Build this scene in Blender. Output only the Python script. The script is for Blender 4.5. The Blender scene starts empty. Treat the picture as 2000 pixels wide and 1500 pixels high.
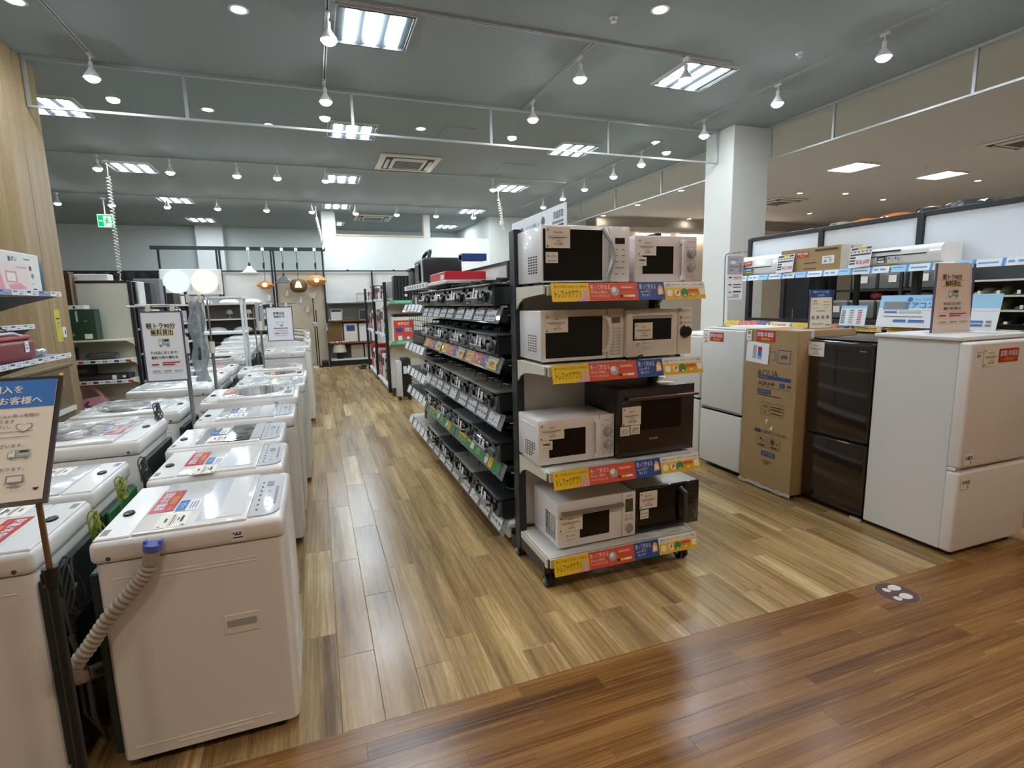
import bpy, bmesh, math, random
from mathutils import Matrix, Vector
R_ = random.Random(7)
scn = bpy.context.scene
COL = scn.collection
PI = math.pi

# ---------------------------------------------------------------- camera, world, exposure
YAW, PITCH, ROLL, FPX = 0.3482, 0.15404, 0.02209, 1035.86
fw = Vector((math.sin(YAW)*math.cos(PITCH), math.cos(YAW)*math.cos(PITCH), -math.sin(PITCH)))
rt = Vector((math.cos(YAW), -math.sin(YAW), 0)); dn = fw.cross(rt)
rt2 = rt*math.cos(ROLL) + dn*math.sin(ROLL); dn2 = dn*math.cos(ROLL) - rt*math.sin(ROLL)
cam = bpy.data.cameras.new('camera'); cam.sensor_width = 36; cam.lens = 36*FPX/2000; cam.clip_start = .05; cam.clip_end = 100
co = bpy.data.objects.new('camera', cam); COL.objects.link(co)
mw = Matrix.Identity(4)
for i in range(3):
    mw[i][0] = rt2[i]; mw[i][1] = -dn2[i]; mw[i][2] = -fw[i]
mw[0][3], mw[1][3], mw[2][3] = 0, 0, 1.5
co.matrix_world = mw
scn.camera = co
W = bpy.data.worlds.new('world'); scn.world = W; W.use_nodes = True
W.node_tree.nodes['Background'].inputs[0].default_value = (.6, .57, .53, 1)
W.node_tree.nodes['Background'].inputs[1].default_value = .25
vs = scn.view_settings
vs.view_transform = 'Standard'; vs.look = 'None'; vs.gamma = 1; vs.exposure = 0.6; vs.use_curve_mapping = False
PANEL_L, SPOT_L, WARM_L = 44.0, 115.0, 34.0
cy = scn.cycles
cy.use_denoising = True; cy.max_bounces = 6; cy.diffuse_bounces = 3; cy.glossy_bounces = 3; cy.transmission_bounces = 4
cy.transparent_max_bounces = 12; cy.caustics_reflective = False; cy.caustics_refractive = False; cy.sample_clamp_indirect = 6

# ---------------------------------------------------------------- materials
def lin(h):
    if isinstance(h, str):
        h = h.lstrip('#'); c = [int(h[i:i+2], 16)/255 for i in (0, 2, 4)]
        return tuple(((x+.055)/1.055)**2.4 if x > .04045 else x/12.92 for x in c)
    return h
MC = {}
def mat(name, col, rough=.5, metal=0, coat=0, noise=.05, scale=9, bump=0, bscale=200, spec=.5, alpha=1):
    if name in MC: return MC[name]
    m = bpy.data.materials.new(name); m.use_nodes = True; nt = m.node_tree; b = nt.nodes['Principled BSDF']
    c = lin(col)
    b.inputs['Roughness'].default_value = rough; b.inputs['Metallic'].default_value = metal
    b.inputs['Coat Weight'].default_value = coat; b.inputs['Coat Roughness'].default_value = .06
    b.inputs['Specular IOR Level'].default_value = spec; b.inputs['Alpha'].default_value = alpha
    tc = nt.nodes.new('ShaderNodeTexCoord'); n = nt.nodes.new('ShaderNodeTexNoise'); n.inputs['Scale'].default_value = scale
    n.inputs['Detail'].default_value = 3
    nt.links.new(tc.outputs['Object'], n.inputs['Vector'])
    mx = nt.nodes.new('ShaderNodeMix'); mx.data_type = 'RGBA'
    mx.inputs[6].default_value = tuple(x*(1-noise) for x in c)+(1,); mx.inputs[7].default_value = tuple(min(1, x*(1+noise)) for x in c)+(1,)
    nt.links.new(n.outputs['Fac'], mx.inputs[0]); nt.links.new(mx.outputs[2], b.inputs['Base Color'])
    if bump:
        n2 = nt.nodes.new('ShaderNodeTexNoise'); n2.inputs['Scale'].default_value = bscale; nt.links.new(tc.outputs['Object'], n2.inputs['Vector'])
        bp = nt.nodes.new('ShaderNodeBump'); bp.inputs['Strength'].default_value = bump; bp.inputs['Distance'].default_value = .002
        nt.links.new(n2.outputs['Fac'], bp.inputs['Height']); nt.links.new(bp.outputs[0], b.inputs['Normal'])
    MC[name] = m; return m
def emis(name, col, L):
    if name in MC: return MC[name]
    m = bpy.data.materials.new(name); m.use_nodes = True; nt = m.node_tree; nt.nodes.clear()
    e = nt.nodes.new('ShaderNodeEmission'); o = nt.nodes.new('ShaderNodeOutputMaterial')
    e.inputs[0].default_value = lin(col)+(1,); e.inputs[1].default_value = L
    nt.links.new(e.outputs[0], o.inputs[0]); MC[name] = m
    try: m.cycles.emission_sampling = 'FRONT_BACK'
    except Exception: pass
    return m
def glass(name, tint, refl=.06, rough=.02, opac=0, ocol='#ffffff'):
    if name in MC: return MC[name]
    m = bpy.data.materials.new(name); m.use_nodes = True; nt = m.node_tree; nt.nodes.clear()
    t = nt.nodes.new('ShaderNodeBsdfTransparent'); t.inputs[0].default_value = lin(tint)+(1,)
    g = nt.nodes.new('ShaderNodeBsdfGlossy'); g.inputs['Roughness'].default_value = rough
    lw = nt.nodes.new('ShaderNodeLayerWeight'); lw.inputs[0].default_value = .5
    fr = nt.nodes.new('ShaderNodeMath'); fr.operation = 'POWER'; fr.inputs[1].default_value = 5; nt.links.new(lw.outputs['Facing'], fr.inputs[0])
    mx = nt.nodes.new('ShaderNodeMixShader'); o = nt.nodes.new('ShaderNodeOutputMaterial')
    mt = nt.nodes.new('ShaderNodeMath'); mt.operation = 'ADD'; mt.inputs[1].default_value = refl
    nt.links.new(fr.outputs[0], mt.inputs[0]); nt.links.new(mt.outputs[0], mx.inputs[0])
    src = t
    if opac:
        d = nt.nodes.new('ShaderNodeBsdfDiffuse'); d.inputs[0].default_value = lin(ocol)+(1,)
        m2 = nt.nodes.new('ShaderNodeMixShader'); m2.inputs[0].default_value = opac
        nt.links.new(t.outputs[0], m2.inputs[1]); nt.links.new(d.outputs[0], m2.inputs[2]); src = m2
    nt.links.new(src.outputs[0], mx.inputs[1]); nt.links.new(g.outputs[0], mx.inputs[2]); nt.links.new(mx.outputs[0], o.inputs[0])
    MC[name] = m; return m

def wood(name, cols, across, along, gloss=.25, bumps=.15, tone=.5, streak=7., rnd=True, longf=.09, flk=.18, stripe=.5, knots=True):
    """procedural boards; `across` and `along` are world axes; tone = how much single boards differ"""
    m = bpy.data.materials.new(name); m.use_nodes = True; nt = m.node_tree; N = nt.nodes; Lk = nt.links; b = N['Principled BSDF']
    def nd(t, **k):
        x = N.new(t)
        for a, v in k.items(): setattr(x, a, v)
        return x
    def math_(op, a, c=None):
        x = nd('ShaderNodeMath', operation=op)
        for i, v in enumerate((a, c)):
            if v is None: continue
            if isinstance(v, (int, float)): x.inputs[i].default_value = v
            else: Lk.new(v, x.inputs[i])
        return x.outputs[0]
    geo = nd('ShaderNodeNewGeometry'); sep = nd('ShaderNodeSeparateXYZ'); Lk.new(geo.outputs['Position'], sep.inputs[0])
    B = sep.outputs[along]; A = sep.outputs[across] if across < 3 else math_('ADD', sep.outputs[0], sep.outputs[1])
    if rnd:
        oi = nd('ShaderNodeObjectInfo'); r = math_('FRACT', math_('ADD', oi.outputs['Random'], geo.outputs['Random Per Island']))
    else: r = math_('MULTIPLY', 0.37, 1.0)
    cmb = nd('ShaderNodeCombineXYZ'); Lk.new(math_('MULTIPLY', A, 1.0), cmb.inputs[0]); Lk.new(math_('MULTIPLY', B, 1.0), cmb.inputs[1]); Lk.new(math_('MULTIPLY', r, 40.0), cmb.inputs[2])
    def noise(sa, sb, detail, dist=0, scale=1.0, rough=.55):
        mp = nd('ShaderNodeVectorMath', operation='MULTIPLY'); mp.inputs[1].default_value = (sa, sb, 1); Lk.new(cmb.outputs[0], mp.inputs[0])
        n = nd('ShaderNodeTexNoise'); n.inputs['Scale'].default_value = scale; n.inputs['Detail'].default_value = detail
        n.inputs['Distortion'].default_value = dist; n.inputs['Roughness'].default_value = rough
        Lk.new(mp.outputs[0], n.inputs['Vector']); return n.outputs['Fac']
    broad = noise(streak, streak*longf, 1.5, .3); fine = noise(streak*9, streak*.35*longf/.09, 5, .3, rough=.65); fleck = noise(streak*22, streak*2.2, 3)
    v = math_('ADD', math_('MULTIPLY', math_('SUBTRACT', broad, .5), 1.9*stripe+.35), math_('MULTIPLY', math_('SUBTRACT', fine, .5), 1.1))
    v = math_('ADD', v, math_('MULTIPLY', math_('SUBTRACT', r, .5), tone)); v = math_('ADD', v, .5)
    cr = nd('ShaderNodeValToRGB'); els = cr.color_ramp.elements
    while len(els) < len(cols): els.new(.5)
    for i, c in enumerate(cols): els[i].position = i/(len(cols)-1)*.9+.05; els[i].color = lin(c)+(1,)
    Lk.new(v, cr.inputs[0])
    mx = nd('ShaderNodeMix', data_type='RGBA', blend_type='MULTIPLY'); mx.inputs[0].default_value = 1
    f2 = nd('ShaderNodeMapRange'); f2.inputs[1].default_value = .3; f2.inputs[2].default_value = .7; f2.inputs[3].default_value = 1-flk; f2.inputs[4].default_value = 1+flk*.4
    Lk.new(fleck, f2.inputs[0]); cc = nd('ShaderNodeCombineColor')
    for i in range(3): Lk.new(f2.outputs[0], cc.inputs[i])
    Lk.new(cr.outputs[0], mx.inputs[6]); Lk.new(cc.outputs[0], mx.inputs[7])
    last = mx.outputs[2]
    if knots:
        vr = nd('ShaderNodeTexVoronoi'); vr.inputs['Scale'].default_value = 1.9
        mp = nd('ShaderNodeVectorMath', operation='MULTIPLY'); mp.inputs[1].default_value = (1.6, .8, 1); Lk.new(cmb.outputs[0], mp.inputs[0]); Lk.new(mp.outputs[0], vr.inputs['Vector'])
        k = nd('ShaderNodeMapRange'); k.inputs[1].default_value = .015; k.inputs[2].default_value = .05; k.inputs[3].default_value = .45; k.inputs[4].default_value = 1; Lk.new(vr.outputs['Distance'], k.inputs[0])
        c3 = nd('ShaderNodeCombineColor')
        for i in range(3): Lk.new(k.outputs[0], c3.inputs[i])
        m3 = nd('ShaderNodeMix', data_type='RGBA', blend_type='MULTIPLY'); m3.inputs[0].default_value = 1
        Lk.new(last, m3.inputs[6]); Lk.new(c3.outputs[0], m3.inputs[7]); last = m3.outputs[2]
    Lk.new(last, b.inputs['Base Color'])
    rr = nd('ShaderNodeMapRange'); rr.inputs[3].default_value = gloss*.8; rr.inputs[4].default_value = gloss*1.5; Lk.new(fine, rr.inputs[0]); Lk.new(rr.outputs[0], b.inputs['Roughness'])
    bp = nd('ShaderNodeBump'); bp.inputs['Strength'].default_value = bumps; bp.inputs['Distance'].default_value = .0025
    Lk.new(fine, bp.inputs['Height']); Lk.new(bp.outputs[0], b.inputs['Normal'])
    MC[name] = m; return m

WHITE = mat('white_paint', '#dfe1dd', .6, noise=.03, scale=2)
WASH = mat('white_enamel', '#e8e5e0', .28, coat=.25, noise=.012, scale=4)
WASH2 = mat('white_plastic_gloss', '#eceae6', .12, coat=.5, noise=.01)
OFFW = mat('ivory_steel', '#d8d3bd', .45, noise=.03)
SHW = mat('white_steel', '#dcdad2', .4, noise=.03)
GREYP = mat('grey_plastic', '#a9a8a8', .45)
LGREY = mat('light_grey_plastic', '#c6c6ca', .35)
DGREY = mat('dark_grey_plastic', '#3a3c3e', .45)
BLK = mat('black_plastic', '#17181a', .35)
BLKG = mat('black_glass', '#0d0e10', .06, coat=.6, noise=0)
BSTEEL = mat('black_steel', '#1c1f21', .4, noise=.08, bump=.1)
CHROME = mat('chrome', '#c8c8c8', .18, metal=1)
STEEL = mat('brushed_steel', '#9b9b98', .35, metal=.9, noise=.1)
ALU = mat('aluminium', '#b9bcbc', .38, metal=.55)
CREAM = mat('cream_plastic', '#ddd3c0', .35, coat=.15)
PAPER = mat('paper_white', '#efe6d8', .6, noise=.015)
PAPW = mat('paper_cool_white', '#e9eaec', .5, noise=.01)
INK = mat('ink_black', '#2b2a2c', .6, noise=0)
INKG = mat('ink_grey', '#8a8a8c', .6, noise=0)
INKL = mat('ink_light_grey', '#b6b6b8', .6, noise=0)
RED = mat('red_print', '#c1272f', .35, noise=.02)
BLUE = mat('blue_print', '#2f6fb6', .4, noise=.02)
BLUE2 = mat('deep_blue_print', '#2a4f92', .4, noise=.02)
SKYB = mat('sky_blue_print', '#9ecdea', .45, noise=.02)
YEL = mat('yellow_print', '#efc11f', .4, noise=.02)
ORG_ = mat('orange_red_print', '#d9503a', .4, noise=.02)
GRN = mat('green_print', '#3f8a4b', .45, noise=.03)
PINKP = mat('pink_print', '#e29aa6', .45, noise=.03)
CARD = mat('cardboard', '#a88a60', .8, noise=.07, scale=14, bump=.1)
CARDW = mat('white_cardboard', '#e4e2de', .6, noise=.03)
RUB = mat('black_rubber', '#111112', .7)
GLASSM = glass('clear_glass', '#fafcfb', .025)
ACRY = glass('clear_acrylic', '#f4f4f4', .04, .04, .07)
PBAG = glass('clear_plastic_film', '#fbfdfd', .02, .2, .1, '#eef2f4')
SMOKE = glass('smoked_lid', '#6f6358', .06, .04, .25, '#5b4f45')

# ---------------------------------------------------------------- mesh builder
ORG = {}
TXT = {}
def textmesh(s, weight=.012):
    bold = weight >= .015; weight = 0
    k = (s, bold)
    if k not in TXT:
        c = bpy.data.curves.new('t', 'FONT'); c.body = s; c.resolution_u = 2
        o = bpy.data.objects.new('t', c); me = bpy.data.meshes.new_from_object(o)
        vsx = [tuple(v.co) for v in me.vertices]; fs = [tuple(p.vertices) for p in me.polygons]
        if bold:
            nv = len(vsx); base = list(vsx); fb = list(fs)
            for q, (ddx, ddy) in enumerate(((.022, 0), (-.022, 0), (0, .02))): vsx += [(a+ddx, b_+ddy, .00008*(q+1)) for a, b_, c_ in base]; fs += [tuple(i+nv*(q+1) for i in f) for f in fb]
        bpy.data.objects.remove(o); bpy.data.curves.remove(c); bpy.data.meshes.remove(me)
        xs = [v[0] for v in vsx] or [0, 1]; TXT[k] = (vsx, fs, min(xs), max(xs))
    return TXT[k]
class M:
    def __init__(s): s.v = []; s.f = []; s.fm = []; s.mats = []
    def mi(s, m):
        if m not in s.mats: s.mats.append(m)
        return s.mats.index(m)
    def add(s, vs_, fs, m):
        b = len(s.v); s.v += [tuple(x) for x in vs_]; k = s.mi(m)
        for f in fs: s.f.append(tuple(b+i for i in f)); s.fm.append(k)
        return s
    def addbm(s, bm, m):
        bm.verts.index_update(); s.add([v.co for v in bm.verts], [[v.index for v in f.verts] for f in bm.faces], m); bm.free(); return s
    def box(s, x0, x1, y0, y1, z0, z1, m, bev=0, seg=2, axes=None):
        if x0 > x1: x0, x1 = x1, x0
        if y0 > y1: y0, y1 = y1, y0
        if z0 > z1: z0, z1 = z1, z0
        if not bev:
            v = [(x, y, z) for z in (z0, z1) for y in (y0, y1) for x in (x0, x1)]
            return s.add(v, [(0, 2, 3, 1), (4, 5, 7, 6), (0, 1, 5, 4), (2, 6, 7, 3), (0, 4, 6, 2), (1, 3, 7, 5)], m)
        bm = bmesh.new(); bmesh.ops.create_cube(bm, size=1)
        for v in bm.verts: v.co = ((x0+x1)/2+v.co.x*(x1-x0), (y0+y1)/2+v.co.y*(y1-y0), (z0+z1)/2+v.co.z*(z1-z0))
        es = bm.edges[:]
        if axes:
            es = [e for e in es if 'xyz'[max(range(3), key=lambda i: abs((e.verts[0].co-e.verts[1].co)[i]))] in axes]
        bmesh.ops.bevel(bm, geom=es, offset=min(bev, .49*min(x1-x0, y1-y0, z1-z0)) if not axes else bev, segments=seg, affect='EDGES', profile=.5)
        return s.addbm(bm, m)
    def prism(s, pts, ax, a0, a1, m):
        """polygon in the plane across axis ax: x->(y,z), y->(x,z), z->(x,y)"""
        def P(p, a): return {'x': (a, p[0], p[1]), 'y': (p[0], a, p[1]), 'z': (p[0], p[1], a)}[ax]
        n = len(pts); v = [P(p, a0) for p in pts]+[P(p, a1) for p in pts]
        return s.add(v, [tuple(range(n))[::-1], tuple(range(n, 2*n))]+[(i, (i+1) % n, n+(i+1) % n, n+i) for i in range(n)], m)
    def cyl(s, p0, p1, r0, m, r1=None, n=14, cap=True):
        r1 = r0 if r1 is None else r1; p0 = Vector(p0); p1 = Vector(p1); d = (p1-p0).normalized()
        u = d.orthogonal().normalized(); w = d.cross(u); v = []
        for p, r in ((p0, r0), (p1, r1)):
            for i in range(n):
                a = 2*PI*i/n; v.append(p+(u*math.cos(a)+w*math.sin(a))*r)
        f = [(i, (i+1) % n, n+(i+1) % n, n+i) for i in range(n)]
        if cap: f += [tuple(range(n))[::-1], tuple(range(n, 2*n))]
        return s.add(v, f, m)
    def tube(s, path, r, m, n=8, cap=True):
        P = [Vector(p) for p in path]; v = []; u = None; rs = r if isinstance(r, (list, tuple)) else [r]*len(P)
        for i, p in enumerate(P):
            d = (P[min(i+1, len(P)-1)]-P[max(i-1, 0)]).normalized()
            u = d.orthogonal().normalized() if u is None else (u-d*u.dot(d)).normalized(); w = d.cross(u)
            for k in range(n):
                a = 2*PI*k/n; v.append(p+(u*math.cos(a)+w*math.sin(a))*rs[i])
        f = [(i*n+k, i*n+(k+1) % n, (i+1)*n+(k+1) % n, (i+1)*n+k) for i in range(len(P)-1) for k in range(n)]
        if cap: f += [tuple(range(n))[::-1], tuple(range((len(P)-1)*n, len(P)*n))]
        return s.add(v, f, m)
    def lathe(s, prof, c, m, n=24, ax='z', sx=1, sy=1):
        v = []
        for r, z in prof:
            for k in range(n):
                a = 2*PI*k/n; q = (r*math.cos(a)*sx, r*math.sin(a)*sy, z)
                if ax == 'x': q = (q[2], q[0], q[1])
                if ax == 'y': q = (q[0], q[2], q[1])
                v.append((c[0]+q[0], c[1]+q[1], c[2]+q[2]))
        f = [(i*n+k, i*n+(k+1) % n, (i+1)*n+(k+1) % n, (i+1)*n+k) for i in range(len(prof)-1) for k in range(n)]
        if prof[0][0] > 1e-4: f.append(tuple(range(n))[::-1])
        if prof[-1][0] > 1e-4: f.append(tuple(range((len(prof)-1)*n, len(prof)*n)))
        return s.add(v, f, m)
    def flat(s, C, Rv, Uv, pts, m, lift=.0006):
        C = Vector(C); Rv = Vector(Rv); Uv = Vector(Uv); N_ = Rv.cross(Uv)
        return s.add([C+Rv*p[0]+Uv*p[1]+N_*lift for p in pts], [tuple(range(len(pts)))], m)
    def text(s, t, C, Rv, Uv, h, m, al='c', lift=.0008, wt=.012, maxw=None):
        v, f, a, b = textmesh(t, wt); k = h*1.15; w = (b-a)*k; kx = k
        if maxw and w > maxw: kx = k*maxw/w; w = maxw
        o = {'c': -w/2, 'l': 0, 'r': -w}[al]; C = Vector(C); Rv = Vector(Rv); Uv = Vector(Uv); N_ = Rv.cross(Uv)
        return s.add([C+Rv*(o+(p[0]-a)*kx)+Uv*(p[1]*k-h*.42)+N_*(lift+p[2]) for p in v], f, m)
    def build(s, name, parent=None, smooth=30, loc=None):
        me = bpy.data.meshes.new(name); off = Vector((0, 0, 0))
        if parent is not None: off = ORG.get(parent.as_pointer(), off)
        elif loc is not None: off = Vector(loc)
        me.from_pydata([tuple(Vector(v)-off) for v in s.v], [], s.f)
        for m in s.mats: me.materials.append(m)
        me.polygons.foreach_set('material_index', s.fm)
        if smooth:
            me.polygons.foreach_set('use_smooth', [True]*len(me.polygons)); me.set_sharp_from_angle(angle=math.radians(smooth))
        me.update(); o = bpy.data.objects.new(name, me); COL.objects.link(o)
        if parent is not None: o.parent = parent
        else: o.location = off
        ORG[o.as_pointer()] = off
        return o
def tag(o, label, cat, group=None):
    o['label'] = label; o['category'] = cat
    if group: o['group'] = group
    return o
def struct(o): o['kind'] = 'structure'; return o
def thing(name, label, cat, loc=(0, 0, 0), rz=0, group=None, local=False):
    """local=True: parts are built in the thing's own frame; otherwise in world coordinates"""
    o = bpy.data.objects.new(name, None); COL.objects.link(o); o.location = loc; o.rotation_euler = (0, 0, rz); o.empty_display_size = .1
    ORG[o.as_pointer()] = Vector((0, 0, 0)) if local else Vector(loc)
    return tag(o, label, cat, group)
def dup(root, loc, rz=None, label=None):
    r = root.copy(); COL.objects.link(r); r.location = loc
    if rz is not None: r.rotation_euler = (0, 0, rz)
    if label: r['label'] = label
    def rec(a, b):
        for ch in list(a.children):
            c = ch.copy(); COL.objects.link(c); c.parent = b; rec(ch, c)
    rec(root, r); return r
X, Y, Z = Vector((1, 0, 0)), Vector((0, 1, 0)), Vector((0, 0, 1))
def card(name, parent, C, Rv, Uv, w, h, items, bg, th=.002, loc=None, into=None, frame=None):
    """flat printed board: items use fractions of the width and height"""
    m = into or M(); C = Vector(C); Rv = Vector(Rv).normalized(); Uv = Vector(Uv).normalized(); N_ = Rv.cross(Uv)
    c = [C+Rv*(a*w/2)+Uv*(b*h/2)-N_*d for d in (th, 0) for a, b in ((-1, -1), (1, -1), (1, 1), (-1, 1))]
    m.add(c, [(0, 3, 2, 1), (4, 5, 6, 7), (0, 1, 5, 4), (1, 2, 6, 5), (2, 3, 7, 6), (3, 0, 4, 7)], bg)
    L = .0005
    for i, it in enumerate(items):
        l = .0006+L*i*.25
        if it[0] == 't': m.text(it[1], C+Rv*(it[2]*w)+Uv*(it[3]*h), Rv, Uv, it[4]*h, it[5], it[6] if len(it) > 6 else 'c', l+.0006, it[8] if len(it) > 8 else .012, it[7]*w if len(it) > 7 and it[7] else None)
        elif it[0] == 'r': m.flat(C, Rv, Uv, [(it[1]*w, it[2]*h), (it[3]*w, it[2]*h), (it[3]*w, it[4]*h), (it[1]*w, it[4]*h)], it[5], l)
        elif it[0] == 'c': m.flat(C, Rv, Uv, [(it[1]*w+it[3]*h*math.cos(a*PI/10), it[2]*h+it[3]*h*math.sin(a*PI/10)) for a in range(20)], it[4], l)
        elif it[0] == 'p': m.flat(C, Rv, Uv, [(p[0]*w, p[1]*h) for p in it[1]], it[2], l)
    if into: return None
    return m.build(name, parent, smooth=0, loc=loc)
def bars(x0, x1, ys, hh, m, rnd=.0):
    return [('r', x0, y-hh/2, x1-(R_.random()*rnd*(x1-x0)), y+hh/2, m) for y in ys]
ORD = ['first', 'second', 'third', 'fourth', 'fifth', 'sixth', 'seventh', 'eighth', 'ninth', 'tenth', 'eleventh', 'twelfth', 'thirteenth']
# ================================================================ setting
H = 3.9
FL = wood('oak_print_vinyl', ['#6b5536', '#8b6f47', '#a48558', '#c0a06b', '#dcc290'], 0, 1, gloss=.2, bumps=.16, tone=.22, streak=7.5, stripe=.46, longf=.06)
FD = wood('teak_print_vinyl', ['#472c14', '#68431f', '#83592c', '#956a38', '#a67e4b'], 1, 0, gloss=.22, bumps=.05, tone=.05, streak=13, stripe=.42, knots=False, longf=.035, flk=.06)
OAK = wood('pale_oak_veneer', ['#8a714e', '#9d835e', '#ab926b', '#b59d78'], 3, 2, gloss=.45, bumps=.1, tone=0, streak=9, longf=.03, rnd=False, stripe=.35, knots=False)
JOINT = mat('floor_joint', '#7d6642', .7); JOINTD = mat('walkway_joint', '#5a3c1e', .7); PALE = mat('pale_bounce_floor', '#d2cfc9', .4, noise=.04)
cs, sn = math.cos, math.sin
def proj(p):
    d = Vector(p)-Vector((0, 0, 1.5)); w = d.dot(fw)
    return (1000+FPX*d.dot(rt2)/w, 750+FPX*d.dot(dn2)/w) if w > .05 else (-9999, -9999)
def planks(par, material, x0, x1, y0, y1, width, length, along, phase, anchor, vis):
    best, rest = [], []
    n0 = math.floor((( x0 if along == 'y' else y0)-anchor)/width)-1; n1 = math.ceil(((x1 if along == 'y' else y1)-anchor)/width)+1
    for c in range(n0, n1):
        a, b = anchor+c*width, anchor+(c+1)*width
        lo, hi = (x0, x1) if along == 'y' else (y0, y1)
        a, b = max(a, lo), min(b, hi)
        if b-a < .01: continue
        ph = phase.get(c, R_.random()*length); s0, s1 = (y0, y1) if along == 'y' else (x0, x1)
        k = math.floor((s0-ph)/length)
        while ph+k*length < s1:
            p, q = max(ph+k*length, s0), min(ph+(k+1)*length, s1); k += 1
            if q-p < .01: continue
            r = (a, b, p, q) if along == 'y' else (p, q, a, b)
            px = [proj((u, v, 0)) for u in (r[0], r[1]) for v in (r[2], r[3])]
            ok = any(-50 < P_[0] < 2050 and 300 < P_[1] < 1550 for P_ in px) and vis((r[0]+r[1])/2, (r[2]+r[3])/2)
            area = 0
            if ok:
                q4 = [px[0], px[1], px[3], px[2]]
                area = abs(sum(q4[i][0]*q4[(i+1) % 4][1]-q4[(i+1) % 4][0]*q4[i][1] for i in range(4))/2) if all(P_[0] > -9000 for P_ in q4) else 1e6
            (best if ok else rest).append((area, r))
    best.sort(key=lambda t: -t[0]); rest += best[290:]
    g = .0004 if along == 'y' else .00015
    def pm(m, r): m.box(r[0]+g, r[1]-g, r[2]+g, r[3]-g, -.006, 0, material, .0012 if along == 'y' else .0004, 1)
    for _, r in best[:290]:
        m = M(); pm(m, r); m.build('plank', par, smooth=0)
    if rest:
        m = M()
        for _, r in rest: m.box(r[0]+g, r[1]-g, r[2]+g, r[3]-g, -.006, 0, material)
        o = m.build('plank_field', par, smooth=0); o['kind'] = 'stuff'
YB = 1.787
m = M(); m.box(-8, 24, YB, 20, -.1, -.0062, JOINT); fl = struct(m.build('floor', smooth=0, loc=(0, 0, -.1)))
fl['label'] = 'pale oak print plank floor of the appliance department'
m = M(); m.box(-8, 24, -5, YB, -.1, -.0062, JOINTD); fd = struct(m.build('floor', smooth=0, loc=(0, 0, -.1)))
fd['label'] = 'reddish brown plank floor of the front walkway'
def vis_l(x, y):
    if -.3 < x < 1.15 and y < 15: return True
    if x > 1.0 and x < 3.5 and y < 5.5 and not (1.05 < x < 1.9 and 2.75 < y): return True
    return -.9 < x < -.1 and y < 2.2
m = M(); m.box(5.3, 24, YB, 20, -.0062, 0, PALE); struct(m.build('floor', smooth=0, loc=(0, 0, -.006)))  # unseen floor, made pale so its bounce brightens the beige ceiling
planks(fl, FL, -8, 5.3, YB, 20, .1505, .91, 'y', {-1: 2.403, 0: 2.217, 1: 2.68, 2: 2.027, 3: 2.175, 4: 2.45, 5: 1.97, 6: 2.188, 7: 2.063, 10: 2.02, 12: 2.19, 13: 1.973}, -.019, vis_l)
planks(fd, FD, -8, 24, -5, YB, .0767, .9, 'x', {-1: .637, -2: .955, -4: 1.27, -5: 2.38, -6: 1.724, -7: 2.0}, YB, lambda x, y: .35 < y)

CEI = mat('grey_ceiling_paint', '#939fa1', .75, noise=.03, scale=1.2, bump=.15, bscale=60)
CEIB = mat('beige_ceiling_paint', '#cfcfca', .75, noise=.03, scale=1.2, bump=.15, bscale=60)
m = M(); m.box(-8, 6.33, .6, 20, H, H+.1, CEI); struct(m.build('ceiling', smooth=0, loc=(0, 0, H)))
m = M(); m.box(6.33, 24, -5, 20, H, H+.1, CEIB); m.box(-8, 6.33, -5, .6, H, H+.1, CEIB); struct(m.build('ceiling', smooth=0, loc=(0, 0, H)))
WGR = mat('pale_grey_wall_paint', '#d2d8d5', .7, noise=.03, scale=1.5, bump=.1)
BEIW = mat('beige_wall_paint', '#cbc3b6', .7, noise=.03, scale=1.5)
m = M(); m.box(-8, 4.85, 18.5, 18.6, 0, H, WGR); struct(m.build('wall_back', smooth=0, loc=(0, 18.5, 0)))
m = M(); m.box(-3.13, -2.42, 18.1, 18.5, 0, H, WHITE); struct(m.build('pillar', smooth=0, loc=(-2.8, 18.3, 0)))
m = M(); m.box(-8.1, -8, 1.8, 20, 0, H, WGR); struct(m.build('wall_left', smooth=0, loc=(-8, 10, 0)))
# white partition with a high opening
m = M()
m.box(.34, 4.8, 14.95, 15.05, 0, 3.3, WHITE); m.box(.3, .62, 14.93, 15.07, 0, H, WHITE); m.box(2.95, 3.12, 14.94, 15.06, 3.3, H, WHITE)
struct(m.build('wall_partition', smooth=0, loc=(2.5, 15, 0)))
m = M()
TRIMB = mat('beige_trim', '#c9b79a', .5)
m.box(.62, 2.95, 14.925, 15.075, 3.3, 3.335, TRIMB); m.box(2.925, 2.95, 14.92, 15.08, 3.335, H, TRIMB); m.box(.62, .645, 14.92, 15.08, 3.335, H, TRIMB)
struct(m.build('trim_1', smooth=0, loc=(2, 15, 3.3)))
m = M(); m.box(4.8, 4.9, 14.95, 18.5, 0, H, WHITE); m.box(4.8, 7.9, 14.85, 14.95, 0, H, WHITE); struct(m.build('wall_right', smooth=0, loc=(5, 15, 0)))
m = M(); m.box(7.9, 24, 14.2, 14.3, 0, H, BEIW); struct(m.build('wall_back', smooth=0, loc=(15, 14.2, 0)))
m = M(); m.box(21, 21.1, -5, 14.2, 0, H, BEIW); struct(m.build('wall_far_right', smooth=0, loc=(21, 5, 0)))
m = M(); m.box(7.9, 21, 14.0, 14.2, 3.48, 3.62, BEIW); struct(m.build('trim_2', smooth=0, loc=(14, 14.1, 3.5)))
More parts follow.
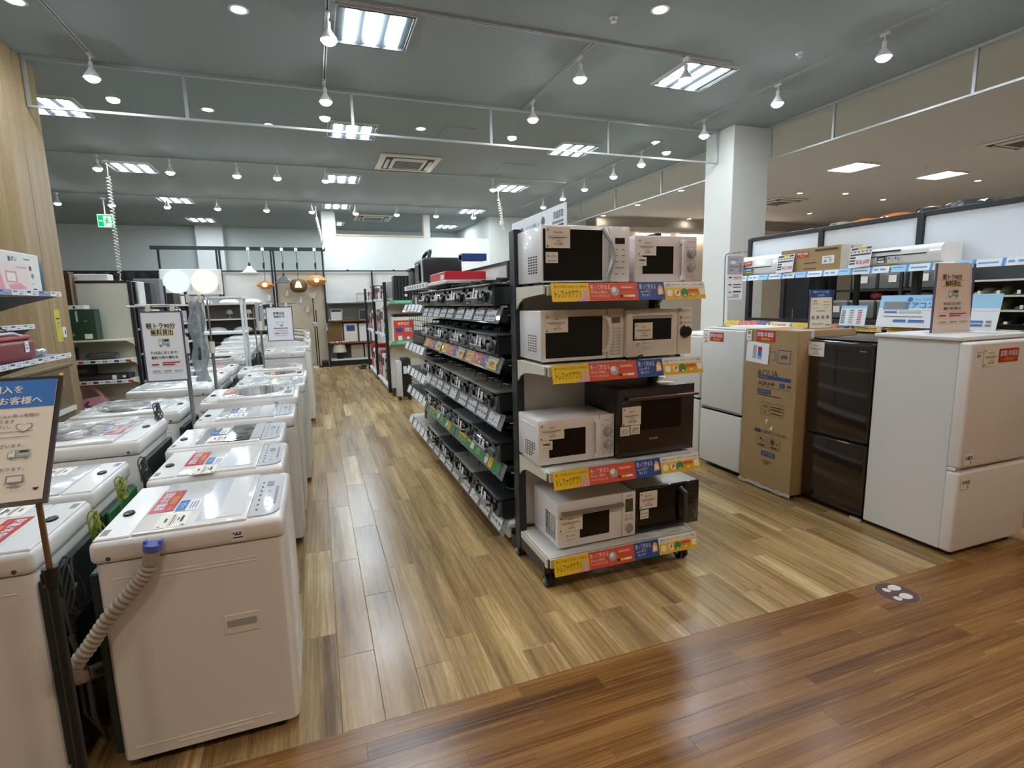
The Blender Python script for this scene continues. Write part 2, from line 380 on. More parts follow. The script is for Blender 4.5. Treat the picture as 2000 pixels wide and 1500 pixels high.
for i, (x0, x1) in enumerate(((8.4, 8.75), (9.3, 10.35), (10.75, 11.75), (12.1, 13.2), (13.6, 14.7))):
    m = M(); m.box(x0, x1, 14.02, 14.12, 3.4, 3.44, emis('cove_light', '#ffe9cf', 14)); m.box(x0-.02, x1+.02, 14.02, 14.12, 3.44, 3.48, SHW)
    tag(m.build('strip_light', smooth=0, loc=((x0+x1)/2, 14.07, 3.44)), 'glowing cove strip light high on the far beige wall, %s from the left' % ORD[i], 'strip light', 'strip lights on the far beige wall')
m = M(); m.box(-8, 21, -5.1, -5, 0, H, BEIW); struct(m.build('wall_front', smooth=0, loc=(6, -5, 0)))
# square column
COLM = mat('column_paint', '#d6d6d0', .65, noise=.02, scale=2, bump=.15, bscale=150)
m = M(); m.box(5.72, 6.37, 6.35, 6.93, 0, H, COLM, .008, 1); struct(m.build('pillar', smooth=0, loc=(6.04, 6.64, 0)))
# wooden column
wc = M(); wc.box(-3.4, -2.45, 6.24, 6.495, 0, H, OAK); wc.box(-3.4, -2.447, 6.5, 6.92, 0, H, OAK, .004, 1); wcol = struct(wc.build('pillar', smooth=0, loc=(-2.9, 6.6, 0)))
wcol['label'] = 'pale oak veneered column'
# ceiling relief: slim cover joints
m = M(); m.box(1.85, 2.3, 7.55, 7.57, H-.012, H, CEI); m.box(1.85, 1.87, 7.57, 8.4, H-.012, H, CEI); m.box(3.3, 3.9, 9.2, 9.8, H-.008, H, CEI); struct(m.build('trim_3', smooth=0, loc=(2, 8, H)))

# ---------------------------------------------------------------- glass smoke screens
def screen(pts, nm, label, z0=3.436, spacing=1.33, first=None, zt=H):
    (xa, ya), (xb, yb) = pts; L = math.hypot(xb-xa, yb-ya); d = Vector(((xb-xa)/L, (yb-ya)/L, 0)); n = Vector((-d.y, d.x, 0))
    t = thing('glass_screen', label, 'screen', ((xa+xb)/2, (ya+yb)/2, z0))
    def bar(a, b, za, zb, w, nm, mt=ALU):
        p = [Vector((xa, ya, 0))+d*q for q in (a, b)]; m = M()
        v = [p[i]+n*s*w+Z*z for z in (za, zb) for i in (0, 1) for s in (-1, 1)]
        m.add(v, [(0, 1, 3, 2), (4, 6, 7, 5), (0, 4, 5, 1), (2, 3, 7, 6), (0, 2, 6, 4), (1, 5, 7, 3)], mt); return m.build(nm, t, smooth=0)
    bar(0, L, z0, z0+.022, .014, 'bottom_rail'); bar(0, L, zt-.03, zt, .022, 'top_rail')
    xs = [0]; x = first if first is not None else spacing
    while x < L-.2: xs.append(x); x += spacing
    xs.append(L-.03)
    for x in xs: bar(x, x+.03, z0+.022, zt-.03, .012, 'mullion')
    for a, b in zip(xs[:-1], xs[1:]): bar(a+.03, b, z0+.022, zt-.03, .003, 'glass_pane', GLASSM)
    return t
screen([(-2.44, 6.665), (5.72, 6.665)], 'a', 'long glass smoke screen hanging across the ceiling from the wooden column to the white column', first=1.32, spacing=1.66)
screen([(6.33, 6.3), (6.33, -2.0)], 'b', 'glass smoke screen between grey and beige ceiling, in front of the white column', first=1.0, spacing=1.55)
screen([(6.33, 6.97), (6.33, 14.2)], 'c', 'glass smoke screen running away behind the white column', first=1.9, spacing=1.66)

# ---------------------------------------------------------------- ceiling lights
PAN = emis('panel_glow', '#e6f4ff', PANEL_L); SPO = emis('spot_glow', '#eef8ff', SPOT_L); WRM = emis('warm_glow', '#ffecd9', WARM_L)
REFL = mat('lamp_reflector', '#dfe5e8', .3, metal=.3); REFD = mat('lamp_louver_dark', '#454e52', .5)
t0 = thing('ceiling_panel_light', 'square three tube ceiling light', 'ceiling light', (0, 0, H), group='three tube ceiling lights', local=True)
m = M(); m.box(-.32, .32, -.32, .32, -.012, 0, REFD)
for s in (-1, 1): m.box(s*.328, s*.32, -.328, .328, -.03, 0, SHW); m.box(-.32, .32, s*.328, s*.32, -.03, 0, SHW); m.box(s*.32, s*.305, -.32, .32, -.028, -.012, REFD); m.box(-.305, .305, s*.32, s*.305, -.035, -.012, REFD)
for s in (-.1, .1): m.prism([(s-.045, -.012), (s+.045, -.012), (s, -.034)], 'y', -.3, .3, REFD)
m.build('frame', t0)
for s in (-.195, 0, .195):
    m = M(); n = 8; m.prism([(s+.05*math.cos(PI+PI*i/n), -.013-.02*math.sin(PI*i/n)) for i in range(n+1)], 'y', -.29, .29, PAN); m.build('light_tube', t0, smooth=60)
first = True
rown = ['nearest', 'second', 'third', 'fourth', 'farthest']; coln = ['left', 'middle', 'right']
for j, y in enumerate((5.15, 8.07, 11.04, 14.0, 16.9)):
    for i, x in enumerate((-2.74, .655, 4.06)):
        if j == 0 and i == 0: x = -2.74
        lab = 'square three tube ceiling light, %s row, %s column' % (rown[j], coln[i])
        if first: t0.location = (x, y, H); t0['label'] = lab; first = False
        else: dup(t0, (x, y, H), 0, lab)
# warm square lights of the beige ceiling, the walkway's ones behind the camera, and unseen ones added
t1 = thing('ceiling_panel_light', 'warm', 'ceiling light', (9.8, 7.7, H), group='warm square ceiling lights', local=True)
m = M(); m.box(-.32, .32, -.32, .32, -.01, 0, REFL)
for s in (-1, 1): m.box(s*.32, s*.305, -.32, .32, -.03, -.01, REFL); m.box(-.305, .305, s*.32, s*.305, -.03, -.01, REFL)
m.build('frame', t1)
for s in (-.15, .15):
    m = M(); m.box(s-.07, s+.07, -.28, .28, -.022, -.011, WRM, .005, 1); m.build('light_tube', t1, smooth=60)
t1['label'] = 'warm square ceiling light on the beige ceiling, nearer the white column'
dup(t1, (12.33, 7.7, H), 0, 'warm square ceiling light on the beige ceiling, farther right one')
dup(t1, (10.9, 3.2, H), 0, 'warm square ceiling light near the upper right corner of the beige ceiling')
for i, (x, y) in enumerate(((-3.0, -.9), (-.4, -.9), (2.2, -.9), (4.8, -.9), (8.0, 1.2), (8.0, -1.5), (11, -1.0), (14, 1.2), (14, 4.4), (17, 5.5))):  # walkway row first; the rest are unseen, added to brighten the beige ceiling
    dup(t1, (x, y, H), 0, 'unseen warm square ceiling light outside the view, %s from the left' % ORD[i])
for i, x in enumerate((-2.74, .655, 4.06)): dup(t0, (x, 2.23, H), 0, 'square three tube ceiling light just above the camera, %s column' % coln[i])
# recessed downlights
DG = emis('downlight_glow', '#fff6e8', 60)
def downlight(x, y, lab, g, mt=DG, r=.06):
    t = thing('downlight', lab, 'ceiling light', (x, y, H), group=g)
    m = M(); m.lathe([(r+.02, 0), (r+.02, -.006), (r, -.008), (r-.004, -.002)], (x, y, H), REFL, 20); m.build('trim_ring', t)
    m = M(); m.lathe([(.0001, -.004), (r-.006, -.004)], (x, y, H), mt, 20); m.build('lens', t)
DGC = emis('downlight_cool', '#f4fbff', 70)
for x, y, l in ((-.41, 5.19, 'big round downlight at the top of the picture, left of the middle track'), (2.9, 4.14, 'big round downlight at the top of the picture, right of the middle track'),
                (-2.02, 5.57, 'round downlight in the top left corner beside the track'), (-1.06, 7.75, 'round downlight just behind the glass screen, left'),
                (1.55, 7.75, 'round downlight just behind the glass screen, above the cassette air vent'), (5.15, 7.4, 'round downlight behind the glass screen beside the white column')):
    downlight(x, y, l, 'round downlights in the grey ceiling', DGC)
for i, (x, y) in enumerate(((11.0, 9.97), (12.2, 9.74), (14.0, 10.1), (14.0, 12.3), (13.85, 7.9), (8.0, 12.24), (8.0, 13.99), (7.95, 10.42), (11.0, 14.0))):
    downlight(x, y, 'small round downlight in the beige ceiling, %s of the scattered ones' % ORD[i], 'round downlights in the beige ceiling')

# ---------------------------------------------------------------- ceiling tracks with spotlights
TRK = mat('track_white', '#b9bdbb', .4); SLOT = mat('track_slot', '#2a2c2c', .6)
def track(xa, ya, xb, yb, label):
    t = thing('lighting_track', label, 'track', ((xa+xb)/2, (ya+yb)/2, H))
    vert = abs(yb-ya) > abs(xb-xa); w = .017
    m = M(); s_ = M()
    if vert:
        m.box(xa-w, xa-.006, ya, yb, H-.022, H, TRK); m.box(xa+.006, xa+w, ya, yb, H-.022, H, TRK); s_.box(xa-.006, xa+.006, ya, yb, H-.012, H, SLOT)
    else:
        m.box(xa, xb, ya-w, ya-.006, H-.022, H, TRK); m.box(xa, xb, ya+.006, ya+w, H-.022, H, TRK); s_.box(xa, xb, ya-.006, ya+.006, H-.012, H, SLOT)
    m.build('track_body', t, smooth=0); s_.build('track_slot', t, smooth=0)
sp = thing('spotlight', 'x', 'spotlight', (0, 0, H-.022), local=True)
m = M(); m.box(-.016, .016, -.045, .045, -.025, 0, WASH2, .004, 1); m.build('adapter', sp)
m = M(); m.cyl((0, 0, -.025), (0, 0, -.075), .008, WASH2); m.cyl((0, 0, -.075), (0, 0, -.135), .02, WASH2); m.build('socket', sp)
m = M(); m.lathe([(.024, -.13), (.034, -.15), (.064, -.195), (.068, -.214), (.063, -.212)], (0, 0, 0), WASH2, 20); m.build('shade', sp)
m = M(); m.lathe([(.0001, -.25), (.03, -.246), (.052, -.232), (.062, -.21)], (0, 0, 0), SPO, 20); m.build('lens', sp)
track(-1.815, 1.2, -1.815, 6.5, 'ceiling track at the left beside the wooden column')
track(.265, 4.78, .265, 6.62, 'short ceiling track beside the nearest middle ceiling light')
track(2.63, 4.8, 2.63, 6.62, 'short ceiling track right of the middle, in front of the glass screen')
track(-.2, 4.77, 4.22, 4.77, 'long ceiling track running across the top of the picture')
track(5.12, 1.6, 5.12, 6.5, 'ceiling track at the right, in front of the white column')
track(-5.2, 10.26, 5.0, 10.26, 'first ceiling track across the room behind the glass screen')
track(-5.4, 13.65, 4.4, 13.65, 'farthest ceiling track across the room before the white partition')
track(5.18, 7.3, 5.18, 13.4, 'ceiling track running away along the right smoke screen')
SL = {'left front track': [(-1.815, 6.39), (-1.815, 4.9), (-1.815, 3.6), (-1.815, 2.4)], 'short middle track': [(.265, 4.98), (.265, 6.4)], 'short track right of the middle': [(2.63, 5.07), (2.63, 6.3)],
      'long track across the top': [(3.66, 4.77)], 'right front track': [(5.12, 6.25), (5.12, 5.02), (5.12, 3.8), (5.12, 2.5)],
      'first far track': [(-3.0, 10.26), (-2.03, 10.26), (-1.07, 10.26), (-.45, 10.26), (.33, 10.26), (3.42, 10.26)],
      'farthest track': [(-4.75, 13.65), (-3.83, 13.65), (-2.83, 13.65), (-1.87, 13.65), (-.88, 13.65), (.08, 13.65), (1.07, 13.65), (2.04, 13.65), (3.02, 13.65), (4.0, 13.65)],
      'track along the right smoke screen': [(5.18, 11.86), (5.18, 10.8), (5.18, 9.8), (5.18, 8.7), (5.18, 7.83)]}
k = 0
for tn, ps in SL.items():
    for i, (x, y) in enumerate(ps):
        lab = ('white spotlight on the %s' % tn) if len(ps) == 1 else 'white spotlight on the %s, %s from the %s' % (tn, ORD[i], 'left' if len(ps) > 5 else 'screen end' if tn in ('left front track',) else 'far end' if 'smoke' in tn else 'near end')
        o = sp if k == 0 else dup(sp, (0, 0, 0)); k += 1
        o.location = (x, y, H-.022); o['label'] = lab; o['group'] = 'spotlights on the ' + tn.split(',')[0]

# ---------------------------------------------------------------- other ceiling fittings
def cassette(x, y, lab):
    t = thing('air_conditioner_cassette', lab, 'air vent', (x, y, H), group='ceiling air conditioner cassettes')
    a = .5; m = M(); m.box(x-a, x+a, y-a, y+a, H-.03, H, SHW, .02, 2); m.box(x-.4, x+.4, y-.4, y+.4, H-.034, H-.029, SLOT, .0, 1); m.build('body', t)
    for i in range(4):
        dx, dy = ((0, 1), (1, 0), (0, -1), (-1, 0))[i]; m = M()
        if dx: m.box(x+dx*.325, x+dx*.38, y-.28, y+.28, H-.052, H-.03, SHW, .01, 2)
        else: m.box(x-.28, x+.28, y+dy*.325, y+dy*.38, H-.052, H-.03, SHW, .01, 2)
        m.build('vent_flap', t)
    m = M(); m.box(x-.29, x+.29, y-.29, y+.29, H-.048, H-.03, SHW, .01, 1); m.build('grille_frame', t)
    m = M(); m.box(x-.23, x+.23, y-.23, y+.23, H-.051, H-.046, SLOT)
    for i in range(11): m.box(x-.22, x+.22, y-.21+i*.042, y-.2+i*.042, H-.056, H-.05, GREYP)
    m.build('grille', t, smooth=0)
cassette(1.66, 9.6, 'square air conditioner cassette in the grey ceiling, nearer one')
cassette(1.68, 15.7, 'square air conditioner cassette seen through the opening above the white partition')
cassette(11.4, 11.0, 'square air conditioner cassette in the beige ceiling right of the white column')
cassette(11.0, 5.6, 'square air conditioner cassette in the beige ceiling at the right edge')
m = M(); m.lathe([(.11, 0), (.11, -.012), (.1, -.016), (.0001, -.016)], (-2.25, 11.8, H), CEI, 24); tag(m.build('ceiling_speaker', loc=(-2.25, 11.8, H)), 'flat round grey ceiling speaker behind the glass screen', 'speaker')
for i, (x, y, l) in enumerate(((2.59, 4.37, 'small white sprinkler head in the ceiling near the top middle'), (4.74, 4.4, 'small white sprinkler head in the ceiling near the right track'), (11.2, 7.3, 'small white detector on the beige ceiling'))):
    m = M(); m.lathe([(.035, 0), (.035, -.008), (.015, -.014), (.015, -.035), (.028, -.04), (.0001, -.042)], (x, y, H), WASH2, 16); tag(m.build('sprinkler_head', loc=(x, y, H)), l, 'sprinkler')
t = thing('security_camera', 'small white dome camera hanging near the far right corner of the grey ceiling', 'camera', (4.7, 13.4, H))
m = M(); m.cyl((4.7, 13.4, H), (4.7, 13.4, H-.32), .015, WASH2); m.build('stem', t)
m = M(); m.lathe([(.0001, -.3), (.06, -.32), (.075, -.38), (.06, -.43), (.0001, -.45)], (4.7, 13.4, H), WASH2, 18); m.build('body', t)
m = M(); m.lathe([(.0001, -.457), (.03, -.45), (.045, -.42)], (4.7, 13.38, H), BLKG, 14); m.build('lens', t)
# coiled hanging cords
def coil(x, y, z0, z1, lab, x1=None, r=.03, turns=26):
    x1 = x if x1 is None else x1; pts = [(x, y, z0), (x, y, z0-.25)]
    n = turns*8
    for i in range(n): a = i/8*2*PI; q = i/n; pts.append((x+(x1-x)*q+r*math.cos(a), y+r*math.sin(a), z0-.25+(z1-z0+.35)*q))
    pts += [(x1, y, z1+.05), (x1, y, z1)]
    m = M(); m.tube(pts, .007, WASH2, 5); m.box(x-.03, x+.03, y-.03, y+.03, z0-.03, z0, WASH2, .005, 1); m.box(x1-.02, x1+.02, y-.015, y+.015, z1-.07, z1, WASH2, .005, 1); tag(m.build('coiled_cord', loc=(x, y, z1)), lab, 'cord')
coil(-3.0, 10.7, H, 2.0, 'white coiled power cord hanging over the left shelving', -3.02, turns=30)
coil(3.8, 11.07, H, 2.6, 'white coiled power cord hanging over the gas stove shelving', 3.95, turns=18)
coil(.18, 14.3, H, 2.95, 'white coiled power cord hanging beside the partition corner', .28, turns=18)
# exit sign
t = thing('exit_sign', 'green running man exit sign hanging from the ceiling at the left', 'exit sign', (-4.12, 14.2, 3.45))
m = M(); m.cyl((-4.13, 14.2, H), (-4.13, 14.2, 3.56), .014, WASH2); m.lathe([(.06, 0), (.05, -.02), (.014, -.04)], (-4.13, 14.2, H), WASH2, 14); m.build('stem', t)
m = M(); m.box(-4.28, -3.98, 14.185, 14.215, 3.28, 3.56, WASH2, .006, 1); m.build('housing', t)
GLW = emis('exit_white', '#d9ffe9', 1.1); GLG = emis('exit_green', '#12b06a', 1.0)
it = [('r', -.47, -.45, .47, .45, GLG), ('r', -.13, -.4, .35, .36, GLW), ('c', .1, .22, .07, GLG), ('p', [(.02, .15), (.16, .1), (.1, -.1), (-.02, -.08)], GLG), ('p', [(.1, -.05), (.3, -.15), (.26, -.22), (.02, -.12)], GLG),
      ('p', [(0, -.06), (-.02, -.2), (-.1, -.35), (-.04, -.37), (.08, -.16)], GLG), ('p', [(.12, .12), (.28, .02), (.26, -.03), (.1, .05)], GLG), ('p', [(.02, .14), (-.1, .04), (-.07, 0), (.04, .06)], GLG), ('r', -.38, -.05, -.2, .05, GLW)]
card('sign_face', t, (-4.13, 14.183, 3.42), X, Z, .29, .265, it, GLW)
# ================================================================ washing machines
# built facing +x: base centre at the origin, width along y, depth along x
REAR = mat('washer_rear_panel', '#26332f', .45, metal=.2, noise=.1)
PCB = mat('green_rear_cover', '#2f7a4a', .5)
GYW = mat('green_yellow_wire', '#9aa83a', .5, noise=.25, scale=60)
CABLE = mat('grey_cable', '#4d4c4c', .5)
PANELG = mat('washer_control_panel', '#b9babd', .3, coat=.3)
LIDG = mat('washer_lid_grey', '#d0d3d6', .14, coat=.6, noise=.02)
DARKL = mat('dark_tinted_lid', '#2b2d31', .06, coat=1)
BROWNL = mat('brown_tinted_lid', '#6d5a4c', .08, coat=.9)
def warranty(C, Rv, Uv, w, h, into):
    """red shop tag: 家電1年保証 / 対象商品"""
    it = [('t', '家電1年保証', 0, .14, .4, PAPW, 'c', .9, .02), ('t', '対象商品', 0, -.28, .26, YEL, 'c', .5, .02), ('r', -.42, -.3, -.28, -.27, YEL), ('r', .28, -.3, .42, -.27, YEL)]
    card('', None, C, Rv, Uv, w, h, it, RED, .001, into=into)
def price(C, Rv, Uv, w, h, into, big='', green=True, name=''):
    it = [('r', -.44, .3, -.36, .4, INKG)] + ([('t', name, 0, .24, .11, INK, 'c', .6)] if name else [('r', -.12, .2, .14, .27, INK)])
    it += [('r', -.44, .06, .4, .075, INKG), ('r', -.4, -.01, .36, .02, INK), ('r', -.28, -.08, .2, -.06, INKG)]
    if big: it += [('t', big, .02, -.3, .13, INK, 'c', .5), ('t', big.replace('¥', ''), .02, -.17, .09, INK, 'c', .3)]
    else: it += [('r', -.1, -.2, .1, -.16, INK), ('r', -.2, -.34, .2, -.26, INK)]
    if green: it += [('r', -.46, -.46, -.4, -.36, GRN)]
    card('', None, C, Rv, Uv, w, h, it, PAPER, .001, into=into)
def washer(label, loc, rz, w=.53, d=.56, h=.8, lid='white', tags=('red',), seam=None, panel=None, group='', slope=.0, band=.075, film=False, back='plain', curved=False):
    t = thing('washing_machine', label, 'washing machine', loc, rz, group, local=True)
    x0, x1, y0, y1 = -d/2, d/2, -w/2, w/2; seam = seam or h-band; body = WASH
    m = M(); m.box(x0+.02, x1-.005, y0, y1, .045, seam, body, .028, 3, 'z')
    for s in (-1, 1):   # embossed lines, handle recess on both side walls
        yy = s*w/2
        for zz in (seam-.05, seam-.062, .07, .085): m.box(x0+.06+(.12 if zz in (seam-.062, .07) else 0), x1-.09-(.06 if zz == .07 else 0), yy-s*.001, yy+s*.0022, zz-.0025, zz+.0025, body, .001, 1)
        m.box(x1-.21, x1-.1, yy-s*.001, yy+s*.004, .415, .485, body, .003, 1)
        m.box(x1-.2, x1-.11, yy, yy+s*.0045, .44, .465, GREYP)
        m.cyl((x0+.06, yy, seam+.02), (x0+.06, yy+s*.003, seam+.02), .007, CABLE, n=10)
    m.build('body', t)
    m = M(); m.box(x0+.01, x1, y0-.002, y1+.002, seam+.002, h, body, .02, 3)
    m.build('top_cover', t)
    m = M(); m.box(x0+.04, x1-.05, y0+.03, y1-.03, .02, .05, BLK)
    for a in (x0+.07, x1-.07):
        for b in (y0+.06, y1-.06): m.cyl((a, b, 0), (a, b, .045), .022, BLK, n=12)
    m.build('foot_frame', t)
    m = M(); m.box(x0-.004, x0+.022, y0+.02, y1-.02, .06, seam-.03, REAR, .006, 1)
    if back == 'green': m.box(x0-.02, x0, y0+.05, y1-.05, seam-.16, seam-.03, PCB, .006, 1)
    for zz in (.2, .34, .48): m.box(x0-.008, x0-.003, y0+.06, y1-.06, zz, zz+.012, REAR)
    m.build('rear_panel', t)
    zt = h-.001; xb = x0+.12 if lid != 'tall' else x0+.08; xp = x1-.11
    # rear deck with water inlet
    m = M(); m.box(x0+.02, xb-.002, y0+.012, y1-.012, zt-.004, zt+.006, body, .004, 1)
    m.lathe([(.022, 0), (.02, .006), (.012, .008), (.0001, .004)], (x0+.06, y0+w*.42, zt+.006), BLK, 16, sx=.8, sy=1.2)
    m.box(x0+.03, x0+.05, y0+.04, y0+.09, zt+.006, zt+.0065, INKG); m.build('rear_deck', t)
    if lid in ('white', 'white2'):
        m = M(); m.box(xb, xp-.003, y0+.012, y1-.012, zt-.004, zt+.009, LIDG if lid == 'white2' else WASH2, .006, 2)
        xm = xb+(xp-xb)*.55
        m.add([(xm-.01, y0+.05, zt+.0095), (xm-.01, y1-.05, zt+.0095), (xm+.05, y1-.06, zt+.0098), (xm+.05, y0+.06, zt+.0098)], [(0, 3, 2, 1)], LIDG)
        m.box(xm+.05, xp-.02, y0+.05, y1-.05, zt+.009, zt+.012, WASH2, .003, 1); m.build('lid', t)
    elif lid == 'dark':
        m = M(); m.box(xb, xp-.003, y0+.012, y1-.012, zt-.004, zt+.008, WASH2, .006, 2); m.box(xb+.02, xb+.06, y0+.04, y1-.04, zt+.008, zt+.009, STEEL); m.build('lid', t)
        m = M(); m.box(xb+.15, xp-.05, y0+.03, y1-.03, zt+.008, zt+.013, DARKL, .004, 1); m.box(xp-.05, xp+.0, y0+.05, y1-.05, zt+.008, zt+.012, GREYP, .006, 2)
        for k in range(3): m.cyl((xb+.2+k*.02, y0+.1+.1*k, zt+.013), (xb+.2+k*.02, y0+.1+.1*k, zt+.0145), .03, BLKG, n=16)
        m.build('lid_window', t)
    else:
        m = M(); m.box(xb, xp+.08, y0+.006, y1-.006, zt-.004, zt+.016, WASH2, .014, 3); m.build('lid', t)
        m = M(); n = 28; cx_, rx, ry = (xb+xp)/2+.04, (xp-xb)*.42, w*.36
        m.prism([(cx_+rx*cs(a*2*PI/n), ry*sn(a*2*PI/n)*(1-.18*cs(a*2*PI/n))) for a in range(n)], 'z', zt+.0155, zt+.0185, BROWNL); m.build('lid_window', t)
    # control panel with rounded corners
    a, b = y0+.03, y1-.03; r = .05; xe = x1-.016; n = 6
    pts = [(xp, a), (xe-r, a)]+[(xe-r+r*sn(k*PI/2/n), a+r-r*cs(k*PI/2/n)) for k in range(n+1)]+[(xe-r+r*cs(k*PI/2/n), b-r+r*sn(k*PI/2/n)) for k in range(n+1)]+[(xe-r, b), (xp, b)]
    if lid != 'brown':
        m = M(); m.prism(pts, 'z', zt-.002, zt+.006, panel or PANELG)
        for q in range(7): m.box(xp+.018, xp+.024, a+.05+q*.05, a+.065+q*.05, zt+.006, zt+.0066, INK)
        for q in range(4): m.cyl((xp+.05, a+.08+q*.055, zt+.006), (xp+.05, a+.08+q*.055, zt+.0068), .005, INKG, n=8)
        m.box(xp+.035, xp+.06, b-.16, b-.1, zt+.006, zt+.0066, INKG); m.box(xp+.07, xp+.08, a+.1, a+.3, zt+.006, zt+.0064, INKG); m.build('control_panel', t)
    else:
        m = M(); m.box(xp+.02, xp+.065, y0+.08, y0+.2, zt+.016, zt+.0175, BROWNL); m.box(xp+.02, xp+.065, y1-.2, y1-.08, zt+.016, zt+.0175, GREYP)
        for q in range(5): m.box(xp+.03, xp+.04, -.05+q*.025, -.04+q*.025, zt+.016, zt+.0172, INK)
        m.build('control_panel', t)
    # shop tags on the lid, reading from the aisle at the front
    zz = zt+(.018 if lid == 'brown' else .0125 if lid == 'dark' else .0105)
    def tg(nm, cx_, cy_, ww, hh, kind):
        m = M(); C = Vector((cx_, cy_, zz)); Rv, Uv = Vector((0, 1, 0)), Vector((-1, 0, 0))
        if kind == 'red': warranty(C, Rv, Uv, ww, hh, m)
        elif kind == 'price': price(C, Rv, Uv, ww, hh, m)
        elif kind == 'blue': card('', None, C, Rv, Uv, ww, hh, [('r', -.47, .04, .47, .45, BLUE), ('t', '1~2人', -.02, .25, .3, PAPW, 'c', .5, .02)]+bars(-.36, .3, (-.12, -.24, -.36), .05, INKG, .3), PAPW, .001, into=m)
        elif kind == 'dblue': card('', None, C, Rv, Uv, ww, hh, [('r', -.5, 0, .02, .5, BLUE), ('r', .02, 0, .5, .5, DGREY), ('t', '3人', -.25, .25, .3, PAPW, 'c', .3), ('t', '乾燥', .27, .25, .28, PAPW, 'c', .3)]+bars(-.4, .3, (-.15, -.3), .06, INKG, .3), PAPW, .001, into=m)
        m.build(nm, t, smooth=0)
    xt = xb+.03
    if 'red' in tags: tg('warranty_tag', xb+.042, .03*w/.53, .225, .075, 'red')
    if 'blue' in tags: tg('size_tag', xb+.12, -.04, .115, .075, 'blue')
    if 'dblue' in tags: tg('size_tag', xb+.1, .06, .15, .08, 'dblue')
    if 'price' in tags: tg('price_tag', xb+(.1 if 'red' in tags else .12), -.175 if 'red' in tags else -.12, .13, .09, 'price')
    m = M(); m.box(x1-.16, x1-.12, y0-.0035, y0-.0025, h-.06, h-.025, PAPW); m.box(x1-.155, x1-.125, y0-.004, y0-.003, h-.05, h-.046, INK); m.box(x1-.15, x1-.13, y0-.004, y0-.003, h-.04, h-.036, INK)
    for q in range(3): m.box(x1-.155+q*.01, x1-.15+q*.01, y0-.004, y0-.003, h-.035, h-.03, INK)
    m.build('rating_sticker', t, smooth=0)
    if curved:  # a tall dryer front that leans back
        m = M(); m.prism([(x1-.02, h-.16), (x1-.02, h+.0), (x1-.1, h+.06), (x1-.3, h+.09), (x0+.05, h+.09), (x0+.05, h)], 'y', y0+.01, y1-.01, WASH2)
        m.build('raised_lid', t); m = M(); m.prism([(x1-.09, h+.058), (x1-.3, h+.092), (x0+.12, h+.093), (x0+.12, h+.1), (x1-.29, h+.099), (x1-.08, h+.066)], 'y', y0+.05, y1-.05, curved); m.build('lid_window', t)
    return t
GR, GLft = 'washing machines in the row along the aisle', 'washing machines in the row behind the aisle row'
def wl(y0, y1, xr, h, lid, tags, lab, side=1, d=.56, **k):
    """xr = front face x for the aisle row (side 1), rear face x for the other row (side -1)"""
    x = xr-d/2
    return washer(lab, (x, (y0+y1)/2, 0), 0 if side == 1 else PI, w=y1-y0, d=d, h=h, lid=lid, tags=tags, group=GR if side == 1 else GLft, **k)
wl(1.87, 2.40, -.155, .8, 'white', ('red', 'blue', 'price'), 'white top-loading washing machine nearest the aisle, grey drain hose hooked on its side')
wl(2.50, 2.95, -.185, .8, 'white', ('red', 'blue', 'price'), 'small white washing machine second in the aisle row, red tag on its lid', d=.54)
wl(2.975, 3.44, -.215, .81, 'dark', ('dblue', 'price'), 'white washing machine with a dark tinted lid, third in the aisle row', d=.55)
wl(3.465, 3.9, -.17, .84, 'white2', ('dblue', 'price'), 'white washing machine with a grey control panel, fourth in the aisle row')
wl(3.93, 4.52, -.16, .885, 'brown', ('red', 'price'), 'wide white washing machine with a brown oval lid window, fifth in the aisle row', d=.62)
wl(4.72, 5.18, -.13, .86, 'white2', ('dblue',), 'white washing machine with a silver lid, sixth in the aisle row')
wl(5.2, 5.66, -.12, .87, 'brown', ('price',), 'white washing machine with a small brown window, seventh in the aisle row')
wl(5.7, 6.2, -.17, .88, 'brown', ('price',), 'white washing machine with a long brown window, eighth in the aisle row', d=.6)
wl(6.55, 7.1, -.15, .99, 'white', (), 'tall white washing machine whose plain side shows under the warranty sign', d=.46)
wl(7.3, 7.88, -.1, 1.0, 'white', (), 'tall white front-loading machine, tenth in the aisle row', d=.6, curved=DARKL)
wl(8.1, 8.7, -.1, 1.02, 'white', (), 'tall white machine with a curved raised lid, eleventh in the aisle row', d=.62, curved=BROWNL)
wl(8.95, 9.55, -.13, 1.03, 'white', (), 'tall white machine with a dark curved lid, twelfth in the aisle row', d=.6, curved=DARKL)
wl(10.4, 11.0, -.13, 1.02, 'white', (), 'tall white machine farthest down the aisle row', d=.6, curved=DARKL)
xs = -.86+.56
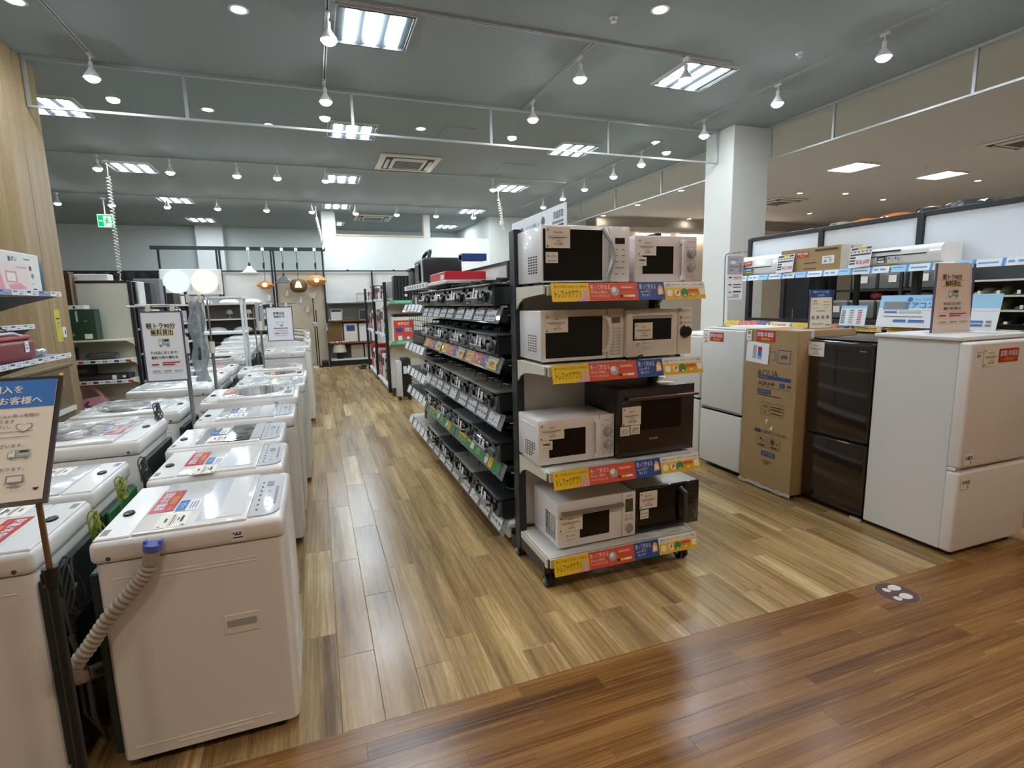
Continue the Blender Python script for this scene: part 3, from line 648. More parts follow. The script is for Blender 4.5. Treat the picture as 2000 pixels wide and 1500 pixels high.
for i, (a, b, h, lid, tags, d, lab) in enumerate((
    (1.88, 2.33, .8, 'white', ('red', 'price'), .56, 'white washing machine at the left edge of the picture, behind the standing notice'),
    (2.43, 2.88, .8, 'white2', ('price',), .55, 'white washing machine with a green rear cover, second in the back row'),
    (3.04, 3.6, .86, 'brown', ('red', 'blue', 'price'), .68, 'wide white washing machine with a tinted window and red tag, third in the back row'),
    (3.86, 4.36, .85, 'brown', ('dblue',), .62, 'white washing machine with papers on its lid, fourth in the back row'),
    (4.92, 5.5, .86, 'white', ('dblue',), .6, 'white washing machine beside the sign pole, fifth in the back row'),
    (5.56, 6.1, .86, 'brown', (), .6, 'white washing machine with a dark window, sixth in the back row'),
    (6.25, 6.8, .86, 'white', ('red',), .56, 'white washing machine in front of the wire rack, seventh in the back row'),
    (7.25, 7.8, .87, 'brown', (), .56, 'white washing machine with a black window behind the wire rack, eighth in the back row'),
    (7.95, 8.5, .9, 'white', (), .56, 'white washing machine, ninth in the back row'),
    (8.65, 9.2, .93, 'white', (), .58, 'white washing machine, tenth in the back row'),
    (9.4, 9.95, .97, 'white', (), .58, 'white washing machine, eleventh in the back row'),
    (10.2, 10.75, 1.0, 'white', (), .58, 'white washing machine, farthest in the back row'))):
    rear = -.83 if i == 0 else -.86
    washer(lab, (rear-d/2, (a+b)/2, 0), PI, w=b-a, d=d, h=h, lid=lid, tags=tags, group=GLft, back='green' if i == 1 else 'plain')
# drain hose of the nearest machine: corrugated, hooked up along its side
HOSE = mat('grey_drain_hose', '#a29788', .55)
ht = thing('drain_hose', 'grey corrugated drain hose slanting up the side of the nearest washing machine', 'hose', (-.6, 1.83, .4))
P0 = [Vector(p) for p in ((-.772, 2.02, .30), (-.785, 1.9, .36), (-.768, 1.832, .43), (-.715, 1.828, .50), (-.665, 1.83, .57), (-.6, 1.832, .64), (-.55, 1.835, .70), (-.527, 1.838, .772))]
pts, rs = [], []
def cat_(P, k, u):
    a, b, c, d = P[max(k-1, 0)], P[k], P[k+1], P[min(k+2, len(P)-1)]
    return .5*((2*b)+(c-a)*u+(2*a-5*b+4*c-d)*u*u+(3*b-a-3*c+d)*u**3)
n = 0
for k in range(len(P0)-1):
    for u in range(24):
        pts.append(cat_(P0, k, u/24)); q = len(pts); rs.append(.0215+.0028*math.sin(q*2*PI/4.6) if q < 152 else .0225)
pts.append(P0[-1]); rs.append(.0225)
m = M(); m.tube(pts, rs, HOSE, 16); m.build('corrugated_tube', ht, smooth=70)
m = M(); m.tube([(-.529, 1.838, .765), (-.526, 1.838, .785)], .0255, mat('blue_clip', '#5566b5', .4), 12); m.box(-.55, -.54, 1.83, 1.85, .78, .8, MC['blue_clip'], .003, 1); m.box(-.51, -.5, 1.83, 1.85, .78, .795, MC['blue_clip'], .003, 1); m.build('end_clip', ht)
# bundled cables hanging behind the left machines
def bundle(x, y, z, mt, lab, s=.05, tail=.25):
    m = M()
    for k in range(5):
        pts = []
        for a in range(25):
            q = a/24*2*PI; pts.append((x+.012*sn(q*2+k)+.004*k, y+s*.35*sn(q)*(.6+.12*k), z+s*cs(q)*(1-.05*k)-s*.25*abs(sn(q))))
        m.tube(pts, .0028, mt, 5)
    m.tube([(x+.012, y-.022, z-.004), (x+.016, y, z-.01), (x+.012, y+.022, z-.004)], .004, CABLE, 5)
    m.tube([(x, y, z-s*.8), (x-.01, y+.01, z-s-tail*.5), (x-.005, y+.03, z-s-tail)], .003, mt, 5)
    tag(m.build('cable_bundle', loc=(x, y, z)), lab, 'cable', 'cable bundles behind the left washing machines')
bundle(-.80, 2.2, .74, GYW, 'bundled green yellow earth wire behind the leftmost washing machine', .06)
bundle(-.82, 2.55, .77, GYW, 'bundled green yellow earth wire beside the green rear cover', .05)
bundle(-.80, 1.96, .64, CABLE, 'dark grey power cable hanging behind the machine at the left edge', .1, .3)
bundle(-.82, 2.86, .76, CABLE, 'grey power cable bundle sticking up behind the second back row machine', .06)
bundle(-.9, 3.5, .925, CABLE, 'dark cable loop standing on the back row before the grey pole', .05)
m = M(); m.tube([(-.79, 1.9, .5), (-.77, 1.92, .35), (-.775, 1.93, .2), (-.78, 2.0, .06)], .008, CABLE, 8); m.tube([(-.81, 1.93, .62), (-.8, 1.94, .45), (-.805, 1.95, .2), (-.8, 2.05, .03)], .006, CABLE, 8)
tag(m.build('power_cord', loc=(-.78, 1.95, .03)), 'dark grey cord hanging down in the gap between the two nearest machines', 'cord')

# ================================================================ sign stands
TRUCKG = mat('sign_green', '#9bb09a', .6)
def truck(u=0, v=0, s=1):
    f = lambda a, b: (u+a*s, v+b*s*.55)
    return [('p', [f(-.14, -.08), f(-.14, .05), f(-.11, .1), f(-.04, .1), f(-.04, -.08)], INKG), ('p', [f(-.13, -.07), f(-.13, .045), f(-.105, .09), f(-.05, .09), f(-.05, -.07)], PAPW), ('p', [f(-.12, .02), f(-.1, .075), f(-.07, .075), f(-.07, .02)], INKL),
            ('p', [f(-.035, -.08), f(-.035, .1), f(.15, .1), f(.15, -.08)], TRUCKG), ('p', [f(.01, .03), f(.01, .08), f(.13, .08), f(.13, .03)], INK), ('p', [f(-.03, -.02), f(-.03, -.01), f(.145, -.01), f(.145, -.02)], PAPW),
            ('c', u-.09*s, v-.05*s, .02*s, INKG), ('c', u+.1*s, v-.05*s, .02*s, INKG)]
def kei(wide):
    b = PAPER if wide else PAPW
    return [('r', -.36, .245, .3, .26, YEL), ('r', -.3, .155, .26, .17, YEL), ('t', '軽トラ90分', -.03, .3, .075, INK, 'c', .72, .02), ('t', '無料貸出', -.02, .205, .075, INK, 'c', .56, .02)]+truck(0, .06, .95)+[
            ('t', 'その日にまとめて!', -.02, -.09, .042, INK, 'c', .68, .015), ('t', '無料で持ち帰れる', -.02, -.16, .042, INK, 'c', .66, .015), ('r', -.4, -.3, .42, -.297, INKL), ('r', -.4, -.215, .42, -.212, INKL), ('r', -.4, -.3, -.397, -.212, INKL), ('r', .417, -.3, .42, -.212, INKL),
            ('r', -.36, -.27, -.18, -.25, RED), ('r', -.1, -.245, .36, -.23, RED), ('r', -.1, -.275, .22, -.26, RED), ('r', -.36, -.36, -.16, -.35, INKG), ('r', -.4, -.385, -.14, -.377, INKL), ('r', -.08, -.36, .12, -.35, INKG), ('r', -.1, -.385, .12, -.377, INKL), ('r', .18, -.36, .4, -.35, INKG), ('r', .18, -.385, .38, -.377, INKL)]
FRB = mat('sign_frame_purple', '#55506e', .35)
def stand(lab, px, py, ztop, bx0, bx1, z0, z1, items, zc=1.2, arm=None, frame=FRB, bg=PAPW, yoff=0, rz=0, base=True):
    t = thing('sign_stand', lab, 'sign stand', (px, py, 0))
    m = M(); m.cyl((px, py, .02), (px, py, zc), .012, STEEL); m.build('pole', t)
    m = M(); m.cyl((px, py, zc-.02), (px, py, zc+.08), .02, CREAM, n=12); m.build('collar', t)
    a = arm if arm else (bx0 if abs(bx0-px) > abs(bx1-px) else bx1)
    s = 1 if a > px else -1; r = .05
    pts = [(px, py, zc), (px, py, ztop-r)]+[(px+s*r*(1-cs(k*PI/8)), py, ztop-r+r*sn(k*PI/8)) for k in range(1, 5)]+[(a, py, ztop)]
    m = M(); m.tube(pts, .006, CHROME, 8); m.build('hanging_arm', t)
    if base: m = M(); m.lathe([(.0001, .0), (.03, .0), (.03, .012), (.02, .022), (.0001, .022)], (px, py, 0), BSTEEL, 24); m.build('base', t)
    y = py-.02+yoff; m = M(); f = .008
    m.box(bx0, bx1, y-.006, y+.006, z0, z0+f, frame); m.box(bx0, bx1, y-.006, y+.006, z1-f, z1, frame); m.box(bx0, bx0+f, y-.006, y+.006, z0+f, z1-f, frame); m.box(bx1-f, bx1, y-.006, y+.006, z0+f, z1-f, frame); m.build('sign_frame', t, smooth=0)
    for q in (.22, .78):
        m = M(); xx = bx0+(bx1-bx0)*q; m.box(xx-.012, xx+.012, y-.008, y+.008, z1-.005, ztop+.01, CREAM, .003, 1); m.build('hanger', t)
    card('sign_board', t, ((bx0+bx1)/2, y-.003, (z0+z1)/2), X, Z, bx1-bx0-2*f+.002, z1-z0-2*f+.002, items, bg)
    return t
stand('grey pole sign stand between the washing machines, sign reading 軽トラ90分 無料貸出', -.768, 3.75, 1.52, -.985, -.762, 1.065, 1.492, kei(0), zc=1.25, arm=-1.045)
heart = [(.14*math.sin(a*PI/15)**3*1.0, .018+.062*(cs(a*PI/15)-.38*cs(2*a*PI/15)-.15*cs(3*a*PI/15))) for a in range(30)]
h2 = [(p[0]*.88, (p[1]-.018)*.88+.018) for p in heart]
stand('slim pole sign stand on the aisle row, sign reading 家電全品 保証付き', -.58, 6.42, 1.53, -.515, -.245, 1.125, 1.502, [('t', '家電全品', -.02, .32, .07, INK, 'c', .5, .025), ('t', '保証付き', -.02, .22, .07, INK, 'c', .5, .025), ('p', heart, INKG), ('p', h2, PAPW), ('c', .06, -.05, .03, INKG), ('r', -.27, -.14, .3, -.12, INK), ('r', -.24, -.2, .28, -.19, INKG), ('r', -.24, -.25, .28, -.24, INKG), ('r', -.24, -.31, -.06, -.28, ORG_), ('r', -.02, -.3, .3, -.29, INKG), ('r', -.24, -.36, .2, -.35, INKL)], zc=1.27, arm=-.2)
# pole with empty clear film pocket
t = thing('sign_stand', 'grey pole stand with crumpled clear film pocket hanging over the back row', 'sign stand', (-.79, 4.75, 0))
m = M(); m.cyl((-.79, 4.75, 0), (-.79, 4.75, 1.17), .012, STEEL); m.build('pole', t)
m = M(); m.cyl((-.79, 4.75, 1.15), (-.79, 4.75, 1.24), .02, CREAM, n=12); m.build('collar', t)
m = M(); m.tube([(-.79, 4.75, 1.2), (-.79, 4.75, 1.56), (-.81, 4.75, 1.6), (-.98, 4.75, 1.605)], .006, CHROME, 8); m.build('hanging_arm', t)
m = M(); m.lathe([(.0001, 0), (.03, 0), (.03, .012), (.0001, .02)], (-.79, 4.75, 0), BSTEEL, 20); m.build('base', t)
POCK = glass('film_pocket_plastic', '#dfe4e6', .1, .15, .42, '#aab2b6'); m = M(); n = 14; vv = []
for i in range(n+1):
    for j in range(5):
        z = 1.56-i*.045; vv.append((-.93+j*.026+(.012*sn(i*1.1+j)), 4.74+.015*sn(i*.9+j*1.7), z))
m.add(vv, [(i*5+j, i*5+j+1, (i+1)*5+j+1, (i+1)*5+j) for i in range(n) for j in range(4)], POCK)
m.add([(v[0], v[1]+.02, v[2]) for v in vv], [(i*5+j, i*5+j+1, (i+1)*5+j+1, (i+1)*5+j) for i in range(n) for j in range(4)], POCK); m.build('film_pocket', t, smooth=60)
for q in (-.92, -.84): m = M(); m.box(q-.012, q+.012, 4.735, 4.765, 1.545, 1.61, CREAM, .003, 1); m.build('hanger', t)
m = M(); m.box(-.89, -.87, 4.73, 4.733, 1.1, 1.2, INK); m.box(-.86, -.85, 4.73, 4.733, 1.12, 1.18, INKG); m.build('print', t, smooth=0)
# big notice at the left edge
t = thing('notice_stand', 'tilted notice board on a telescopic pole at the left edge, blue header reading ご購入を', 'sign stand', (-.73, 1.7, 0))
m = M(); m.cyl((-.735, 1.715, .78), (-.735, 1.715, 1.04), .0075, mat('bronze_pole', '#8d7250', .35, metal=.7), n=10); m.build('upper_pole', t)
m = M(); m.cyl((-.735, 1.715, .03), (-.735, 1.715, .79), .0125, BSTEEL, n=12); m.build('lower_pole', t)
m = M(); m.cyl((-.735, 1.715, .755), (-.735, 1.715, .81), .019, BLK, n=12); m.box(-.755, -.735, 1.70, 1.73, .765, .8, BLK, .004, 1); m.build('clamp', t)
m = M(); m.lathe([(.0001, 0), (.055, 0), (.055, .012), (.02, .03), (.0001, .03)], (-.735, 1.715, 0), BSTEEL, 24); m.build('base', t)
Uv = Vector((0, .2, .31)).normalized(); Cc_ = Vector((-.857, 1.79, 1.16)); sw, sh = .3, .375
fm = M(); N_ = X.cross(Uv)
def slab(mm, C, ww, hh, th, mt):
    c = [C+X*(a*ww/2)+Uv*(b*hh/2)+N_*d for d in (-th, 0) for a, b in ((-1, -1), (1, -1), (1, 1), (-1, 1))]
    mm.add(c, [(0, 3, 2, 1), (4, 5, 6, 7), (0, 1, 5, 4), (1, 2, 6, 5), (2, 3, 7, 6), (3, 0, 4, 7)], mt)
slab(fm, Cc_-N_*.002, sw, sh, .008, mat('notice_frame', '#2b211f', .35)); fm.build('frame', t, smooth=0)
NB = mat('notice_cream', '#e6d8c4', .5)
heart3 = [(.28+p[0]*.5, .09+(p[1]-.018)*.6) for p in heart]; h4 = [(.28+p[0]*.42, .09+(p[1]-.018)*.5) for p in heart]
it = [('r', -.5, .26, .5, .5, BLUE), ('t', 'ご購入を', .23, .42, .062, PAPER, 'r', .37, .03), ('t', 'ご検討中のお客様へ', .40, .32, .062, PAPER, 'r', .8, .03), ('t', '対象の全商品に6ヶ月~1年間の', .39, .19, .03, INK, 'r', .75), ('t', '保証が付いております', .2, .145, .03, INK, 'r', .55), ('t', 'ご確認ください。', .17, .1, .03, INK, 'r', .5),
      ('p', heart3, INKG), ('p', h4, NB), ('r', -.4, .055, .36, .06, INKG), ('r', -.4, .035, .1, .04, INKG), ('r', -.4, .01, .34, .015, INKG), ('r', -.4, -.01, .1, -.005, INKG), ('t', '配送サービスがございます。', .3, -.06, .03, INK, 'r', .75), ('t', '大型商品がお得です。', .13, -.1, .03, INK, 'r', .6), ('t', '無料で積ります。', .1, -.14, .03, INK, 'r', .5)]
it += [(k_[0],)+k_[1:] for k_ in truck(.27, -.13, .6)]+[('t', 'を実施しております。', .33, -.25, .03, INK, 'r', .7), ('t', '、最長で', .12, -.31, .03, INK, 'r', .4), ('t', 'いたします。', .09, -.35, .03, INK, 'r', .4), ('r', .2, -.36, .34, -.3, INKG), ('r', .215, -.35, .325, -.31, NB), ('r', .26, -.385, .28, -.36, INKG), ('r', .22, -.395, .32, -.385, INKG), ('r', -.1, -.455, .08, -.43, INK)]
card('notice_sheet', t, Cc_, X, Uv, sw-.022, sh-.022, it, NB)
# white wire rack standing in the back row
t = thing('wire_rack', 'tall empty white metal rack standing among the back row washing machines', 'rack', (-1.0, 6.95, 0))
WR = mat('white_rack_paint', '#d9dcda', .4)
for x in (-1.24, -.80):
    for y in (6.86, 7.16): m = M(); m.box(x-.014, x+.014, y-.012, y+.012, 0, 1.62, WR, .003, 1); m.build('post', t)
for z in (.2, 1.2, 1.6):
    m = M(); m.box(-1.26, -.78, 6.85, 7.17, z, z+.03, WR, .004, 1); m.build('shelf', t)
m = M()
for k in range(4): m.tube([(-1.2+k*.03, 6.84, 1.63), (-1.2+k*.03, 6.82, 1.57), (-1.2+k*.03, 6.83, 1.54)], .004, CHROME, 5)
m.tube([(-1.24, 6.84, 1.6), (-.8, 6.84, 1.6)], .006, CHROME, 6); m.build('hook', t)
t = thing('sign_stand', 'thin chrome pole with a grey hanging card behind the wire rack', 'sign stand', (-.66, 7.95, 0))
m = M(); m.cyl((-.78, 7.9, 0), (-.78, 7.9, 1.5), .008, STEEL); m.build('pole', t); m = M(); m.box(-.76, -.66, 7.89, 7.9, 1.2, 1.56, GREYP); m.build('card', t)
# crumpled clear film over machines (right behind the back row machine tops)
def film(x0, x1, y0, y1, z, lab, amp=.02, nx=14, ny=14, seed=1):
    rr = random.Random(seed); vv = []
    hts = [[z+.004+amp*rr.random()**2 for _ in range(ny)] for _ in range(nx)]
    for i in range(nx):
        for j in range(ny):
            e = .0 if 0 < i < nx-1 and 0 < j < ny-1 else 0
            vv.append((x0+(x1-x0)*(i+.3*rr.random())/(nx-1), y0+(y1-y0)*(j+.3*rr.random())/(ny-1), hts[i][j]-e))
    m = M(); m.add(vv, [(i*ny+j, (i+1)*ny+j, (i+1)*ny+j+1, i*ny+j+1) for i in range(nx-1) for j in range(ny-1)], PBAG)
    tag(m.build('plastic_film', smooth=0, loc=((x0+x1)/2, (y0+y1)/2, z)), lab, 'plastic wrap', 'clear film covers on the washing machines')
film(-1.5, -.92, 3.08, 3.56, .881, 'crumpled clear film lying on the third back row washing machine', seed=1)
film(-1.42, -.9, 3.9, 4.32, .871, 'crumpled clear film lying on the fourth back row washing machine', seed=2)
film(-1.4, -.95, 4.96, 5.46, .875, 'crumpled clear film lying on the fifth back row washing machine', seed=3)
film(-.66, -.2, 4.75, 5.14, .873, 'clear film lying on the sixth aisle row washing machine', .012, seed=5)
# ================================================================ shelving unit with gas stoves
def strip_ad(C, Rv, Uv, w, h, into, full=True):
    """shop's app advertisement strip: yellow, red, blue, yellow"""
    it = [('r', -.5, -.5, -.275, .5, YEL), ('r', -.275, -.5, .035, .5, ORG_), ('r', .035, -.5, .215, .5, BLUE2), ('r', .215, -.5, .5, .5, YEL), ('r', .215, .16, .5, .5, PAPER), ('p', [(-.36, -.5), (-.275, -.5), (-.285, -.1)], PINKP),
          ('t', '買っても売ってもポイント貯まる!', -.385, .3, .13, INK, 'c', .2), ('t', 'トレファクアプリ', -.405, -.1, .42, INK, 'c', .155, .0), ('p', [(-.315, -.35), (-.293, -.35), (-.29, .1), (-.312, .1)], mat('lilac', '#c7a9c4', .5)),
          ('t', '売って貯まる', -.205, .24, .27, PAPER, 'c', .125), ('t', '貯まると現金と', -.215, -.03, .15, PAPER, 'c', .1), ('t', 'クーポンがもらえる', -.21, -.24, .15, PAPER, 'c', .11), ('c', -.115, .02, .27, GREYP), ('c', -.12, .1, .14, PAPER), ('r', -.08, .14, .01, .32, mat('red_pale', '#e07a62', .5)), ('r', -.07, .2, 0, .23, PAPER),
          ('r', -.085, -.32, -.065, -.2, INK), ('r', -.065, -.32, -.03, -.2, YEL), ('r', -.03, -.32, .012, -.2, PAPER),
          ('t', '買って貯まる', .1, .24, .27, PAPER, 'c', .11), ('t', '1pt=1円で', .085, -.03, .15, PAPER, 'c', .07), ('t', '使えます', .085, -.24, .15, PAPER, 'c', .055), ('p', [(.165, -.25), (.205, -.2), (.2, .25), (.18, .35), (.165, .1)], mat('peach', '#f0a868', .5)), ('p', [(.172, -.15), (.196, -.12), (.192, .1), (.176, .15)], PAPER),
          ('t', '使えるから、買うのも、もっと楽しい電器に', .38, .33, .12, BLUE2, 'c', .22), ('r', .225, .26, .26, .4, INKL), ('c', .245, -.15, .2, PAPER), ('c', .3, -.15, .2, PAPER), ('p', [(.29, -.3), (.315, -.1), (.3, .05)], ORG_), ('c', .35, -.12, .24, GRN), ('r', .343, -.34, .357, -.24, PAPER),
          ('r', .375, -.08, .445, .08, ORG_), ('r', .375, -.32, .44, -.2, mat('amber', '#f0a01c', .5)), ('r', .4, -.3, .42, -.22, PAPER), ('r', .455, -.28, .492, .1, PAPER)]
    card('', None, C, Rv, Uv, w, h, it, YEL, .002, into=into)
GX0, GX1, GXC = 1.0, 1.97, 1.485
su = thing('shelving_unit', 'long black framed double sided shelving unit holding the tabletop gas stoves', 'shelving', (GXC, 4.2, 0))
SZ = [1.455, 1.165, .825, .52, .165]   # shelf tops on the aisle side
for x in (1.045, 1.925): m = M(); m.box(x-.02, x+.02, 2.765, 2.825, 0.05, 1.88, BSTEEL, .004, 1); m.build('post', su)
for y in (2.86, 4.06, 5.22, 6.42):
    m = M(); m.box(GXC-.03, GXC+.03, y-.022, y+.022, .05, 1.82 if y > 2.9 else 1.78, BSTEEL, .004, 1); m.build('post', su)
for a, b in ((2.9, 4.03), (4.09, 5.19), (5.25, 6.39)):
    m = M(); m.box(GXC-.012, GXC+.012, a-.01, b+.01, .1, 1.8, SHW); m.build('back_panel', su, smooth=0)
    m = M(); m.box(GXC-.02, GXC+.02, a-.02, b+.02, 1.8, 1.825, BSTEEL, .003, 1); m.build('top_rail', su)
def pcard(yc, zt, w, kind, m, xr=GX0):
    """price card on a rail that leans out at its foot"""
    Uv = Vector((.028, 0, .068)).normalized(); Rv = Vector((0, -1, 0)); C = Vector((xr-.018, yc, zt-.038))
    if kind == 'ad':
        strip_ad(C, Rv, Uv, w, .075, m)
    elif kind == 'green':
        card('', None, C, Rv, Uv, w, .08, [('r', -.45, .1, -.25, .36, YEL), ('t', '使ってないガス', -.34, -.16, .3, PAPER, 'c', .22), ('r', -.22, .06, -.14, .32, YEL), ('r', -.12, -.28, -.05, .28, PAPER), ('t', '無料査定', .06, .1, .2, PAPER, 'c', .16), ('t', '買取受付中', .06, -.18, .2, PAPER, 'c', .16), ('c', .24, -.02, .42, PAPER), ('t', '高価', .23, .12, .2, INK, 'c', .08), ('p', [(.29, -.45), (.36, -.45), (.36, .4), (.29, .4)], YEL), ('t', '7', .33, 0, .5, INK)], GRN, .002, into=m)
    elif kind == 'room':
        card('', None, C, Rv, Uv, w, .078, [('r', -.45, .25, .0, .33, INKG), ('r', -.45, .06, .3, .1, INKL), ('r', -.46, -.2, -.2, 0, INKG), ('r', -.12, -.2, .14, 0, INKG), ('r', .2, -.2, .46, 0, INKG), ('r', -.46, -.4, .4, -.32, INKL)], PAPW, .0015, into=m)
    else:
        card('', None, C, Rv, Uv, w, .078, [('r', -.2, .25, .2, .33, INKG), ('r', -.4, .1, .4, .13, INKL), ('r', -.06, -.35, .02, -.02, INKG), ('r', -.4, -.3, -.15, -.2, INKL), ('r', .12, -.3, .4, -.2, INKL)], PAPW, .0015, into=m)
RAILM = glass('clear_rail', '#e8ecec', .05, .05, .18, '#c9cdcd')
for i, z in enumerate(SZ):
    for a, b in ((2.88, 5.2), (5.22, 6.42)):
        far = a > 5; zz = z + (.0 if not far else (.03, -.11, -.06, .01, 0)[i])
        m = M(); m.box(GX0+.004, GXC-.012, a, b, zz-.028, zz, SHW if i in (4,) else BSTEEL, .003, 1)
        if i == 4: m.box(GX0+.002, GX0+.02, a, b, .08, zz-.02, SHW)
        sh = m.build('shelf', su)
        m = M(); m.add([(GX0+.002, a, zz+.012), (GX0+.002, b, zz+.012), (GX0-.034, b, zz-.078), (GX0-.034, a, zz-.078), (GX0+.005, a, zz+.012), (GX0+.005, b, zz+.012), (GX0-.031, b, zz-.079), (GX0-.031, a, zz-.079)], [(0, 1, 2, 3), (4, 7, 6, 5), (3, 2, 6, 7), (0, 3, 7, 4), (1, 5, 6, 2)], RAILM); m.build('price_rail', sh, smooth=0)
        y = a+.07; kk = 0
        while y < b-.1:
            if far:
                w = .16; kind = 'ph'; 
            elif i == 1: w = .68 if kk < 3 else .3; kind = 'ad'
            elif i == 3: w = 1.05; kind = 'green'
            else: w = .19; kind = ('room', 'room', 'ph', 'room')[(kk+i) % 4]
            if y+w > b+.02: break
            m = M(); pcard(y+w/2, zz+.008, w, kind, m); m.build('price_card', sh, smooth=0); y += w+(.07 if w > .5 else .055 if kk != 3 else .11); kk += 1
    m = M()
    m.prism([(GX0+.02, z-.03), (GXC-.02, z-.03), (GXC-.02, z-.13), (GX0+.25, z-.075)], 'y', 2.862, 2.872, SHW if i != 4 else BSTEEL); m.build('bracket', su)
for x, y in ((1.06, 2.9), (1.9, 2.9), (1.06, 6.3), (1.9, 6.3), (1.06, 4.6)):
    m = M(); m.box(x-.02, x+.02, y-.03, y+.03, 0, .09, BLK); m.build('foot', su)
m = M(); m.box(GXC-.35, GXC+.35, 6.4, 6.43, .04, .1, BSTEEL); m.box(GXC-.035, GXC+.035, 2.85, 6.42, .03, .1, BSTEEL); m.build('base_beam', su)
# other (right hand) side shelves with white price rails
for z in (1.4, 1.0, .6, .2):
    m = M(); m.box(GXC+.012, 1.95, 2.88, 6.42, z-.03, z, SHW, .003, 1); m.build('shelf', su)
# gas stoves
STB = mat('stove_black_enamel', '#2a2c2e', .28, coat=.3); STG = mat('stove_grey_front', '#686d70', .32, metal=.3); STT = mat('stove_taupe_top', '#7b7467', .35, metal=.2); STD = mat('stove_dark_front', '#4b4f52', .32)
GASL = mat('stove_glass_door', '#0f1011', .08, coat=.7)
def stove(label, loc, w=.55, front=STD, top=STB, style=0, grp=''):
    t = thing('gas_stove', label, 'gas stove', loc, 0, grp, local=True)   # front faces -x
    d, h = .42, .15; a, b = -w/2, w/2
    m = M(); m.box(.02, d, a+.004, b-.004, .022, h-.012, STB, .008, 1); m.prism([(.0, .03), (.03, .03), (.03, h-.012), (.024, h-.012)], 'y', a+.006, b-.006, front)
    for x in (.06, d-.05):
        for y in (a+.05, b-.05): m.cyl((x, y, 0), (x, y, .03), .018, BLK, n=8)
    m.build('body', t)
    m = M(); m.box(-.002, d+.01, a, b, h-.012, h, top, .005, 2); m.box(d-.05, d+.005, a+.05, b-.05, h, h+.018, top, .006, 1); m.build('top_plate', t)
    m = M(); m.box(-.006, .012, -.13, .13, .045, h-.04, GASL, .004, 1); g = m.build('grill_door', t)
    m = M(); m.box(-.034, -.022, -.13, .13, .052, .074, front, .005, 1)
    for y in (-.12, .12): m.box(-.028, .0, y-.008, y+.008, .055, .07, front)
    m.build('handle', g)
    for y in ((-.19, .19) if style != 1 else (-.21, -.165, .185)):
        m = M(); m.lathe([(.033, .0), (.033, -.004), (.026, -.006), (.024, -.026), (.0001, -.028)], (.012, y, .072), STG if style else BLKG, 16, ax='x'); m.build('knob', t)
    m = M()
    for k in range(3): m.box(-.001, .016, a+.035+k*.02, a+.045+k*.02, h-.035, h-.018, BLKG)
    for k in range(3): m.box(-.001, .016, b-.1+k*.02, b-.09+k*.02, h-.035, h-.018, BLKG)
    m.box(-.004, .02, a+.03, a+.13, .03, .042, front, .003, 1); m.box(-.004, .02, b-.13, b-.03, .03, .042, front, .003, 1); m.build('control_strip', t)['kind'] = 'stuff'
    for y in (-.15, .15):
        m = M(); R0 = .1
        m.tube([(.19+R0*cs(q*PI/6), y+R0*sn(q*PI/6), h+.028) for q in range(13)], .005, BLK, 5)
        for q in range(6): c_, s_ = cs(q*PI/3), sn(q*PI/3); m.tube([(.19+R0*1.1*c_, y+R0*1.1*s_, h), (.19+R0*1.05*c_, y+R0*1.05*s_, h+.034), (.19+.035*c_, y+.035*s_, h+.034)], .0045, BLK, 4)
        m.lathe([(.045, 0), (.045, .012), (.03, .02), (.0001, .02)], (.19, y, h), STG, 14); m.build('burner_grate', t)
    m = M(); card('', None, (-.014, .03, .09), Vector((0, -1, 0)), Vector((.15, 0, 1)).normalized(), .022, .085, [('r', -.2, -.3, .2, -.2, INKG)], PAPW, .001, into=m); m.build('hanging_label', t, smooth=0)
    m = M(); card('', None, (-.012, -.03, .085), Vector((0, -1, 0)), Vector((.15, 0, 1)).normalized(), .045, .062, [('r', -.3, .2, .3, .3, INKG), ('r', -.3, -.1, .2, -.02, INKL), ('r', -.2, -.35, .3, -.25, INK)], PAPER, .001, into=m); m.build('price_tag', t, smooth=0)
    return t
snm = ['topmost shelf', 'second shelf', 'third shelf', 'fourth shelf', 'lowest shelf']
for i, z in enumerate(SZ):
    for k in range(4):
        fr, tp, st = [(STD, STB, 0), (STG, STB, 1), (STD, STT, 0), (STB, STG, 2)][(i*3+k*2) % 4]
        if (i, k) == (2, 1): fr, tp = STG, mat('stove_cream_top', '#8f8775', .3)
        o = stove('%s gas stove on the %s, %s from the near end' % ({0: 'black', 1: 'grey fronted', 2: 'all black'}[st] if tp not in (STT, MC.get('stove_cream_top')) else 'brownish topped', snm[i], ORD[k]), (.955 if i else .94, 3.2+k*.563, z+.001), .548, fr, tp, st, 'tabletop gas stoves on the ' + snm[i])
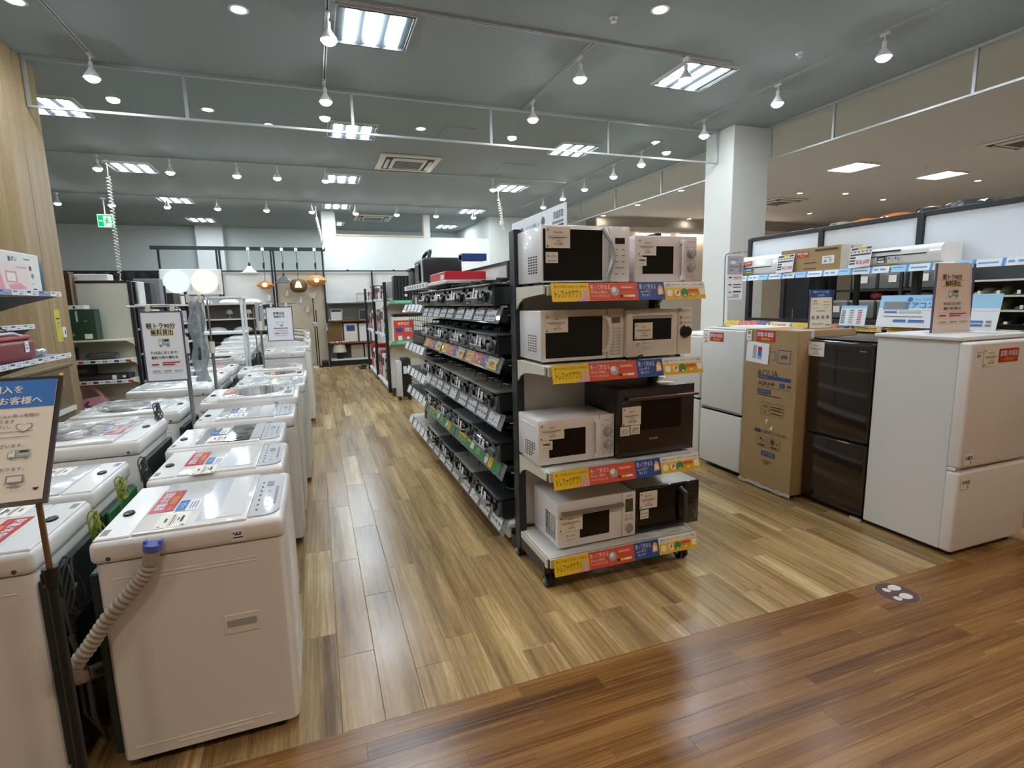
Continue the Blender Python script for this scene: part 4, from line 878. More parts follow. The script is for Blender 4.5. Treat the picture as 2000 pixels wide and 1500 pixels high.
# goods on the far bay
GBAG = glass('plastic_bag', '#dfe8ea', .08, .15, .35, '#cfd8dc')
t = thing('tool_case', 'black plastic case with carrying handle standing on top of the shelving', 'case', (1.2, 5.55, 1.69))
m = M(); m.box(1.03, 1.42, 5.3, 5.85, 1.69, 1.95, BSTEEL, .03, 3); m.build('body', t)
m = M(); m.tube([(1.1, 5.4, 1.94), (1.12, 5.42, 2.01), (1.14, 5.5, 2.03), (1.14, 5.64, 2.03), (1.12, 5.72, 2.0), (1.1, 5.74, 1.94)], .018, BLK, 8); m.build('handle', t)
m = M(); m.box(1.012, 1.03, 5.34, 5.37, 1.7, 1.93, LGREY, .004, 1); m.box(1.012, 1.03, 5.5, 5.7, 1.72, 1.9, BLK, .01, 1); m.build('latch', t)
t = thing('tool_case', 'dark narrow case beside the black handled case on top of the shelving', 'case', (1.2, 6.05, 1.69)); m = M(); m.box(1.02, 1.3, 5.92, 6.2, 1.69, 1.88, DGREY, .02, 2); m.build('body', t); m = M(); m.box(1.0, 1.32, 5.9, 6.22, 1.86, 1.885, BLK, .005, 1); m.build('lid', t)
t = thing('tray_shelf', 'small upper shelf with a paper price rail carrying the cases', 'shelf', (1.2, 5.2, 1.66)); m = M(); m.box(1.02, 1.47, 4.35, 6.4, 1.66, 1.689, SHW, .004, 1); m.build('board', t)
m = M(); m.box(1.0, 1.02, 5.1, 6.4, 1.65, 1.7, PAPW); [m.box(.998, 1.0, 5.2+k*.15, 5.27+k*.15, 1.66, 1.69, INKG) for k in range(7)]; m.build('price_rail', t, smooth=0)
m = M(); m.box(1.04, 1.4, 4.45, 5.08, 1.69, 1.765, RED, .006, 1); m.box(1.038, 1.04, 4.5, 4.62, 1.7, 1.74, PAPW); tag(m.build('flat_box', loc=(1.2, 4.7, 1.69)), 'flat red box lying on the small upper shelf beside the black case', 'box')
m = M(); m.box(1.1, 1.3, 4.1, 4.22, 1.826, 1.88, BLUE2, .004, 1); m.box(1.1, 1.16, 4.12, 4.2, 1.826, 1.87, PAPW, .003, 1); tag(m.build('small_box', loc=(1.2, 4.15, 1.826)), 'small blue and white packet on the top rail of the shelving', 'box')
def bag(x0, x1, y0, y1, z0, z1, nm, lab, cat, mt, g=None, seed=0):
    rr = random.Random(seed); bm = bmesh.new(); bmesh.ops.create_icosphere(bm, subdivisions=3, radius=1)
    for v in bm.verts:
        c = v.co.copy(); k = 1/max(abs(c.x), abs(c.y), abs(c.z)); c = c*(.55+.45*k) ; w_ = .93+.1*rr.random()
        v.co = ((x0+x1)/2+c.x*w_*(x1-x0)*.5/1.0*.95, (y0+y1)/2+c.y*w_*(y1-y0)*.5*.95, max(z0, (z0+z1)/2+c.z*w_*(z1-z0)*.5))
    m = M(); m.addbm(bm, mt); return tag(m.build(nm, smooth=25, loc=((x0+x1)/2, (y0+y1)/2, z0)), lab, cat, g)
bag(1.03, 1.35, 5.35, 5.75, 1.49, 1.6, 'bagged_part', 'clear bagged dark part on the top shelf of the far bay', 'bag', GBAG, seed=3)
m = M(); m.box(1.06, 1.4, 5.85, 6.3, 1.486, 1.6, DGREY, .02, 2); m.box(1.05, 1.06, 5.9, 6.0, 1.5, 1.57, PAPW); tag(m.build('small_appliance', loc=(1.2, 6.05, 1.486)), 'dark small appliance on the top shelf of the far bay', 'appliance')
t = thing('hot_plate', 'black square hot plate on the second shelf of the far bay', 'appliance', (1.2, 5.8, 1.056)); m = M(); m.box(1.03, 1.42, 5.45, 6.2, 1.056, 1.16, BLK, .02, 2); m.build('body', t); m = M(); m.box(1.04, 1.41, 5.47, 6.18, 1.16, 1.2, DGREY, .015, 2); m.build('lid', t)
t = thing('waste_bin', 'white lidded plastic bin on the third shelf of the far bay', 'bin', (1.17, 5.95, .766)); m = M(); m.lathe([(.0001, 0), (.1, 0), (.12, .2), (.0001, .2)], (1.17, 5.95, .766), WASH, 4); m.build('body', t, smooth=0); m = M(); m.box(1.04, 1.31, 5.8, 6.1, .96, .99, WASH2, .01, 2); m.build('lid', t)
m = M(); m.box(1.08, 1.4, 5.4, 5.7, .766, .96, BLK, .015, 2); tag(m.build('small_appliance', loc=(1.2, 5.55, .766)), 'black appliance beside the white bin on the third shelf of the far bay', 'appliance')
t = thing('wire_basket', 'black wire mesh basket hanging on the end bay of the shelving', 'basket', (1.03, 5.8, .2))
for zz0, zz1 in ((.56, .76), (1.2, 1.44)):
    m = M()
    for k in range(9): m.box(1.034, 1.038, 5.3+k*.13, 5.306+k*.13, zz0, zz1, BSTEEL)
    for k in range(5): m.box(1.03, 1.034, 5.28, 6.38, zz0+k*(zz1-zz0)/4-.003, zz0+k*(zz1-zz0)/4+.003, BSTEEL)
    m.build('wire_panel', t, smooth=0)
for yy, hh, l in ((6.1, .5, 'taller, farther'), (5.8, .47, 'shorter, nearer')):
    m = M(); m.lathe([(.085, 0), (.09, .02), (.085, .05), (.08, hh-.25), (.09, hh-.2), (.06, hh-.17), (.0001, hh-.166)], (1.2, yy, .166), mat('brown_heater', '#6b5138', .35, metal=.4), 20); tag(m.build('oil_lamp_heater', loc=(1.2, yy, .166)), '%s brown metal heater on the lowest shelf of the far bay' % l, 'heater', 'brown heaters')
bag(1.02, 1.3, 5.3, 5.6, .166, .44, 'bagged_part', 'clear plastic bag with a part on the lowest shelf of the far bay', 'bag', GBAG, seed=5)
# sign board on top of the shelving spine
t = thing('header_sign', 'white header sign board standing on top of the shelving behind the upper microwave', 'sign', (1.5, 3.53, 1.826))
m = M(); m.box(1.492, 1.5, 3.07, 4.03, 1.826, 2.1, PAPW, .0); m.build('board', t, smooth=0)
for y in (3.15, 3.95): m = M(); m.box(1.482, 1.51, y-.02, y+.02, 1.8, 1.87, BLK, .003, 1); m.build('clip', t)
card('print', t, (1.491, 3.55, 1.965), -Y, Z, .94, .26, [('c', -.28, .18, .12, DGREY), ('t', 'トレファクが欲しい!', -.06, .22, .13, INK, 'c', .26), ('c', .14, .26, .12, DGREY), ('t', 'こうかい', -.02, -.12, .3, INK, 'c', .5), ('t', '高価買取', .4, .3, .18, INK, 'c', .16), ('r', .3, .1, .48, .16, INKG), ('r', .38, -.15, .48, .06, INK), ('r', .3, -.15, .37, .06, INKG)], PAPW)

# ================================================================ microwave display rack (end of the shelving)
ER = [1.575, 1.182, .645, .182]
er = thing('display_rack', 'wheeled four shelf display rack of microwave ovens with colourful strips', 'shelving', (1.485, 2.55, 0))
m = M(); m.box(1.066, 1.905, 2.775, 2.79, .2, 1.86, mat('rack_back_panel', '#dcd8cf', .6)); m.build('back_panel', er, smooth=0)
for x in (1.04, 1.93):
    m = M(); m.box(x-.022, x+.022, 2.725, 2.763, .07, 1.88, BSTEEL, .004, 1)
    for k in range(36): m.box(x-.003, x+.003, 2.7245, 2.7255, .2+k*.046, .222+k*.046, BLK)
    m.build('post', er)
    s = 1 if x < 1.5 else -1
    m = M(); m.box(x-.018, x+.018, 2.38, 2.725, .085, .15, BSTEEL, .004, 1); m.build('base_leg', er)
PERF = mat('perforation_dark', '#6e6a60', .7)
for i, z in enumerate(ER):
    f = 2.345; m = M(); m.box(1.04, 1.93, f, 2.77, z-.012, z, SHW, .003, 1); m.box(1.04, 1.93, f-.004, f+.01, z-.05, z, SHW, .002, 1)
    for k in range(66): m.box(1.05+k*.0133, 1.056+k*.0133, f+.012, f+.016, z, z+.0004, PERF)
    for k in range(66): m.box(1.05+k*.0133, 1.056+k*.0133, f+.03, f+.034, z, z+.0004, PERF)
    sh = m.build('shelf', er)
    for x in (1.028, 1.938):
        m = M()
        if i < 3: m.prism([(f+.01, z), (2.76, z), (2.76, z-.135), (2.73, z-.12), (2.69, z-.085), (2.62, z-.06), (2.5, z-.05), (f+.01, z-.042)], 'x', x-.004, x+.004, OFFW)
        else: m.prism([(f+.01, z), (2.76, z), (2.76, z-.05), (f+.01, z-.05)], 'x', x-.004, x+.004, OFFW)
        m.build('bracket', sh)
    m = M(); strip_ad((1.492, f-.028, z-.037), X, Vector((0, .24, .97)).normalized(), .885, .09, m); m.build('advert_strip', sh, smooth=0)
for x, y in ((1.06, 2.41), (1.9, 2.41), (1.05, 2.80), (1.9, 2.80)):
    m = M(); m.cyl((x-.025, y, .034), (x-.006, y, .034), .033, BLK, n=20); m.cyl((x+.006, y, .034), (x+.025, y, .034), .033, BLK, n=20); m.cyl((x-.03, y, .034), (x+.03, y, .034), .012, GREYP, n=10)
    m.prism([(y-.03, .04), (y+.02, .06), (y+.015, .085), (y-.012, .085)], 'x', x-.006, x+.006, BLK); m.build('caster', er)
# microwave ovens. front faces -y; local origin: front left bottom corner
MWP = mat('microwave_white', '#e9e4e2', .3, coat=.2, noise=.01); MWC = mat('microwave_cream', '#e6ddcf', .3, coat=.4, noise=.01); MWD = mat('microwave_dark_brown', '#251c1b', .25, coat=.4, noise=.03); MWIN = mat('microwave_window', '#14120f', .12, noise=0, spec=.3); LCD = mat('lcd_dark', '#22262a', .2); LCDG = mat('lcd_olive', '#4a5340', .25)
def micro(label, x, y, z, w, h, d, body, doorw, kind, tags, vent='slots', win=None, doorm=None):
    t = thing('microwave_oven', label, 'microwave oven', (x, y, z), 0, 'microwave ovens on the display rack', local=True)
    m = M(); m.box(.001, w-.001, .012, d, .014, h-.002, body, .008, 2)
    if vent == 'slots':
        for r in range(7):
            for c in range(4): m.box(-.0006, .002, .06+c*.032, .078+c*.032, .06+r*.013, .0655+r*.013, BLKG)
    elif vent == 'dots':
        for r in range(6):
            for c in range(6):
                if c+r*.4 > 1: m.box(-.0006, .002, .05+c*.024, .06+c*.024, .045+r*.014-c*.001, .054+r*.014-c*.001, BLKG)
    elif vent == 'grid':
        for r in range(9):
            for c in range(6): m.box(-.0006, .002, .035+c*.022, .046+c*.022, .05+r*.015, .061+r*.015, BLKG)
    for a in (.05, w-.05):
        for b in (.05, d-.06): m.cyl((a, b, 0), (a, b, .016), .014, BLK, n=10)
    if vent == 'dots': m.box(-.002, .002, .04, d-.05, h-.04, h-.035, body, .001, 1)
    m.build('casing', t)
    xd = w*doorw
    m = M(); m.box(0, xd-.002, 0, .016, .012, h, doorm or body, .006, 2); door = m.build('door', t)
    wx0, wx1, wz0, wz1 = win or (.02, xd-.05, .04, h-.04)
    m = M(); m.box(wx0, wx1, -.0015, .006, wz0, wz1, MWIN, .0); m.build('window', door)
    m = M(); m.box(xd, w, 0, .016, .012, h, doorm or body, .006, 2); pc = (xd+w)/2; pw = w-xd
    def knobs(zs, r):
        for zz in zs: m.lathe([(r, 0), (r, -.006), (r*.86, -.01), (r*.8, -.022), (.0001, -.024)], (pc, 0, zz), GREYP if body is not MWC else BLK, 24, ax='y'); m.box(pc-.002, pc+.002, -.0245, -.023, zz, zz+r*.7, PAPW)
    if kind == 'curve':
        m.box(pc-.028, pc+.028, -.001, .004, h-.085, h-.055, LCD)
        for r in range(5):
            for c in (-1, 1): m.box(pc+c*.02-.008, pc+c*.02+.008, -.0008, .002, .05+r*.03, .055+r*.03, INKG)
        m.box(pc-.008, pc+.008, -.0012, .002, .076, .086, GREYP)
    elif kind == 'keys':
        m.box(pc-.025, pc+.025, -.001, .004, h-.075, h-.045, mat('lcd_grey', '#5f6560', .3))
        for r in range(9): m.box(pc-.035, pc+.035, -.0008, .002, .03+r*.0165, .0325+r*.0165, INKL); m.box(pc-.03, pc-.008, -.0009, .002, .035+r*.0165, .038+r*.0165, INKG); m.box(pc+.006, pc+.028, -.0009, .002, .035+r*.0165, .038+r*.0165, INKG)
    elif kind in ('knob2', 'knob2b'):
        knobs((h*.64, h*.36), .026)
        for zz in (h*.64, h*.36): m.box(pc-.03, pc-.022, -.0008, .002, zz+.03, zz+.034, INKG); m.box(pc-.004, pc+.004, -.0008, .002, zz+.033, zz+.037, INKG); m.box(pc+.02, pc+.028, -.0008, .002, zz+.03, zz+.034, INKG)
        m.text('TWINBIRD' if kind == 'knob2' else 'ZEPEAL', (pc, -.0006, h-.03), X, Z, .008, INKG); [m.box(pc-.028+k*.02, pc-.018+k*.02, -.0008, .002, .03, .05, INKL) for k in range(3)]
    elif kind == 'dial':
        m.lathe([(.034, 0), (.034, -.006), (.028, -.012), (.026, -.026), (.0001, -.028)], (pc, 0, h*.52), BLK, 28, ax='y')
        for zz in (h-.05, h-.078): m.lathe([(.008, 0), (.008, -.002), (.0001, -.0022)], (pc-.028, 0, zz), INKG, 16, ax='y'); m.box(pc-.01, pc+.04, -.0008, .002, zz-.003, zz+.003, INKL)
    elif kind == 'lcd':
        m.box(pc-.024, pc+.024, -.001, .004, h-.115, h-.04, LCDG); m.text('SHARP', (pc, -.0006, h-.022), X, Z, .01, INK)
        for c in (-1, 1): m.box(pc+c*.015-.011, pc+c*.015+.011, -.0008, .002, .105, .12, INKL); m.box(pc+c*.015-.009, pc+c*.015+.006, -.0008, .002, .13, .133, INK)
        m.lathe([(.024, 0), (.024, -.006), (.02, -.018), (.0001, -.019)], (pc, 0, .062), CHROME, 24, ax='y')
    elif kind == 'touch':
        for r in range(8): m.box(pc-.02, pc+.02, -.0008, .002, .05+r*.02, .052+r*.02, DGREY)
    m.build('control_panel', t)
    # handles
    m = M()
    if kind == 'curve': m.tube([(xd-.03, -.012, .02), (xd-.022, -.03, .05), (xd-.005, -.034, .1), (xd+.004, -.035, h*.5), (xd-.006, -.034, h-.09), (xd-.03, -.03, h-.05), (xd-.04, -.012, h-.012)], .013, ALU, 10)
    elif kind == 'keys': m.tube([(xd-.02, .0, .05), (xd-.014, -.028, .06), (xd-.004, -.034, .1), (xd-.001, -.036, h*.5), (xd-.004, -.034, h-.09), (xd-.014, -.028, h-.05), (xd-.02, 0, h-.04)], .012, MWC, 10)
    elif kind in ('knob2', 'knob2b'): m.box(xd-.032, xd-.008, -.028, -.012, .03, h-.025, body, .007, 2); m.box(xd-.034, xd-.004, -.022, .0, .02, .045, body, .005, 1); m.box(xd-.034, xd-.004, -.022, .0, h-.045, h-.02, body, .005, 1)
    elif kind == 'lcd': m.box(.012, xd-.004, -.034, -.012, h-.07, h-.045, STEEL, .008, 2); m.box(.02, .04, -.02, 0, h-.066, h-.05, STEEL); m.box(xd-.03, xd-.012, -.02, 0, h-.066, h-.05, STEEL)
    elif kind == 'topbar': m.box(.04, w+.004, -.04, -.022, h-.062, h-.045, mat('copper_brown_bar', '#6a4b42', .3, metal=.6), .004, 1); m.box(.05, .07, -.03, 0, h-.06, h-.048, BLK); m.box(w-.03, w-.01, -.03, 0, h-.06, h-.048, BLK)
    elif kind == 'touch': m.tube([(xd-.05, 0, .03), (xd-.04, -.035, .05), (xd-.04, -.042, h*.5), (xd-.04, -.035, h-.05), (xd-.05, 0, h-.03)], .013, mat('slate_handle', '#3b424b', .35), 10)
    elif kind == 'dial': m.box(wx0-.003, wx1+.003, -.005, -.0012, wz1-.012, wz1+.004, CHROME, .002, 1)
    m.build('handle', door)
    for k, (kd, tx, tz, tw, th_, s) in enumerate(tags):
        m = M(); C = Vector((tx, -.004, tz))
        if kd == 'p': price(C, X, Z, tw, th_, m, s[0], True, s[1]); m.build('price_tag', t, smooth=0)
        else: card('', None, C, X, Z, tw, th_, [('t', a_, 0, b_, .26 if len(s) < 2 else .2, INK, 'c', .8, .02) for a_, b_ in zip(s, (.12, -.1) if len(s) > 1 else (.12,))]+[('r', -.4, -.34, .4, -.24, INKL)], PAPER, .001, into=m); m.build('function_tag', t, smooth=0)
    return t
mw1 = micro('white microwave oven with a curved silver handle, top left of the display rack', 1.037, 2.40, 1.576, .49, .285, .33, MWP, .76, 'curve', [('p', .085, .225, .13, .1, ('¥15,400', 'TM50278')), ('o', .052, .13, .065, .052, ('オーブン',))], win=(.008, .33, .02, .265), doorm=MWP)
micro('white microwave oven with two knobs, top right of the display rack', 1.60, 2.47, 1.576, .4, .255, .3, mat('microwave_pinkish', '#ddd0cb', .35, noise=.01), .8, 'knob2', [('p', .075, .195, .115, .088, ('¥6,600', 'TM5024')), ('o', .045, .12, .055, .045, ('単機能',))], win=(.05, .245, .055, .2))
micro('white microwave oven with a side arm handle and keypad, second shelf left', 1.038, 2.425, 1.183, .475, .27, .3, MWP, .79, 'keys', [('p', .085, .205, .125, .092, ('¥9,170', 'LS2'))], win=(.025, .345, .03, .235), doorm=MWC)
micro('cream retro microwave oven with a black dial, second shelf right', 1.515, 2.40, 1.183, .41, .262, .31, MWC, .78, 'dial', [('p', .1, .15, .11, .085, ('¥13,000', '5041F')), ('o', .065, .078, .055, .042, ('2018年', 'スチーム')), ('o', .128, .078, .055, .042, ('オーブン',))], vent='', win=(.035, .275, .1, .225))
micro('small white microwave oven with two knobs, third shelf left', 1.018, 2.43, .646, .445, .25, .29, MWP, .8, 'knob2b', [('p', .075, .19, .14, .085, ('¥5,500', 'TM8022')), ('o', .045, .118, .065, .048, ('単機能',))], vent='dots', win=(.06, .27, .05, .195))
micro('large dark brown oven range with a top bar handle, third shelf right', 1.465, 2.395, .646, .485, .385, .41, MWD, .999, 'topbar', [('p', .08, .235, .115, .1, ('¥43,780', '5059F')), ('o', .04, .155, .058, .05, ('スチント', 'タイプ')), ('o', .103, .158, .058, .05, ('2019年', 'スチーム'))], vent='', win=(.14, .4, .15, .31))
micro('white oven range with a steel bar handle and silver dial, bottom shelf left', 1.113, 2.41, .183, .478, .268, .33, MWP, .82, 'lcd', [('p', .075, .15, .14, .09, ('¥6,600', 'RE-S5F')), ('o', .075, .072, .065, .052, ('オーブン',))], vent='grid', win=(.13, .31, .055, .205))
micro('silver microwave oven with black glass front and dark handle, bottom shelf right', 1.603, 2.42, .183, .425, .27, .33, mat('microwave_silver', '#c4bfb8', .3, metal=.4), .8, 'touch', [('p', .075, .2, .115, .1, ('¥13,200', 'ER-WT2')), ('o', .05, .118, .055, .052, ('オーブン',))], vent='', win=(.01, .325, .02, .26), doorm=BLKG)
for txt, x, y, z, h, nm, mt in (('Healsio', 1.49, 2.3945, .955, .014, 'microwave_oven.005', INKG), ('SHARP', 1.66, 2.3945, .745, .016, 'microwave_oven.005', INKL), ('SHARP', 1.545, 2.3995, 1.425, .013, 'microwave_oven.003', INKG)):
    p = bpy.data.objects[nm]; m = M(); m.text(txt, (x-p.location.x, y-p.location.y-.001, z-p.location.z), X, Z, h, mt, 'l'); m.build('maker_lettering', p, smooth=0)
m = M(); m.tube([(1.5+.0, 2.385, 1.188), (1.54, 2.36, 1.195), (1.585, 2.365, 1.21), (1.6, 2.375, 1.2), (1.57, 2.385, 1.188), (1.53, 2.38, 1.188)], .004, BLK, 6); tag(m.build('power_cord', loc=(1.54, 2.37, 1.184)), 'black power cord loop on the second shelf between the two ovens', 'cord')
# ================================================================ refrigerators along the right of the aisle
FRW = mat('fridge_white', '#dedcd8', .4, noise=.015, bump=.05, bscale=300); FRC = mat('fridge_white_warm', '#e3ddd6', .4, noise=.015, bump=.05, bscale=300)
FRD = mat('fridge_dark_brown', '#2a211e', .1, coat=.6, noise=.05); FRDB = mat('fridge_dark_side', '#26221f', .35)
def fridge(label, x, y0, y1, d, h, split, body, side, face='-x', tags=(), foot=BLK, z0=.03):
    """face -x: doors look at the aisle; face -y: doors look at the walkway"""
    t = thing('refrigerator', label, 'refrigerator', (x+d/2, (y0+y1)/2, 0), group='refrigerators lined up on the right')
    if face == '-x':
        m = M(); m.box(x+.062, x+d, y0+.003, y1-.003, z0, h-.012, side, .006, 1); m.box(x+.03, x+d, y0, y1, h-.014, h, side, .006, 1); m.build('cabinet', t)
        for a, b, nm in ((split+.008, h-.016, 'upper_door'), (z0+.015, split-.008, 'lower_door')):
            m = M(); m.box(x, x+.055, y0, y1, a, b, body, .012, 3); dr = m.build(nm, t)
            m = M()
            if nm == 'upper_door': m.box(x-.002, x+.02, y0+.02, y1-.02, a-.001, a+.018, CHROME if body is FRW else side, .003, 1)
            else: m.box(x+.004, x+.05, y0+.01, y1-.01, b, b+.006, BLK)
            m.build('handle_groove', dr)
    else:
        m = M(); m.box(x+.025, x+d-.01, y0+.075, y1, z0, h-.02, side, .006, 1); m.box(x, x+d, y0+.06, y1+.005, h-.022, h, side, .007, 2); m.box(x+.4, x+.43, y0+.1, y1-.05, h, h+.004, side); m.build('cabinet', t)
        for a, b, nm in ((split+.012, h-.028, 'upper_door'), (z0+.01, split-.012, 'lower_door')):
            m = M(); m.box(x, x+d, y0, y0+.066, a, b, body, .014, 3); dr = m.build(nm, t)
            m = M()
            if nm == 'upper_door': m.box(x+.06, x+d-.02, y0+.02, y0+.06, a-.012, a+.002, LGREY, .003, 1); m.box(x+.0, x+.055, y0+.02, y0+.06, a-.018, a, body, .003, 1)
            else: m.box(x+.02, x+d-.02, y0+.01, y0+.06, b-.002, b+.004, body)
            m.build('handle_groove', dr)
    m = M()
    for a in (x+.09, x+d-.06):
        for b in (y0+.06, y1-.06): m.cyl((a, b, 0), (a, b, z0+.01), .022, foot, n=12)
    m.box(x+.06, x+d-.03, y0+.08, y1-.04, .012, z0+.01, BLK); m.build('foot', t)
    return t
F0 = fridge('white refrigerator half hidden behind the display rack', 3.26, 3.93, 4.45, .55, 1.165, .576, FRC, FRC)
F1 = fridge('silvery white two door refrigerator with a red warranty tag on its upper door', 3.2, 3.345, 3.84, .58, 1.243, .528, FRW, FRC)
F3 = fridge('dark brown glossy two door refrigerator between the carton and the white one', 3.28, 2.345, 2.815, .58, 1.205, .527, FRD, FRDB)
F4 = fridge('large white refrigerator whose side faces the aisle, a pink sign standing on it', 3.262, 1.80, 2.335, .66, 1.257, .52, FRC, FRW, '-y')
for x, y, tw in ((3.197, 3.66, .16),): m = M(); warranty((x, y, 1.165), -Y, Z, tw, .075, m); m.build('warranty_tag', F1, smooth=0)
m = M(); price((3.198, 3.79, 1.15), -Y, Z, .075, .1, m, '', False); m.build('price_tag', F1, smooth=0)
m = M(); m.text('TOSHIBA', (3.197, 3.79, 1.215), -Y, Z, .012, INKG); m.build('maker_lettering', F1, smooth=0)
m = M(); price((3.277, 2.755, 1.125), -Y, Z, .125, .1, m, '¥27,280', True, 'HR-D15C'); m.build('price_tag', F3, smooth=0)
m = M(); m.text('Hisense', (3.2785, 2.41, 1.135), -Y, Z, .014, GREYP); m.build('maker_lettering', F3, smooth=0)
m = M(); m.lathe([(.0001, 0), (.03, 0), (.03, .012), (.0001, .014)], (3.31, 2.4, 0), LGREY, 14, sx=.6, sy=1.4); m.build('leveling_foot', F3)
m = M(); price((3.42, 1.797, 1.145), X, Z, .125, .1, m, '¥27,280', True, 'YRZ-F15'); m.build('price_tag', F4, smooth=0)
m = M(); warranty((3.575, 1.797, 1.15), X, Z, .17, .075, m); m.build('warranty_tag', F4, smooth=0)
m = M(); m.text('YAMADA', (3.32, 1.797, 1.175), X, Z, .01, INK); m.box(3.305, 3.33, 1.797, 1.798, 1.15, 1.165, INKG); m.build('maker_lettering', F4, smooth=0)
for z, s in ((.585, '冷蔵室'), (.445, '冷凍室')):
    m = M(); card('', None, (3.325, 1.797, z), X, Z, .085, .07, [('r', -.5, -.5, .5, .5, INKL), ('r', -.48, -.48, .48, .48, PAPER), ('t', s, 0, .08, .3, INK, 'c', .8, .03), ('r', .15, -.4, .3, -.18, INKG)], PAPER, .001, into=m); m.build('compartment_tag', F4, smooth=0)
# cardboard carton with a boxed refrigerator
t = thing('refrigerator_carton', 'tall brown cardboard carton with blue printing between two refrigerators', 'box', (3.47, 3.07, 0), group=None)
m = M(); m.box(3.19, 3.75, 2.825, 3.325, .03, 1.243, CARD, .006, 2); m.box(3.192, 3.748, 2.83, 3.32, 1.243, 1.247, CARD); m.build('carton_body', t)
m = M(); n = 20; vv = []
for i in range(n+1):
    y = 2.82+.51*i/n; vv += [(3.188, y, .038+.005*sn(i*1.7)+.004*sn(i*.6)), (3.18, y, .016+.005*sn(i*.9+1)), (3.195, y, .002)]
m.add(vv, [(3*i+k, 3*i+k+1, 3*i+k+4, 3*i+k+3) for i in range(n) for k in range(2)], mat('foam_wrap', '#a9a396', .4)); m.build('torn_bottom_film', t, smooth=0)
INB = mat('navy_print', '#2a4a84', .6); INC = mat('brown_black_print', '#4a3a2c', .7)
it = [('t', '前面', .27, .345, .022, INB, 'c', .17, .02)]+[('r', a, b, c_, d_, INB) for a, b, c_, d_ in ((.15, .305, .39, .309), (.15, .384, .39, .388), (.15, .305, .16, .388), (.38, .305, .39, .388), (.02, .32, .12, .323), (.02, .37, .12, .373), (.113, .32, .12, .373))]
it += [('t', 'AQUA', -.02, .235, .05, INC, 'c', .52), ('r', -.2, .195, .42, .218, INB), ('t', '冷凍冷蔵庫', -.1, .206, .012, CARD, 'c', .25), ('t', 'AQR-J14P', -.03, .168, .027, INC, 'c', .4, .02), ('r', .22, .153, .31, .182, INB), ('t', 'S', .265, .167, .02, CARD, 'c', .05, .02), ('r', .36, .16, .42, .175, INC), ('r', -.2, .142, .42, .144, INC),
       ('r', -.2, .1, .06, .128, INB), ('t', '保証書在中', -.07, .114, .015, CARD, 'c', .22), ('r', -.2, .088, .26, .094, INC)]
it += [('r', -.12, a, .32, a+.0015, INC) for a in (.045, .0, -.035)]+[('r', a, -.035, a+.004, .045, INC) for a in (-.12, .05, .316)]+[('t', '上積み', -.035, .022, .016, INC, 'c', .12), ('t', '注意', -.035, -.018, .016, INC, 'c', .1), ('r', .08, .02, .3, .026, INC), ('r', .08, .005, .28, .01, INC), ('r', .08, -.02, .3, -.015, INC),
       ('p', [(0, -.06), (.04, -.06), (.0, -.1)], PAPER), ('p', [(.13, -.09), (.13, -.125), (.07, -.125)], PAPER), ('t', 'お買上げありがとうございます。', .12, -.145, .02, INC, 'c', .6, .02), ('r', -.22, -.155, -.1, -.133, INB)]
it += [('r', a+dx0, b0, a+dx0+.006 if not hz else a+.2, b0+hh_, INC) for a in (-.16, .09) for dx0, b0, hh_, hz in ((0, -.25, .075, 0), (.194, -.25, .075, 0), (0, -.25, .0015, 1), (0, -.176, .0015, 1))]
it += [('t', '×', -.03, -.205, .03, INC), ('t', '×', .24, -.205, .03, INC), ('r', -.1, -.2, -.06, -.185, INC), ('r', .12, -.215, .17, -.185, INC), ('r', -.12, -.24, 0, -.23, INC), ('r', .12, -.24, .24, -.23, INC), ('r', -.06, -.3, .2, -.27, INB), ('t', '電子管理', .07, -.285, .017, CARD, 'c', .22), ('r', -.05, -.335, .15, -.33, mat('faint_red', '#9a5540', .7)), ('r', -.02, -.35, .1, -.345, INC)]
card('printing', t, (3.1885, 3.075, .64), -Y, Z, .49, 1.2, it, CARD, .0008)
m = M(); warranty((3.184, 3.12, 1.2), -Y, Z, .175, .08, m); m.build('warranty_tag', t, smooth=0)
m = M(); card('', None, (3.182, 3.19, 1.07), Vector((0, -1, -.06)), Vector((0, -.06, 1)), .22, .16, [('r', -.2, -.3, 0-.04, .35, GREYP), ('r', .02, .1, .2, .3, RED), ('r', .02, -.15, .2, .1, BLUE), ('r', .02, -.3, .2, -.15, GREYP), ('r', -.2, .02, -.04, .03, INKG)], PAPW, .001, into=m); m.build('picture_sheet', t, smooth=0)
m = M(); card('', None, (3.182, 3.28, 1.2), -Y, Z, .05, .08, [('r', -.3, .1, .3, .4, INKG), ('r', -.3, -.3, .3, -.1, INKL)], PAPER, .001, into=m); m.build('small_label', t, smooth=0)
m = M(); m.box(3.3, 3.33, 2.822, 2.826, 1.19, 1.248, PAPW); m.box(3.3, 3.33, 2.82, 3.0, 1.2475, 1.249, PAPW); m.build('packing_tape', t, smooth=0)
